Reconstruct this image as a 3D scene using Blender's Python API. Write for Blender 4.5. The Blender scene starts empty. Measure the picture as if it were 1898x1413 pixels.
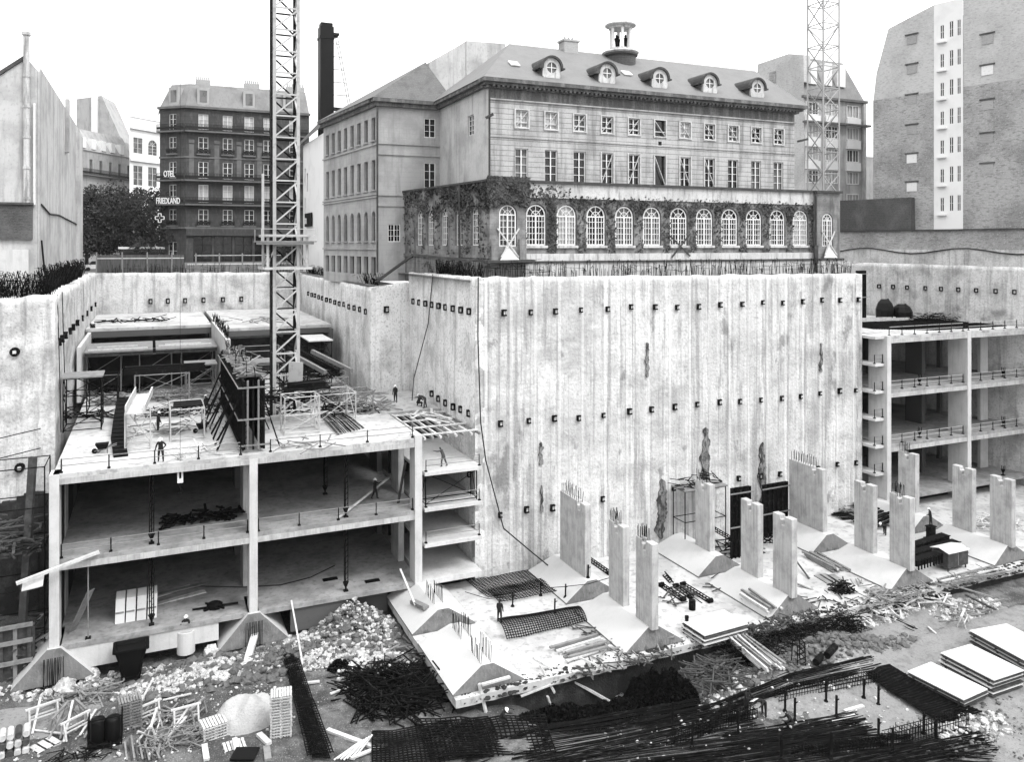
HAZE = 0.00006
import bpy, math, random
from mathutils import Vector, Matrix, noise
random.seed(7)
rnd = random.random
def U(a, b): return a + (b-a)*rnd()
col = bpy.context.scene.collection
# ---------------------------------------------------------------- measuring: photo pixel -> place on a level of the site
CAMZ, FOC, CX, HY = 28.0, 1500.0, 949.0, 455.0
S, Cc = math.sin(math.radians(24)), math.cos(math.radians(24))
def ray(px):
    k = (px-CX)/FOC
    return (S+Cc*k, Cc-S*k)
def G(px, py, z):
    d = (CAMZ-z)*FOC/(py-HY); r = ray(px); return (r[0]*d, r[1]*d)
def onY(px, Y):
    r = ray(px); return r[0]*Y/r[1]
def dY(px, Y): return Y/ray(px)[1]
def onX(px, X):
    r = ray(px); return r[1]*X/r[0]
def Z(py, d): return CAMZ-(py-HY)*d/FOC
def GD(px, d):
    r = ray(px); return (r[0]*d, r[1]*d)
# ---------------------------------------------------------------- materials
def newmat(name):
    m = bpy.data.materials.new(name); m.use_nodes = True
    nt = m.node_tree; b = nt.nodes['Principled BSDF']; return m, nt, b
def g3(v): return (v, v, v, 1)
def grey(name, base, layers=(), rough=.85, bump=0, bscale=8, lines=None, metal=0, spec=.22, alb=None):
    alb = alb or (.46+.36*max(0, min(1, (base-.1)/.5)))
    """layers: (scale xyz, detail, threshold lo, hi, grey value, strength)"""
    m, nt, b = newmat(name); N, L = nt.nodes, nt.links
    geo = N.new('ShaderNodeNewGeometry')
    cur = None
    rgb = N.new('ShaderNodeValue'); rgb.outputs[0].default_value = base; cur = rgb.outputs[0]
    for sc, det, lo, hi, val, st in layers:
        mp = N.new('ShaderNodeVectorMath'); mp.operation = 'MULTIPLY'; mp.inputs[1].default_value = sc
        L.new(geo.outputs['Position'], mp.inputs[0])
        nz = N.new('ShaderNodeTexNoise'); nz.inputs['Scale'].default_value = 1; nz.inputs['Detail'].default_value = det
        nz.inputs['Roughness'].default_value = .62
        L.new(mp.outputs[0], nz.inputs['Vector'])
        mr = N.new('ShaderNodeMapRange'); mr.inputs[1].default_value = lo; mr.inputs[2].default_value = hi
        mr.inputs[3].default_value = 0; mr.inputs[4].default_value = st
        L.new(nz.outputs[0], mr.inputs[0])
        mx = N.new('ShaderNodeMix'); mx.data_type = 'FLOAT'
        L.new(mr.outputs[0], mx.inputs[0]); L.new(cur, mx.inputs[2]); mx.inputs[3].default_value = val
        cur = mx.outputs[0]
    if lines:                                   # mortar / joint lines: (axis, period, width, grey, strength)
        sep = N.new('ShaderNodeSeparateXYZ'); L.new(geo.outputs['Position'], sep.inputs[0])
        for ax, per, wd, val, st in lines:
            src = sep.outputs[2]
            if ax == 'h':
                ad = N.new('ShaderNodeMath'); ad.operation = 'ADD'; L.new(sep.outputs[0], ad.inputs[0]); L.new(sep.outputs[1], ad.inputs[1]); src = ad.outputs[0]
            if ax == 'x': src = sep.outputs[0]
            if ax == 'y': src = sep.outputs[1]
            dv = N.new('ShaderNodeMath'); dv.operation = 'DIVIDE'; L.new(src, dv.inputs[0]); dv.inputs[1].default_value = per
            fr = N.new('ShaderNodeMath'); fr.operation = 'FRACT'; L.new(dv.outputs[0], fr.inputs[0])
            lt = N.new('ShaderNodeMath'); lt.operation = 'LESS_THAN'; L.new(fr.outputs[0], lt.inputs[0]); lt.inputs[1].default_value = wd/per
            ms = N.new('ShaderNodeMath'); ms.operation = 'MULTIPLY'; L.new(lt.outputs[0], ms.inputs[0]); ms.inputs[1].default_value = st
            mx = N.new('ShaderNodeMix'); mx.data_type = 'FLOAT'
            L.new(ms.outputs[0], mx.inputs[0]); L.new(cur, mx.inputs[2]); mx.inputs[3].default_value = val
            cur = mx.outputs[0]
    if alb:
        am = N.new('ShaderNodeMath'); am.operation = 'MULTIPLY'; am.inputs[1].default_value = alb; L.new(cur, am.inputs[0]); cur = am.outputs[0]
    L.new(cur, b.inputs['Base Color'])
    b.inputs['Roughness'].default_value = rough; b.inputs['Metallic'].default_value = metal
    b.inputs['Specular IOR Level'].default_value = spec
    if bump:
        nz = N.new('ShaderNodeTexNoise'); nz.inputs['Scale'].default_value = bscale; nz.inputs['Detail'].default_value = 5
        L.new(geo.outputs['Position'], nz.inputs['Vector'])
        bp = N.new('ShaderNodeBump'); bp.inputs['Strength'].default_value = bump; bp.inputs['Distance'].default_value = .08
        L.new(nz.outputs[0], bp.inputs['Height']); L.new(bp.outputs[0], b.inputs['Normal'])
    return m
M = {}
M['wall_main'] = grey('diaphragm wall concrete', .66, [
    ((.25,.25,.2), 8, .46, .62, .88, .6), ((.5,.5,.4), 8, .5, .66, .38, .6), ((1.1,1.1,.03), 4, .52, .62, .95, .65), ((2.6,2.6,.05), 6, .52, .62, .28, .65), ((.9,.9,.12), 7, .55, .66, .24, .6),
    ((4,4,3), 7, .52, .66, .32, .5), ((9,9,6), 5, .54, .70, .95, .3), ((.14,.14,.3), 8, .50, .64, .34, .55), ((.35,.35,.2), 9, .60, .66, .14, .6), ((18,18,14), 3, .58, .68, .16, .35)], bump=1, bscale=4, alb=.74,
    lines=[('x', 2.44, .34, .92, .35), ('x', 2.44, .05, .22, .5)])
M['wall_side'] = grey('lightened side pit wall concrete', .84, [  # colour raised above the main wall, since side faces get no sun
    ((.33,.33,.28), 7, .44, .62, .38, .7), ((1.0,1.0,.03), 3, .50, .62, .9, .6), ((2.4,2.4,.10), 5, .54, .68, .28, .6), ((5,5,4), 6, .52, .66, .2, .6), ((15,15,15), 3, .58, .68, .18, .5)], bump=.8, bscale=3)
M['wall_pit'] = grey('weathered pit wall concrete', .70, [
    ((.4,.4,.4), 6, .45, .65, .24, .6), ((1.6,1.6,.1), 5, .5, .68, .20, .6), ((5,5,5), 5, .5, .72, .16, .55),
    ((.2,.2,.2), 5, .6, .7, .12, .45), ((12,12,12), 2, .6, .7, .12, .4)], bump=.8, bscale=3)
M['conc'] = grey('cast concrete', .62, [((.6,.6,.6), 5, .45, .7, .36, .45), ((3,3,.25), 4, .5, .75, .30, .4), ((9,9,9), 3, .55, .75, .3, .3)], bump=.15)
M['pier'] = grey('board marked concrete', .56, [((1.2,1.2,.9), 5, .42, .68, .24, .6), ((7,7,.25), 4, .48, .72, .22, .6), ((12,12,12), 3, .55, .75, .2, .4)], bump=.2, bscale=14)
M['conc_white'] = grey('dusty floor concrete', .56, [((.22,.22,.22), 7, .49, .60, .32, .6), ((1.4,1.4,1.4), 7, .52, .64, .2, .6), ((8,8,8), 3, .6, .72, .25, .45)], bump=.15)
M['slope'] = grey('trowelled footing concrete', .58, [((.7,.7,.7), 6, .48, .7, .48, .6), ((9,9,9), 3, .6, .75, .4, .35)], bump=.1)
M['footing_end_shade'] = grey('grey footing end with shade', .27, [((.9,.9,.9), 7, .45, .62, .14, .6), ((6,6,1.5), 5, .5, .66, .4, .5), ((1.2,1.2,1.2), 4, .6, .68, .08, .6)], bump=.4)  # board-grey ends, darkened further so they read as turned from the light
M['conc_dark_shade'] = grey('dark concrete with inner shade', .16, [((.5,.5,.5), 6, .45, .65, .15, .6), ((4,4,4), 4, .55, .7, .12, .4)])  # concrete darkened for inner piers and walls, bay shade in the colour
M['dirt'] = grey('trampled pit earth', .24, [((.16,.16,.16), 7, .42, .56, .10, .8), ((.7,.7,.7), 8, .45, .58, .05, .75), ((3.5,3.5,3.5), 6, .5, .66, .06, .55), ((12,12,12), 3, .58, .68, .75, .45)], bump=1, bscale=5)
M['earth_dark'] = grey('dark clay', .05, [((.8,.8,.8), 6, .5, .66, .16, .6), ((5,5,5), 4, .5, .7, .03, .6)], bump=1)
M['sand'] = grey('pale sand', .47, [((.9,.9,.9), 6, .5, .66, .4, .5), ((6,6,6), 5, .55, .7, .3, .5)], bump=.8)
M['rubble'] = grey('white rubble', .5, [((1.1,1.1,1.1), 3, .42, .6, .22, .85), ((4,4,4), 2, .5, .6, .85, .6)], bump=.5)
M['rubble_d'] = grey('grey rubble', .2, [((2,2,2), 3, .45, .65, .1, .7)], bump=.5)
M['steel_dark'] = grey('dark steel', .014, [((3,3,3), 4, .56, .7, .09, .5)], rough=.8, spec=.05)
M['rust'] = grey('rusty reinforcement', .014, [((3,3,3), 3, .54, .7, .07, .6)], rough=1, spec=.02)
M['growth'] = grey('black undergrowth', .012, [((5,5,5), 2, .55, .65, .05, .6)], rough=1, spec=.02)
M['steel_mid'] = grey('scaffold tube', .30, [((4,4,4), 3, .5, .7, .12, .6)], rough=.5)
M['crane'] = grey('crane paint', .52, [((2,2,2), 4, .52, .7, .22, .6)], rough=.5)
M['crane_far'] = grey('pale crane paint', .42, [((2,2,2), 4, .55, .7, .4, .5)], rough=.5)
M['wood'] = grey('pale timber', .62, [((2,2,2), 4, .45, .7, .28, .6), ((30,30,2), 3, .5, .7, .2, .4)])
M['wood_mid'] = grey('grey timber', .32, [((2,2,2), 4, .45, .7, .12, .6)])
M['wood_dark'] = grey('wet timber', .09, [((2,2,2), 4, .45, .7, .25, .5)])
M['sand_ground'] = grey('pale trodden sand', .31, [((.3,.3,.3), 7, .46, .60, .36, .6), ((1.4,1.4,1.4), 7, .5, .62, .2, .6), ((7,7,7), 4, .56, .66, .12, .6)], bump=1, bscale=5)
M['ply'] = grey('pale shuttering panel', .64, [((.8,.8,.8), 5, .55, .75, .6, .5), ((5,5,5), 5, .6, .75, .45, .4)])
M['stone'] = grey('ashlar stone', .52, [((.35,.35,.35), 6, .45, .65, .28, .7), ((1.5,1.5,.15), 5, .48, .7, .13, .65), ((7,7,7), 4, .55, .72, .14, .5)],
    lines=[('z', .52, .06, .11, .75), ('h', 1.25, .04, .17, .3)])
M['stone_dark'] = grey('sooty stone', .17, [((1.6,1.6,.2), 5, .45, .65, .42, .7), ((6,6,6), 3, .5, .7, .06, .6)])
M['stone_light'] = grey('washed parapet stone', .60, [((.5,.5,.5), 6, .45, .65, .36, .6), ((2.5,2.5,.35), 5, .5, .66, .16, .7), ((8,8,8), 3, .55, .7, .2, .5)])
M['render'] = grey('aged render', .47, [((.3,.3,.3), 6, .45, .65, .24, .6), ((1.2,1.2,.12), 5, .52, .7, .2, .5), ((6,6,6), 4, .6, .75, .25, .4)], lines=[('z', .55, .03, .26, .35)])
M['render_light'] = grey('smooth pale render', .56, [((.25,.25,.25), 7, .45, .62, .32, .7), ((1.2,1.2,.10), 6, .5, .66, .24, .6), ((5,5,3), 5, .54, .66, .28, .45)])
M['arcade'] = grey('stained arcade stone', .36, [((.6,.6,.6), 6, .42, .62, .14, .75), ((2,2,.3), 5, .48, .66, .10, .7), ((8,8,8), 4, .5, .7, .12, .5)], lines=[('z', .5, .035, .12, .5)])
M['slate'] = grey('slate roof', .27, [((.5,.5,.5), 6, .45, .65, .2, .5), ((3,3,3), 5, .5, .7, .17, .4)], lines=[('z', .22, .03, .2, .45)], rough=.7)
M['slate_dark'] = grey('dark slate roof', .20, [((1,1,1), 6, .45, .65, .1, .6), ((7,7,7), 4, .5, .7, .35, .4)], lines=[('z', .22, .03, .1, .4)], rough=.7)
M['lead'] = grey('lead gutter', .10, [((1,1,1), 5, .5, .7, .3, .5)])
M['white'] = grey('white paint', .80, [((4,4,4), 4, .55, .7, .5, .5)], rough=.5, alb=.8)
M['glass'] = grey('dark window glass', .02, [((.5,.5,.5), 2, .5, .6, .05, .6)], rough=.12, spec=.6)
M['glass_mid'] = grey('curtained window', .22, [((.8,.8,.5), 3, .45, .6, .05, .8)], rough=.2, spec=.6)
M['curtain'] = grey('net curtain behind glass', .55, [((2,2,.3), 3, .45, .6, .3, .7)], rough=.3)
M['brick'] = grey('old brick', .46, [((.18,.18,.18), 7, .42, .60, .24, .8), ((1.6,1.6,5), 7, .50, .64, .10, .6), ((5,5,9), 5, .55, .64, .75, .45), ((10,10,20), 3, .58, .66, .48, .6)],
    lines=[('z', .26, .05, .38, .3)])
M['brick_new'] = grey('newer upper brick', .56, [((.2,.2,.2), 6, .45, .6, .42, .7), ((2,2,6), 7, .50, .66, .25, .6), ((5,5,9), 5, .55, .64, .75, .4)], lines=[('z', .26, .05, .5, .3)])
M['brick_low'] = grey('blackened brick', .12, [((.3,.3,.3), 6, .45, .65, .28, .6), ((4,4,11), 4, .5, .65, .04, .6), ((10,10,20), 3, .6, .66, .4, .5)], lines=[('z', .26, .05, .25, .3)])
M['brick_pale'] = grey('pale brick', .45, [((.25,.25,.25), 6, .42, .62, .32, .6), ((4,4,11), 4, .5, .65, .24, .5)], lines=[('z', .26, .05, .55, .3)])
M['haus'] = grey('sooty apartment stone', .115, [((.4,.4,.4), 5, .45, .65, .07, .6), ((3,3,1), 4, .5, .7, .24, .5)], lines=[('z', .8, .06, .06, .5)])
M['haus_trim'] = grey('apartment stone trim', .22, [((1,1,1), 4, .45, .65, .12, .6)])
M['haus_roof'] = grey('zinc mansard', .32, [((.4,.4,.4), 5, .45, .65, .2, .6), ((3,3,1), 4, .5, .7, .18, .5)])
M['pale_bldg'] = grey('pale street facade', .46, [((.3,.3,.3), 5, .45, .65, .30, .6), ((1.2,1.2,.3), 5, .5, .66, .25, .5)])
M['iron'] = grey('wrought iron', .02, [], rough=.6)
M['leaf'] = grey('dark foliage', .05, [((.6,.6,.6), 4, .45, .6, .13, .7), ((5,5,5), 2, .5, .6, .02, .6)], rough=.7)
M['ivy'] = grey('ivy leaves', .06, [((.9,.9,.9), 4, .42, .58, .2, .7)], rough=.7)
M['bark'] = grey('bark', .06, [((5,5,1), 3, .45, .6, .02, .6)])
M['cloth_dark'] = grey('dark work cloth', .025, [((9,9,9), 2, .5, .6, .05, .6)])
M['cloth_mid'] = grey('grey work cloth', .13, [((9,9,9), 2, .5, .6, .06, .6)])
M['cloth_pale'] = grey('pale shirt', .5, [((9,9,9), 2, .5, .6, .3, .6)])
M['skin'] = grey('skin', .38)
M['helmet'] = grey('white hard hat', .85, rough=.35, alb=.9)
M['street'] = grey('street surface', .22, [((.3,.3,.3), 5, .45, .65, .12, .6), ((2,2,2), 5, .5, .7, .4, .4)])
M['black_paint'] = grey('black painted steel', .008, [((3,3,3), 4, .6, .7, .03, .5)], rough=.5, spec=.15)
M['wallpanel'] = grey('timber fence board', .17, [((3,3,.4), 4, .45, .65, .07, .7)], lines=[('h', .22, .03, .03, .6)])
M['conc_in_shade'] = grey('bay floor concrete with shade', .42, [((.4,.4,.4), 6, .42, .62, .22, .75), ((2,2,2), 6, .5, .68, .14, .6)], bump=.15)  # same concrete as outside, darkened to carry the shade of the bays
M['bay_shade_dark'] = grey('near black shade behind the bays', .035, [((.6,.6,.6), 5, .5, .66, .1, .6)], bump=.5)  # near black, so the open bays end in painted shade
M['gouge_dark'] = grey('dark gouge shade', .09, [((2.5,2.5,1.2), 7, .44, .58, .5, .85)], bump=1)  # shade of hollowed gouges, put into the colour
M['stairwell'] = grey('white stairwell render', .82, [((.3,.3,.3), 5, .5, .7, .62, .5)])
# ---------------------------------------------------------------- mesh helpers
class MB:
    def __init__(s): s.v = []; s.f = []; s.mi = []; s.cm = 0
    def face(s, pts):
        i = len(s.v); s.v += [tuple(p) for p in pts]; s.f.append(tuple(range(i, i+len(pts)))); s.mi.append(s.cm)
    def box(s, x0, x1, y0, y1, z0, z1):
        s.hexa([(x0,y0,z0),(x1,y0,z0),(x1,y1,z0),(x0,y1,z0),(x0,y0,z1),(x1,y0,z1),(x1,y1,z1),(x0,y1,z1)])
    def hexa(s, p):
        i = len(s.v); s.v += [tuple(q) for q in p]
        for f in ((0,3,2,1),(4,5,6,7),(0,1,5,4),(1,2,6,5),(2,3,7,6),(3,0,4,7)):
            s.f.append(tuple(i+k for k in f)); s.mi.append(s.cm)
    def bar(s, a, b, w=.1, h=None, up=(0,0,1)):
        h = h or w; a = Vector(a); b = Vector(b); d = (b-a)
        if d.length < 1e-5: return
        d.normalize(); u = Vector(up)
        if abs(d.dot(u)) > .98: u = Vector((S, Cc, 0))
        r = d.cross(u).normalized()*w/2; t = r.cross(d).normalized()*h/2
        s.hexa([a-r-t, a+r-t, b+r-t, b-r-t, a-r+t, a+r+t, b+r+t, b-r+t])
    def tube(s, a, b, r, n=6, r2=None):
        a = Vector(a); b = Vector(b); d = b-a
        if d.length < 1e-5: return
        r2 = r if r2 is None else r2
        d.normalize(); u = Vector((0,0,1)) if abs(d.z) < .95 else Vector((1,0,0))
        x = d.cross(u).normalized(); y = d.cross(x)
        i = len(s.v)
        for p, rr in ((a, r), (b, r2)):
            for k in range(n):
                t = 2*math.pi*k/n; s.v.append(tuple(p+x*math.cos(t)*rr+y*math.sin(t)*rr))
        for k in range(n):
            s.f.append((i+k, i+(k+1)%n, i+n+(k+1)%n, i+n+k)); s.mi.append(s.cm)
        s.f.append(tuple(i+n-1-k for k in range(n))); s.f.append(tuple(i+n+k for k in range(n))); s.mi += [s.cm]*2
    def path(s, pts, r, n=4):
        for a, b in zip(pts, pts[1:]): s.tube(a, b, r, n)
    def prism(s, poly, z0, z1):                 # xy polygon, ccw
        n = len(poly); i = len(s.v)
        s.v += [(x,y,z0) for x,y in poly]+[(x,y,z1) for x,y in poly]
        for k in range(n): s.f.append((i+k, i+(k+1)%n, i+n+(k+1)%n, i+n+k)); s.mi.append(s.cm)
        s.f.append(tuple(i+n-1-k for k in range(n))); s.f.append(tuple(i+n+k for k in range(n))); s.mi += [s.cm]*2
    def extr(s, pts, vec):                      # any planar polygon extruded by vec
        n = len(pts); i = len(s.v); v = Vector(vec)
        s.v += [tuple(p) for p in pts]+[tuple(Vector(p)+v) for p in pts]
        for k in range(n): s.f.append((i+k, i+(k+1)%n, i+n+(k+1)%n, i+n+k)); s.mi.append(s.cm)
        s.f.append(tuple(i+n-1-k for k in range(n))); s.f.append(tuple(i+n+k for k in range(n))); s.mi += [s.cm]*2
    def lathe(s, cx, cy, prof, n=20):
        i = len(s.v)
        for r, z in prof:
            for k in range(n):
                t = 2*math.pi*k/n; s.v.append((cx+r*math.cos(t), cy+r*math.sin(t), z))
        for j in range(len(prof)-1):
            for k in range(n):
                s.f.append((i+j*n+k, i+j*n+(k+1)%n, i+(j+1)*n+(k+1)%n, i+(j+1)*n+k)); s.mi.append(s.cm)
        s.f.append(tuple(i+n-1-k for k in range(n))); s.f.append(tuple(i+(len(prof)-1)*n+k for k in range(n))); s.mi += [s.cm]*2
    def rock(s, c, r, sq=.7):
        i = len(s.v); t = (1+5**.5)/2; rot = Matrix.Rotation(rnd()*6, 3, (rnd()+.1, rnd(), rnd()))
        for a in ((-1,t,0),(1,t,0),(-1,-t,0),(1,-t,0),(0,-1,t),(0,1,t),(0,-1,-t),(0,1,-t),(t,0,-1),(t,0,1),(-t,0,-1),(-t,0,1)):
            p = rot @ (Vector(a)*(r/1.9*U(.65,1.25))); s.v.append((c[0]+p.x, c[1]+p.y, c[2]+p.z*sq))
        for f in ((0,11,5),(0,5,1),(0,1,7),(0,7,10),(0,10,11),(1,5,9),(5,11,4),(11,10,2),(10,7,6),(7,1,8),(3,9,4),(3,4,2),(3,2,6),(3,6,8),(3,8,9),(4,9,5),(2,4,11),(6,2,10),(8,6,7),(9,8,1)):
            s.f.append(tuple(i+k for k in f)); s.mi.append(s.cm)
    def build(s, name, mat, parent=None, smooth=False):
        if not s.v: return None
        me = bpy.data.meshes.new(name)
        off = Vector((0,0,0)); p = parent
        while p: off += p.location; p = p.parent
        loc = Vector((0,0,0))
        if parent is None:
            xs = [v[0] for v in s.v]; ys = [v[1] for v in s.v]; zs = [v[2] for v in s.v]
            loc = Vector(((min(xs)+max(xs))/2, (min(ys)+max(ys))/2, min(zs))); off = loc
        me.from_pydata([(v[0]-off.x, v[1]-off.y, v[2]-off.z) for v in s.v], [], s.f)
        mats = mat if isinstance(mat, (list, tuple)) else [mat]
        for m in mats: me.materials.append(M[m] if isinstance(m, str) else m)
        if len(mats) > 1: me.polygons.foreach_set('material_index', s.mi)
        if smooth: me.polygons.foreach_set('use_smooth', [True]*len(s.f))
        me.update()
        o = bpy.data.objects.new(name, me); col.objects.link(o); o.location = loc; o.parent = parent
        return o
def tag(o, label=None, cat=None, group=None, kind=None):
    if label: o['label'] = label
    if cat: o['category'] = cat
    if group: o['group'] = group
    if kind: o['kind'] = kind
    return o
def root(name, loc, label, cat, group=None):
    o = bpy.data.objects.new(name, None); col.objects.link(o); o.location = loc; o.empty_display_size = .5
    return tag(o, label, cat, group)
def solo(mb, name, mat, label, cat, group=None, kind=None, smooth=False):
    return tag(mb.build(name, mat, smooth=smooth), label, cat, group, kind)
def copy_tree(o, loc, label, rz=None, group=None):
    c = o.copy(); col.objects.link(c); c.location = loc
    if rz is not None: c.rotation_euler.z = rz
    if label: c['label'] = label
    if group: c['group'] = group
    for ch in o.children:
        k = ch.copy(); col.objects.link(k); k.parent = c
        for g in ch.children:
            q = g.copy(); col.objects.link(q); q.parent = k
    return c
# ---------------------------------------------------------------- levels of the site
RAFT = -1.5
FX = [20.2, 33.3, 46.5, 59.7, 72.9]             # footing lines
BLD = (-6.6, 20.8)
def bump(x, y, c, r, h):
    d2 = ((x-c[0])**2+(y-c[1])**2)/(r*r); return h*math.exp(-d2*1.5)
MOUND = G(1540, 1195, -1.8); PITS = [(G(1235, 1262, -3), 3.2, -3.2), (G(1060, 1300, -3), 3.4, -2.6), (G(1140, 1290, -3), 3.0, -2.2), (G(1450, 1085+60, -3), 2.0, -.8)]
SANDP = G(458, 1322, -2.6)
def terrain(x, y):
    z = -2.75+.12*noise.noise(Vector((x*.25, y*.25, 1)))+.10*noise.noise(Vector((x*.9, y*.9, 3)))+.05*noise.noise(Vector((x*2.6, y*2.6, 5)))
    z += bump(x, y, MOUND, 4.2, 1.25)+bump(x, y, (MOUND[0]-6, MOUND[1]-1.5), 3, .6)
    for c, r, h in PITS: z += bump(x, y, c, r, h)
    z += bump(x, y, G(650, 1150, -1.8), 3.6, 1.1)+bump(x, y, G(400, 1240, -2), 4, .45)+bump(x, y, G(960, 1400, -2.6), 3, .5)
    if x < -7: z += min(1.6, (-7-x)*.25)*min(1, max(0, (y-58)/8))
    if x > 52 and y < 45: z += min(.5, (x-52)*.04)
    return z
def surf(x, y):
    if y > 64.5 and BLD[0] < x < 26: return 0.0
    if y > 64.3 and x > 72: return 0.0
    if y > 49.3 and x > 18.0:
        z = RAFT
        for fx in FX:
            a = abs(x-fx-.3)
            if a < 2.6 and (49.8 < y < 57.4 or 58.8 < y < 66.2): z = max(z, RAFT+1.5*min(1, (2.6-a)/2.15))
        return z
    return terrain(x, y)
def GP(px, py, off=0):
    r = ray(px); d = 34.
    while d < 130:                                # first surface the line of sight meets
        z = CAMZ-(py-HY)*d/FOC
        if z <= surf(r[0]*d, r[1]*d)+off: break
        d += .05
    return Vector((r[0]*d, r[1]*d, z))
# ================================================================ SETTING: ground sheets
def grid(fn, x0, x1, y0, y1, st):
    nx = int((x1-x0)/st); ny = int((y1-y0)/st); mb = MB()
    for j in range(ny+1):
        for i in range(nx+1):
            x = x0+(x1-x0)*i/nx; y = y0+(y1-y0)*j/ny; mb.v.append((x, y, fn(x, y)))
    for j in range(ny):
        for i in range(nx):
            a = j*(nx+1)+i; mb.f.append((a, a+1, a+nx+2, a+nx+1)); mb.mi.append(0)
    return mb
def pit_z(x, y):
    z = terrain(x, y)
    if y > 64.6 and x > BLD[0]: z = min(z, -2.4)
    if y > 48.9 and x > 18.2: z = min(z, -2.6)
    return z
tag(grid(pit_z, -45, 112, 2, 90, .4).build('pit_floor', 'dirt', smooth=True), kind='structure')
mb = MB()
for x0, x1, y0, y1, z in ((-1500,-8.2,77.4,1500,23.6), (-8.2,21.7,132.3,1500,23.6), (21.7,25.4,87,1500,23.6), (25.4,72.3,67.2,1500,24.9),
                          (72.3,1500,100,1500,24.9), (105,1500,-300,100,24.9), (-1500,-46,-300,77.4,23.6)):
    mb.face([(x0,y0,z),(x1,y0,z),(x1,y1,z),(x0,y1,z)])
tag(mb.build('street_ground', 'street'), kind='structure')
# raft on which the footings stand, with its ragged timber-marked edge
def rf(x): return 49.35 if x < 36 else 49.35-.55*min(1, (x-36)/9)
mb = MB(); e = [(18.0, rf(18))]
for i in range(1, 118): x = 18+i*.675; e.append((x, rf(x)+U(-.08, .08)))
e += [(97.6, 48.8), (97.6, 66.6)]+[(18.0+U(-.05,.08), 66.6-k*.8) for k in range(0, 21)]
mb.prism(e, -2.05, RAFT)
tag(mb.build('raft', 'conc_white'), kind='structure')
mb = MB(); mb.prism([(18.3,rf(18)+.5),(36,rf(36)+.5),(46,49.2),(97.4,49.1),(97.4,66.4),(18.3,66.4)], -6.5, -2.06)
tag(mb.build('clay_bank', 'earth_dark'), kind='structure')
def sandmask(x, y):
    m = -1
    for c_, r_ in ((G(1480,1225,-2.2), 7.5), (G(1740,1190,-2.5), 13), (G(1850,1290,-2.5), 9), (G(1600,1320,-2.6), 3.2), (G(1040,1345,-2.6), 3.0), (G(60,1300,-2.6), 5)):
        m = max(m, 1-((x-c_[0])**2+(y-c_[1])**2)/r_**2)
    return m+.5*noise.noise(Vector((x*.35, y*.35, 11)))+.25*noise.noise(Vector((x*1.3, y*1.3, 12)))
tag(grid(lambda x, y: pit_z(x, y)+max(-.25, min(.03, sandmask(x, y)*.4-.04)), -20, 92, 30, 62, .35).build('sand_ground', 'sand_ground', smooth=True), kind='structure')
# ================================================================ RETAINING WALLS
def pitwall(label, p0, p1, zt0, zt1, zb, mat, thick=.9, jag=.12, wav=.07, flip=False, st=.5, rag=None):
    p0 = Vector(p0); p1 = Vector(p1); L = (p1-p0).length; u = (p1-p0)/L; n = Vector((u.y, -u.x))
    if flip: n = -n
    mb = MB(); nu = max(2, int(L/st)); nz = int((max(zt0, zt1)-zb)/st)
    for j in range(nz+1):
        for i in range(nu+1):
            t = i/nu; q = p0+u*L*t
            top = zt0+(zt1-zt0)*t+jag*(noise.noise(Vector((q.x*.7, q.y*.7, 0)))+.6*noise.noise(Vector((q.x*2.3, q.y*2.3, 7))))
            if rag: top += rag(t)
            z = zb+(top-zb)*j/nz
            d = wav*noise.noise(Vector((q.x*.5, q.y*.5, z*.3)))+wav*.6*noise.noise(Vector((q.x*1.7, q.y*1.7, z*.15)))+wav*.8*noise.noise(Vector((q.x*.9, q.y*.9, z*1.1)))
            if j == nz: d -= .05
            q2 = q+n*(d if 0 < i < nu else 0); mb.v.append((q2.x, q2.y, z))
    for j in range(nz):
        for i in range(nu):
            a = j*(nu+1)+i; mb.f.append((a, a+1, a+nu+2, a+nu+1)); mb.mi.append(0)
    base = nz*(nu+1); k = len(mb.v)
    for i in range(nu+1):
        v = mb.v[base+i]; mb.v.append((v[0]-n.x*thick, v[1]-n.y*thick, v[2]+U(-.05, .05)))
    for i in range(nu): mb.f.append((base+i, base+i+1, k+i+1, k+i)); mb.mi.append(0)
    for i in (0, nu):                            # the two ends
        mb.face([mb.v[i], mb.v[base+i], mb.v[k+i], (mb.v[i][0]-n.x*thick, mb.v[i][1]-n.y*thick, zb)])
    mb.face([(mb.v[k][0], mb.v[k][1], zb), mb.v[k], mb.v[k+nu], (mb.v[k+nu][0], mb.v[k+nu][1], zb)])
    r = root('retaining_wall', (p0.x, p0.y, zb), label, 'retaining wall')
    mb.build('wall', mat, r, smooth=True)
    return r, u, n, p0
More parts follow.
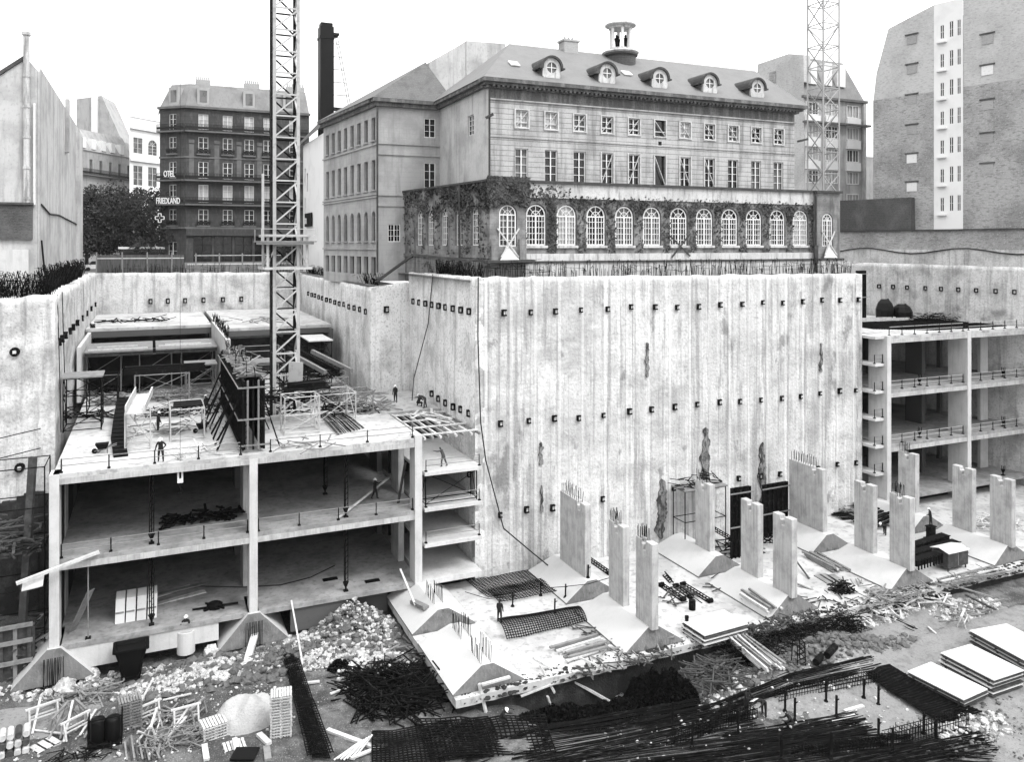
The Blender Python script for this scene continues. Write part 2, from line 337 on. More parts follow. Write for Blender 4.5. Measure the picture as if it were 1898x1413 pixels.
def anchor(r, q, n, z, s=1., big=False):
    """steel anchor head on its bearing block"""
    u = Vector((-n.y, n.x)); n3 = Vector((n.x, n.y, 0)); u3 = Vector((u.x, u.y, 0)); z3 = Vector((0,0,1))
    c = Vector((q.x, q.y, z)); mb = MB()
    def bx(du0, du1, dz0, dz1, d0, d1):
        mb.hexa([c+u3*a+n3*b+z3*e for e in (dz0, dz1) for a, b in ((du0,d0),(du1,d0),(du1,d1),(du0,d1))])
    if big:
        mb.cm = 0
        for k in range(12):
            a0, a1 = 2*math.pi*k/12, 2*math.pi*(k+1)/12
            P = [c+n3*.35+u3*math.cos(a)*rr+z3*math.sin(a)*rr for a, rr in ((a0,.17),(a1,.17),(a1,.37),(a0,.37))]
            mb.extr(P, -n3*.5)
        mb.cm = 1; bx(-.12,.12,-.12,.12,-.1,.5)
    else:
        mb.cm = 0
        bx(-.26*s,-.10*s,-.36*s,.36*s,-.1,.34*s); bx(-.10*s,.26*s,.20*s,.36*s,-.1,.34*s); bx(-.10*s,.26*s,-.36*s,-.20*s,-.1,.34*s)
        mb.cm = 1; bx(-.10*s,.14*s,-.20*s,.20*s,-.1,.22*s)
        mb.cm = 0; bx(.14*s,.26*s,-.2*s,.2*s,-.1,.12*s)
    mb.build('anchor_head', ['steel_dark', 'conc'], r)
def tufts(r, p0, p1, z, n, h=1.2, kindname='starter_bars', lean=.3, back=.4, mat='rust'):
    p0 = Vector(p0); p1 = Vector(p1); u = (p1-p0).normalized(); nn = Vector((u.y, -u.x)); mb = MB()
    for i in range(n):
        q = p0+(p1-p0)*rnd()-nn*U(.1, back)
        zz = z(q) if callable(z) else z
        a = Vector((q.x, q.y, zz-.2)); hh = h*U(.4, 1.1)
        b = a+Vector((U(-lean, lean)*hh, U(-lean, lean)*hh, hh)); mb.bar(a, b, .035)
        if rnd() < .35:
            c = b+Vector((U(-.6, .6), U(-.3, .3), U(-.5, .1))); mb.bar(b, c, .03)
    for k in range(int(n/12)):
        t = rnd(); q = p0+(p1-p0)*t; zz = (z(q) if callable(z) else z)+h*U(.15, .7)
        mb.bar(Vector((q.x, q.y, zz))-Vector((nn.x*.3, nn.y*.3, 0)), Vector((q.x+u.x*U(1,3), q.y+u.y*U(1,3), zz+U(-.2,.2)))-Vector((nn.x*.3, nn.y*.3, 0)), .03)
    return tag(mb.build(kindname, mat, r), kind='stuff')
# main face under the old building
w1, u, n, p = pitwall('tall whitewashed concrete pit wall under the old building with three rows of anchor heads', (26,66.4), (72.2,66.4), 25.15, 24.85, -3, 'wall_main', jag=.1)
for z0, off in ((22.0,.2), (12.0,0), (4.0,-.1)):
    for i in range(17):
        if z0 < 5 and i in (5,6,8): continue
        anchor(w1, Vector((28.4+2.68*i+U(-.15,.15)+off, 66.4)), n, z0+U(-.12,.12), U(.62,.85))
def wall_gouge(r, px, y0, y1, wpx):  # flat dark patch standing for a shaded gouge in the wall
    X = onY(px, 66.3); d_ = dY(px, 66.3); z1, z0 = Z(y0, d_), Z(y1, d_); ww = wpx*d_/FOC/2; n_ = 34; Lp = []; Rp = []
    for i in range(n_+1):
        t = i/n_; w_ = ww*(.25+.75*min(1,max(0,.5+1.3*noise.noise(Vector((t*5,px*.1,4))))))*U(.75,1.15)*(1 if 0 < i < n_ else .1)*(.6 if t > .8 else 1); c_ = X+ww*.9*noise.noise(Vector((t*3,px,0))); Lp.append((c_-w_, z0+(z1-z0)*t)); Rp.append((c_+w_, z0+(z1-z0)*t))
    m_ = MB()
    for i in range(n_):
        m_.extr([(x, 66.22, z) for x, z in (Lp[i], Rp[i], Rp[i+1], Lp[i+1])], (0,.3,0))
    m_.build('gouge_shade', 'gouge_dark', r)
for a_ in ((1003,820,862,11),(1004,900,950,7),(1308,793,905,22),(1414,820,935,20),(1226,888,1000,20),(1200,635,700,9),(1522,636,690,8)): wall_gouge(w1, *a_)
mb = MB()
tufts(w1, (26.5,67.3), (72,67.3), 25.0, 420, 1.7, lean=.12, back=.9)
w2, u, n, p = pitwall('pit wall running back from the corner of the tall white wall', (26,86.5), (26,66.4), 25.0, 25.15, -3, 'wall_side', wav=.12)
for i in range(9): anchor(w2, Vector((26, 67.6+i*2.1)), n, 22.1-i*.02, .85)
for i in range(6): anchor(w2, Vector((26, 67.6+i*2.1)), n, 12.9+U(-.1,.1), .85)
for i in range(3): anchor(w2, Vector((26, 67.6+i*2.3)), n, 7.6+U(-.1,.1), .7)
tufts(w2, (27,86), (27,68), 25.0, 260, 1.6, lean=.35)
w3, u, n, p = pitwall('short jog of pit wall left of the tall white wall', (21.7,86.4), (26,86.4), 23.5, 23.8, -3, 'wall_side')
anchor(w3, Vector((23.4, 86.4)), n, 21.0, 1.)
w4, u, n, p = pitwall('long pit wall below the wing of the old building with a dotted row of anchors', (21.7,131.5), (21.7,86.4), 23.5, 23.4, -3, 'wall_side', wav=.12)
for i in range(14): anchor(w4, Vector((21.7, 88.2+i*2.75)), n, 20.7+U(-.06,.06), .85)
tufts(w4, (22.5,131), (22.5,87), 23.5, 500, 1.5, lean=.4)
w5, u, n, p = pitwall('far back wall of the pit below the street fence', (-7.3,131.4), (21.7,131.4), 24.0, 23.7, -3, 'wall_pit')
for px in (279,311,343,377,413,447): anchor(w5, Vector((onY(px,131.4), 131.4)), n, 19.7, 1.05)
tufts(w5, (-6,132), (21,132), 23.9, 170, 1.5, lean=.15)
w6, u, n, p = pitwall('left side wall of the pit seen edge on, hung with ropes', (-7.3,76.6), (-7.3,131.4), 23.8, 24.0, -3, 'wall_pit', wav=.16, jag=.3)
for y in (78.5,81,84,88,92,97,103,110,118,126): anchor(w6, Vector((-7.3, y)), n, 19.8, .9)
tufts(w6, (-8,77.5), (-8,118), 23.9, 600, 2.4, lean=.35)
w7, u, n, p = pitwall('bright rough pit wall at the left edge with two ring shaped anchors', (-44,76.6), (-7.3,76.6), 23.6, 23.8, -3, 'wall_pit', wav=.22, jag=.3)
anchor(w7, Vector((onY(28,76.6), 76.6)), n, 19.35, big=True); anchor(w7, Vector((onY(37,76.6), 76.6)), n, 9.9, big=True)
mb = MB()
for k in range(73):
    x = -44+k*.5; h0 = 7.6+1.2*noise.noise(Vector((x*.3,0,2)))+U(-.15,.15); y1 = 76.15+.3*noise.noise(Vector((x*.8,3,3))); mb.box(x,x+.5,y1,76.7,-3,h0)
mb.build('clay_face', 'earth_dark', w7)
tufts(w7, (-13,77.3), (-7.6,77.3), 23.7, 260, 2.2, lean=.4)
A8, B8 = (93.2,89.8), (106.5,29.2)
w8, u, n, p = pitwall('smooth grey pit wall at the right behind the roof slab with one row of anchors', A8, B8, 25.5, 24.9, -3, 'wall_pit', jag=.05, wav=.04)
for px in (1630,1656,1682,1716,1745,1777,1810,1846,1881):
    r = ray(px); t = (A8[0]*r[1]-A8[1]*r[0])/(-(B8[0]-A8[0])*r[1]+(B8[1]-A8[1])*r[0])
    anchor(w8, Vector(A8)+(Vector(B8)-Vector(A8))*t, n, 22.2, .8)
w9, u, n, p = pitwall('hidden return of the pit wall behind the right hand slabs', (72.2,100), (93.2,100), 24.9, 24.9, -3, 'wall_pit')
w10, u, n, p = pitwall('return of the tall white wall facing the right hand slabs', (72.2,66.4), (72.2,100), 24.85, 24.9, -3, 'wall_pit')
pitwall('short closing stretch of pit wall behind the dark formwork panel', (93.2,100), (93.2,89.8), 24.9, 25.5, -3, 'wall_pit')
# ================================================================ CONCRETE FRAMES
def holes(mb, x0, x1, y0, y1, z0, z1, hole=None):
    if not hole: mb.box(x0,x1,y0,y1,z0,z1); return
    a, b, c, d = hole
    mb.box(x0,a,y0,y1,z0,z1); mb.box(b,x1,y0,y1,z0,z1); mb.box(a,b,y0,c,z0,z1); mb.box(a,b,d,y1,z0,z1)
L = root('car_park_structure', (7.1,64.5,0), 'half built concrete car park at the left with a crane rising through it', 'car park frame')
CRH = (9.6,13.2,76.2,79.8)
mb = MB(); mb.box(-6.3,20.5,64.5,131.3,-.35,0); mb.build('slab', 'conc_in_shade', L)
mb = MB(); mb.box(-6.3,20.5,64.5,131.3,5.7,6.0); mb.build('slab', 'conc_in_shade', L)
for z in (5.7, 11.7):
    for x0, x1 in ((-5.9,6.8), (7.4,19.9)): mb = MB(); mb.box(x0,x1,66,96.9,z-.06,z-.004); mb.build('soffit_shade_sheet', 'wood_dark', L)  # dark sheets added under the slabs to deepen the shade
for z0 in (.02, 6.02): mb = MB(); mb.box(-6.28,-6.0,66.2,96.9,z0,z0+5.5); mb.build('side_shade_wall', 'bay_shade_dark', L)  # dark side walls added to deepen the shade in the bays
for z0 in (.03, 6.03):
    mb = MB(); mb.box(20.85,25.9,76,76.2,z0,z0+2.6); mb.box(20.85,25.9,76,76.2,z0+3,z0+5.6); mb.build('ramp_back_wall', 'bay_shade_dark', L)
mb = MB(); holes(mb,-6.3,20.5,64.5,131.3,11.7,12.0,CRH); mb.box(20.5,25.9,75.5,86.2,11.7,12.0); mb.build('slab', 'conc_white', L)
mb = MB(); mb.box(7.4,20.6,102,131.3,17.75,18.1); mb.build('slab', 'conc_white', L)
mb = MB(); mb.box(-7.2,6.9,109,131.3,17.65,18.0); mb.build('slab', 'conc_white', L)
for z in (3.0, 6.0, 9.0):
    mb = MB(); mb.box(20.81,25.95,64.6,84,z-.28,z+.003); mb.build('slab', 'conc', L)
mb = MB(); mb.box(20.81,25.95,64.6,84,-.4,.02); mb.build('slab', 'conc', L)
for z in (6.0, 12.0):                               # front edge beams
    for x0, x1 in ((-5.9,6.8), (7.4,19.9)):
        mb = MB(); mb.box(x0,x1,64.42,64.95,z-.72,z-.31); mb.build('edge_beam', 'pier', L)
mb = MB(); mb.box(7.4,20.6,101.96,102.5,17.1,17.74); mb.build('edge_beam', 'conc_dark_shade', L)
mb = MB(); mb.box(-7.2,6.9,108.95,109.5,16.9,17.64); mb.build('edge_beam', 'conc_dark_shade', L)
for x, wdt in ((-6.2,.62), (7.1,.6), (20.2,.62)):
    dp = 1.5
    mb = MB()
    mb.box(x-wdt/2,x+wdt/2,64.38,64.38+dp,-.2,11.68 if x > 0 and x < 20 else (12.25 if x > 0 else 12.0)); mb.build('column', 'conc', L)
    for y, l in ((69.5,2.4), (77,3), (86,3), (95,3), (106,3)):
        mb = MB(); mb.box(x-.25,x+.25,y,y+l,-.2,11.68); mb.build('wall_pier', 'pier' if y < 70 else 'conc_dark_shade', L)  # deeper piers take the darker concrete as painted shade
mb = MB(); mb.box(6.9,7.35,87,109,12.0,18.4); mb.build('cross_wall', 'conc', L)
mb = MB(); mb.box(20.2,20.55,100.5,131,12.0,17.7); mb.build('cross_wall', 'conc_dark_shade', L)
mb = MB(); mb.box(-6.95,-6.6,93,109,12,17.6); mb.build('cross_wall', 'conc', L)
mb = MB()
for x in (8.6, 12.6, 16.6): mb.box(x-.2,x+.2,118,118.5,12,17.7)
for y in (88,92,96,100,104,108): mb.bar((7.1+U(-.1,.1), y, 18.3), (7.1+U(-.2,.2), y, 19.4), .05)
for k in range(70): 
    y = U(87.5,109); mb.bar((7.0+rnd()*.3, y, 18.3), (7.0+U(-.1,.4), y+U(-.1,.1), 19.2+rnd()*.5), .035)
tag(mb.build('starter_bars', 'rust', L), kind='stuff')
# dark screens added to keep the back of the upper bays black
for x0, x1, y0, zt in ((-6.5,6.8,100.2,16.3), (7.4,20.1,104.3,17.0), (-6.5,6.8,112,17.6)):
    mb = MB(); mb.box(x0,x1,y0,y0+.2,12.02,zt); mb.build('shade_screen', 'bay_shade_dark', L)
for z0, z1 in ((.02,5.6), (6.02,11.6)):
    mb = MB(); mb.box(-6.0,20.2,88,88.3,z0,z1); mb.build('back_shade_wall', 'bay_shade_dark', L)  # dark wall set close behind to blacken the bays
mb = MB(); mb.box(-5.9,-1.5,64.55,64.85,-1.9,-.36); mb.box(-1.5,4.6,64.6,64.9,-1.7,-.36); mb.build('plinth_wall', 'conc', L)
mb = MB(); mb.box(9.9,14.5,64.7,65.0,-2.2,-.36); mb.box(14.8,18.0,66,66.3,-2.6,-.36); mb.build('plinth_wall', 'conc_dark_shade', L)
# right hand frame
R = root('car_park_structure', (74,64.5,0), 'tall open concrete car park at the right edge with four slabs', 'car park frame')
xe = [74.0, 86.9, 99.8]
def rx(y): return A8[0]+(y-A8[1])*(B8[0]-A8[0])/(B8[1]-A8[1])-.5
for z in (0, 6.0, 12.0, 18.0):
    mb = MB(); mb.prism([(74.2,64.5),(rx(64.5),64.5),(rx(89),89),(74.2,89)], z-.32, z); mb.build('slab', 'conc_white' if z > 17 else 'conc_in_shade', R)
    if z: mb = MB(); mb.prism([(74.5,66.9),(rx(66.9)-.3,66.9),(rx(82)-.3,82),(74.5,82)], z-.38, z-.324); mb.build('soffit_shade_sheet', 'wood_dark', R)  # added dark sheet below each slab, for deeper shade
for z in (0, 3., 6.0, 9., 12.0, 15., 18.0):
    mb = MB(); mb.box(72.3,73.69,64.7,80,z-.29,z+.004); mb.build('slab', 'conc', R)
for z in (6.0, 12.0, 18.0):
    for x0, x1 in ((74.3,86.6), (87.2,98.2)):
        mb = MB(); mb.box(x0,x1,64.4,64.95,z-.78,z-.33); mb.build('edge_beam', 'pier', R)
for x in (74.0, 86.9):
    mb = MB(); mb.box(x-.3,x+.3,64.34,66.9,-1.6,18.05); mb.build('column', 'conc', R)
    for y, l in ((70.5,2.4), (77,2.6), (83,2)):
        mb = MB(); mb.box(x-.28,x+.28,y,y+l,-.2,17.68); mb.build('wall_pier', 'conc_dark_shade', R)
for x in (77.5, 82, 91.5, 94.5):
    mb = MB(); mb.box(x-.25,x+.25,74,74.5,0,17.68); mb.build('wall_pier', 'conc_dark_shade', R)
for z0 in (0, 6, 12):
    mb = MB(); mb.box(74.3,94,82.5,82.8,z0+.02,z0+5.6); mb.build('back_shade_wall', 'bay_shade_dark', R)  # dark wall added so the right bays fall into shade
    mb = MB(); mb.box(95.2,96.6,69,69.4,z0,z0+5.6); mb.build('wall_pier', 'conc', R)
# ================================================================ FOOTINGS AND PIERS
def footing(x, y0, y1, zb, label, grp='ridged footings on the raft'):
    x += .3; o = root('strip_footing', (x, y0, zb), label, 'footing', grp); mb = MB()
    a = 2.55; c = .42; e = .25; zt = 0.0; zf = zb+.12
    P = lambda dx, y, z: (x+dx, y, z)
    A = [P(-a,y0,zf), P(a,y0,zf), P(a,y1,zf), P(-a,y1,zf)]; T = [P(-c,y0+e,zt), P(c,y0+e,zt), P(c,y1-.9,zt), P(-c,y1-.9,zt)]
    B = [P(-a,y0,zb), P(a,y0,zb), P(a,y1,zb), P(-a,y1,zb)]
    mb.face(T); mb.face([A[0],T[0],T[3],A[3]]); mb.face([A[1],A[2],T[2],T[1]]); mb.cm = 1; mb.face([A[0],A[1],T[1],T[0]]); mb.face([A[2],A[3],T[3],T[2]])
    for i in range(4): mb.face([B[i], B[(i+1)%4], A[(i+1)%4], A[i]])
    mb.build('footing_body', ['slope', 'footing_end_shade'], o); return o
def bars_on(o, x0, x1, y0, y1, z, n, h, name='starter_bars'):
    mb = MB()
    for i in range(n):
        for xx in (x0, x1):
            yy = y0+(y1-y0)*(i+.5)/n; hh = h*U(.75, 1.05)
            mb.bar((xx+U(-.03,.03), yy, z-.05), (xx+U(-.08,.08), yy+U(-.06,.06), z+hh), .035)
    mb.build(name, 'rust', o)
ordn = ['leftmost', 'second from the left', 'third from the left', 'fourth from the left', 'rightmost']
for k, fx in enumerate(FX):
    extra = ', bare starter bars on its ridge' if k == 0 else ', carrying two notched piers'
    f = footing(fx, 49.8, 57.4, RAFT+.004, 'white ridged footing in the front row, %s%s' % (ordn[k], extra))
    f2 = footing(fx, 58.8, 66.2, RAFT+.004, 'white ridged footing in the back row, %s, %s' % (ordn[k], 'beside the frame column' if k == 0 else 'nearer the pit wall'))
    if k == 0:
        bars_on(f, fx-.1, fx+.6, 50.1, 52.2, 0, 9, 1.35); bars_on(f, fx-.1, fx+.6, 53.9, 55.9, 0, 9, 1.3); bars_on(f2, fx-.1, fx+.6, 60.0, 62.2, 0, 9, 1.2)
for i, (fx, wd) in enumerate(((-6.2, 'the left corner column'), (7.1, 'the middle column'))):
    f = footing(fx-.3, 63.9, 68.5, -2.35, 'sloping concrete footing end under %s, rusty bars hanging from it' % wd, 'footings under the left frame')
    mb = MB()
    for j in range(12):
        xx = fx-.6+j*.11+U(-.03,.03); mb.bar((xx, 63.85, -.5), (xx+U(-.1,.1), 63.7, -2.3), .035)
    mb.build('hanging_bars', 'rust', f)
def pier(x, y0, y1, h, label, bars=0, notch=.5, thick=.6):
    o = root('concrete_pier', (x, y0, 0), label, 'concrete pier', 'notched concrete piers on the footings')
    ym = (y0+y1)/2 if y1-y0 < 3 else y0+1.15; nb = notch/2; d = .75; e = h+.0
    prof = [(y0,0), (y1,0), (y1,h), (ym+nb+.05,h-.02), (ym+nb,h-.33), (ym+nb-.18,h-.35), (ym+nb-.18,h-d), (ym-nb,h-d), (ym-nb,h), (y0,h)]
    mb = MB(); mb.extr([(x, y, z-.15 if z == 0 else z) for y, z in prof], (thick,0,0)); 
    b = mb.build('pier_body', 'pier', o)
    bv = b.modifiers.new('b', 'BEVEL'); bv.width = .035; bv.segments = 2; bv.limit_method = 'ANGLE'
    if bars: bars_on(o, x+.08, x+.5, ym-.1 if y1-y0 < 3 else ym, y1-.1, h-.1, bars, 1.1)
    return o
colx = {1: 'second', 2: 'third', 3: 'fourth', 4: 'rightmost'}
for k in (1, 2, 3, 4):
    x = FX[k]+.0
    rowname = {1: 'left line of piers', 2: 'second line of piers', 3: 'third line of piers', 4: 'right line of piers'}[k]
    pier(x, 49.75, 51.9, 6.15, 'notched concrete pier nearest the viewer in the %s' % rowname, bars=8 if k in (1,3) else 0)
    pier(x, 53.7, 55.85, 6.15, 'notched concrete pier in the middle of the %s' % rowname, bars=8 if k == 1 else 0)
    if k in (1, 3): pier(x, 59.7, 64.25, 6.1, 'long wall shaped concrete pier against the pit wall in the %s' % rowname, bars=10)
    else: pier(x, 60.1, 62.25, 6.1, 'notched concrete pier farthest back in the %s' % rowname, bars=7)
# ================================================================ BUILDINGS
class Face:
    """a vertical wall plane: origin o (xy), end e (xy); outward normal to the right of o->e"""
    def __init__(s, o, e):
        s.o = Vector(o); s.e = Vector(e); s.L = (s.e-s.o).length; s.u = (s.e-s.o)/s.L; s.n = Vector((s.u.y, -s.u.x))
    def p(s, u, z, d=0):                          # d > 0 stands out of the wall
        q = s.o+s.u*u+s.n*d; return (q.x, q.y, z)
    def box(s, mb, u0, u1, z0, z1, d0, d1):
        mb.hexa([s.p(a, z, d) for z in (z0, z1) for a, d in ((u0,d1),(u1,d1),(u1,d0),(u0,d0))])
    def at(s, px):                                # u where the line of sight through photo column px meets the wall
        r = ray(px); k = (s.o.x*r[1]-s.o.y*r[0])/(-s.u.x*r[1]+s.u.y*r[0]); return k
    def wall(s, mb, u0, u1, z0, z1, ops, dep=.3):
        """ops: (ua, ub, za, zb, arched)"""
        cuts = sorted(set([u0, u1]+[round(v, 4) for o in ops for v in (o[0], o[1]) if u0 < v < u1]))
        for a, b in zip(cuts, cuts[1:]):
            m = (a+b)/2; hs = sorted([o for o in ops if o[0] < m < o[1]], key=lambda o: o[2]); z = z0
            for o in hs:
                if o[2] > z: mb.face([s.p(a,z), s.p(b,z), s.p(b,o[2]), s.p(a,o[2])])
                z = o[3]
            if z1 > z: mb.face([s.p(a,z), s.p(b,z), s.p(b,z1), s.p(a,z1)])
        for ua, ub, za, zb, ar in ops:
            if ar:
                r = (ub-ua)/2; um = (ua+ub)/2; zs = zb-r; N = 8
                arc = [(um-r*math.cos(math.pi*i/N), zs+r*math.sin(math.pi*i/N)) for i in range(N+1)]
                for (x1, y1), (x2, y2) in zip(arc, arc[1:]):
                    mb.face([s.p(x1,y1), s.p(x2,y2), s.p(x2,zb), s.p(x1,zb)])
                    mb.face([s.p(x1,y1), s.p(x2,y2), s.p(x2,y2,-dep), s.p(x1,y1,-dep)])
                zt = zs
            else:
                zt = zb; mb.face([s.p(ua,zb), s.p(ub,zb), s.p(ub,zb,-dep), s.p(ua,zb,-dep)])
            mb.face([s.p(ua,za), s.p(ua,zt), s.p(ua,zt,-dep), s.p(ua,za,-dep)])
            mb.face([s.p(ub,za), s.p(ub,zt), s.p(ub,zt,-dep), s.p(ub,za,-dep)])
            mb.face([s.p(ua,za), s.p(ub,za), s.p(ub,za,-dep), s.p(ua,za,-dep)])
    def pane(s, par, o, mat, dep=.28, name='window'):
        ua, ub, za, zb, ar = o; mb = MB(); 
        mb.hexa([s.p(a, z, d) for z in (za, zb) for a, d in ((ua,-dep),(ub,-dep),(ub,-dep-.05),(ua,-dep-.05))])
        return mb.build(name, mat, par)
    def frame(s, par, o, nu, nz, w=.09, t=.045, mat='white', dep=.2, centre=True, name='frame'):
        ua, ub, za, zb, ar = o; mb = MB(); zt = zb-(ub-ua)/2 if ar else zb
        B = lambda a, b, c, d, k=0: s.box(mb, a, b, c, d, -dep-k, -dep+.06-k)
        B(ua,ua+w,za,zt); B(ub-w,ub,za,zt); B(ua+w,ub-w,za,za+w); B(ua+w,ub-w,zt-w,zt)
        um = (ua+ub)/2
        if centre: B(um-w*.6,um+w*.6,za+w,zt-w,-.015)
        for i in range(1, nu):
            x = ua+(ub-ua)*i/nu
            if abs(x-um) > .02 or not centre: B(x-t/2,x+t/2,za+w,zt-w,.01)
        for i in range(1, nz):
            z = za+(zt-za)*i/nz; B(ua+w,ub-w,z-t/2,z+t/2,.02)
        if ar:
            r = (ub-ua)/2
            for rr, ww in ((r, w), (r*.45, t)):
                N = 10
                for i in range(N):
                    a, b = math.pi*i/N, math.pi*(i+1)/N
                    q = [(um-rr*math.cos(x), zt+rr*math.sin(x)) for x in (a, b)]+[(um-(rr-ww)*math.cos(x), zt+(rr-ww)*math.sin(x)) for x in (b, a)]
                    mb.extr([s.p(x, y, -dep) for x, y in q], (s.n.x*.06, s.n.y*.06, 0))
            for a in (.25, .5, .75):
                a *= math.pi; mb.bar(s.p(um, zt, -dep+.03), s.p(um-(r-w)*math.cos(a), zt+(r-w)*math.sin(a), -dep+.03), t)
        return mb.build(name, mat, par)
# ------------------------------------------------ the old stone building in the middle
OB = root('old_stone_building', (30.4,73.8,24.9), 'large old stone building with arcade and round dormers on the edge of the pit', 'building')
mainF = Face((30.4,73.8), (69.4,73.8)); EAVE = 44.3
ops = []; U1 = []
for i in range(11):
    c = mainF.at(967)+(mainF.at(1443)-mainF.at(967))*i/10; U1.append(c)
    ops += [(c-.72,c+.72,39.85,41.6,0), (c-.72,c+.72,34.5,37.75,0)]
mb = MB(); mainF.wall(mb, 0, 39, 33, 42.5, ops, .34)
mb.cm = 1; mainF.box(mb, 0, 39, 42.5, 43.9, -.1, .003)
mb.cm = 0; mainF.box(mb, -.1, 39.1, 42.42, 42.55, .003, .2); mainF.box(mb, -.1, 39.1, 38.75, 38.87, .003, .1)
mb.build('facade_wall', ['stone', 'stone_dark'], OB)
for j, o in enumerate(ops):
    i = j//2; top = j % 2 == 0
    w = mainF.pane(OB, o, ('glass','glass','glass_mid','curtain','glass','glass_mid','glass')[int(rnd()*7)] if i != 5 else 'glass', .3)
    if not (i == 5): mainF.frame(w, o, 2, 3 if top else 4, .10, .05, dep=.22)
    elif not top:
        mb = MB(); c = U1[5]; mainF.box(mb, c+.05, c+.65, 34.5, 37.7, -.7, -.64); mb.build('open_leaf', 'glass_mid', w)
    if top or i in (3,4,5,6,7):                   # timber bracing
        z0, z1 = o[2], o[3]; mb = MB(); e = .12
        for a, b in ((o[0]-e, o[0]+.02), (o[1]-.02, o[1]+e)): mainF.box(mb, a, b, z0-.15, z1+.1, .004, .12)
        if top: mainF.box(mb, o[0], o[1], z1, z1+.1, .004, .11); mainF.box(mb, o[0], o[1], z0-.12, z0, .004, .11); 
        if top: mainF.box(mb, o[0], o[1], z0+.45, z0+.55, -.14, -.04)
        a, b = ((o[0], o[1]) if i < 5 else (o[1], o[0]))
        mb.bar(mainF.p(a, z0, -.02), mainF.p(b, z1, -.02), .12, .06)
        mb.build('brace', 'wood', w)
mb = MB(); c = U1[5]; mainF.box(mb, c-.2, c+.2, 38.9, 39.3, 0, .02); mb.build('vent', 'black_paint', OB)
# cornice with brackets, returning along the side
sideF = Face((30.4,88.8), (30.4,73.8)); wingF = Face((23.1,88.8), (30.4,88.8)); wingS = Face((20.9,108.6), (23.1,88.8))
mb = MB()
mainF.box(mb, -1.0, 40.0, 44.05, 44.42, -.5, 1.1); mainF.box(mb, -.7, 39.7, 43.8, 44.05, -.5, .75); mainF.box(mb, -.4, 39.4, 43.55, 43.8, -.5, .35)
for i in range(78):
    u = .2+i*.5; mainF.box(mb, u-.12, u+.12, 43.62, 43.8, .35, .75)
sideF.box(mb, 0, 14.9, 44.06, 44.42, -.4, .9); sideF.box(mb, 0, 14.9, 43.7, 44.06, -.3, .45)
wingF.box(mb, -.7, 6.6, 44.05, 44.42, -.4, .8); wingF.box(mb, -.4, 7.0, 43.6, 44.05, -.3, .4)
wingS.box(mb, -.2, 19.3, 44.06, 44.42, -.4, .8); wingS.box(mb, -.2, 19.6, 43.6, 44.04, -.3, .4)
mb.build('cornice', 'stone_dark', OB)
# side return
o = (sideF.at(878), sideF.at(867), 39.5, 41.6, 0); o = (min(o[0],o[1]), max(o[0],o[1]), 39.5, 41.6, 0)
mb = MB(); sideF.wall(mb, 0, 15, 25, 43.75, [o]); mb.build('side_wall', 'render_light', OB)
w = sideF.pane(OB, o, 'glass'); sideF.frame(w, o, 2, 4)
# wing front
def fo(F, a, b, za, zb, ar=0): return (F.at(a), F.at(b), za, zb, ar)
wo = [fo(wingF,786,807,40.4,42.6), fo(wingF,786,807,34.6,37.5), fo(wingF,719,742,28.4,30.4)]
mb = MB(); wingF.wall(mb, 0, 7.3, 24, 43.7, wo)
for z in (39.4, 38.2, 33.6, 32.4): wingF.box(mb, -.1, 7.3, z, z+.18, 0, .14)
wingF.box(mb, -.15, 7.3, 24, 27.4, 0, .12); mb.build('wing_front_wall', 'render', OB)
for i, o in enumerate(wo): w = wingF.pane(OB, o, 'glass'); wingF.frame(w, o, 4 if i == 2 else 2, 3, dep=.12)
# wing side with three storeys and basement openings
so = []; rows = ((39.9,42.5,0), (34.3,37.7,0), (28.5,31.9,1))
for i in range(8):
    c = wingS.L-1.35-i*2.42
    for za, zb, ar in rows: so.append((c-.62,c+.62,za,zb,ar))
    so.append((c-.75,c+.75,24.6,26.7,0))
mb = MB(); wingS.wall(mb, 0, wingS.L, 23.4, 43.7, so, .4)
for z in (39.3, 33.7, 33.4, 27.5): wingS.box(mb, -.05, wingS.L+.1, z, z+.16, 0, .16)
for o in so:
    if o[3] > 27: wingS.box(mb, o[0]-.15, o[1]+.15, o[2]-.16, o[2]-.01, 0, .22)
mb.build('wing_side_wall', 'render', OB)
for o in so:
    w = wingS.pane(OB, o, 'glass', .38); 
    if o[3] > 27: wingS.frame(w, o, 2, 4, .08, .04, dep=.3, mat='wood_mid')
# roofs
mb = MB(); E = [(29.4,72.7), (70.4,72.7), (70.4,91), (29.4,91)]; zr = 50.3
r0, r1 = (36.1,81.8,zr), (70.4,81.8,zr)
e = [(x,y,44.43) for x,y in E]
mb.face([e[0],e[1],r1,r0]); mb.face([e[2],e[3],r0,r1]); mb.face([e[3],e[0],r0]); mb.face([e[1],e[2],r1]); mb.face([e[3],e[2],e[1],e[0]])
mb.build('main_roof', 'slate', OB)
mb = MB()                                        # wing roof: hip towards the viewer
a, b, c, d = (22.3,88.0,44.44), (32,88.0,44.44), (32,109,44.44), (20.0,109,44.44)
ap, ap2 = (29.6,91.6,49.7), (29.0,109,49.2)
mb.face([a,b,ap]); mb.face([d,a,ap,ap2]); mb.face([b,c,ap2,ap]); mb.face([c,d,ap2]); mb.face([d,c,b,a]); mb.build('wing_roof', 'slate_dark', OB)
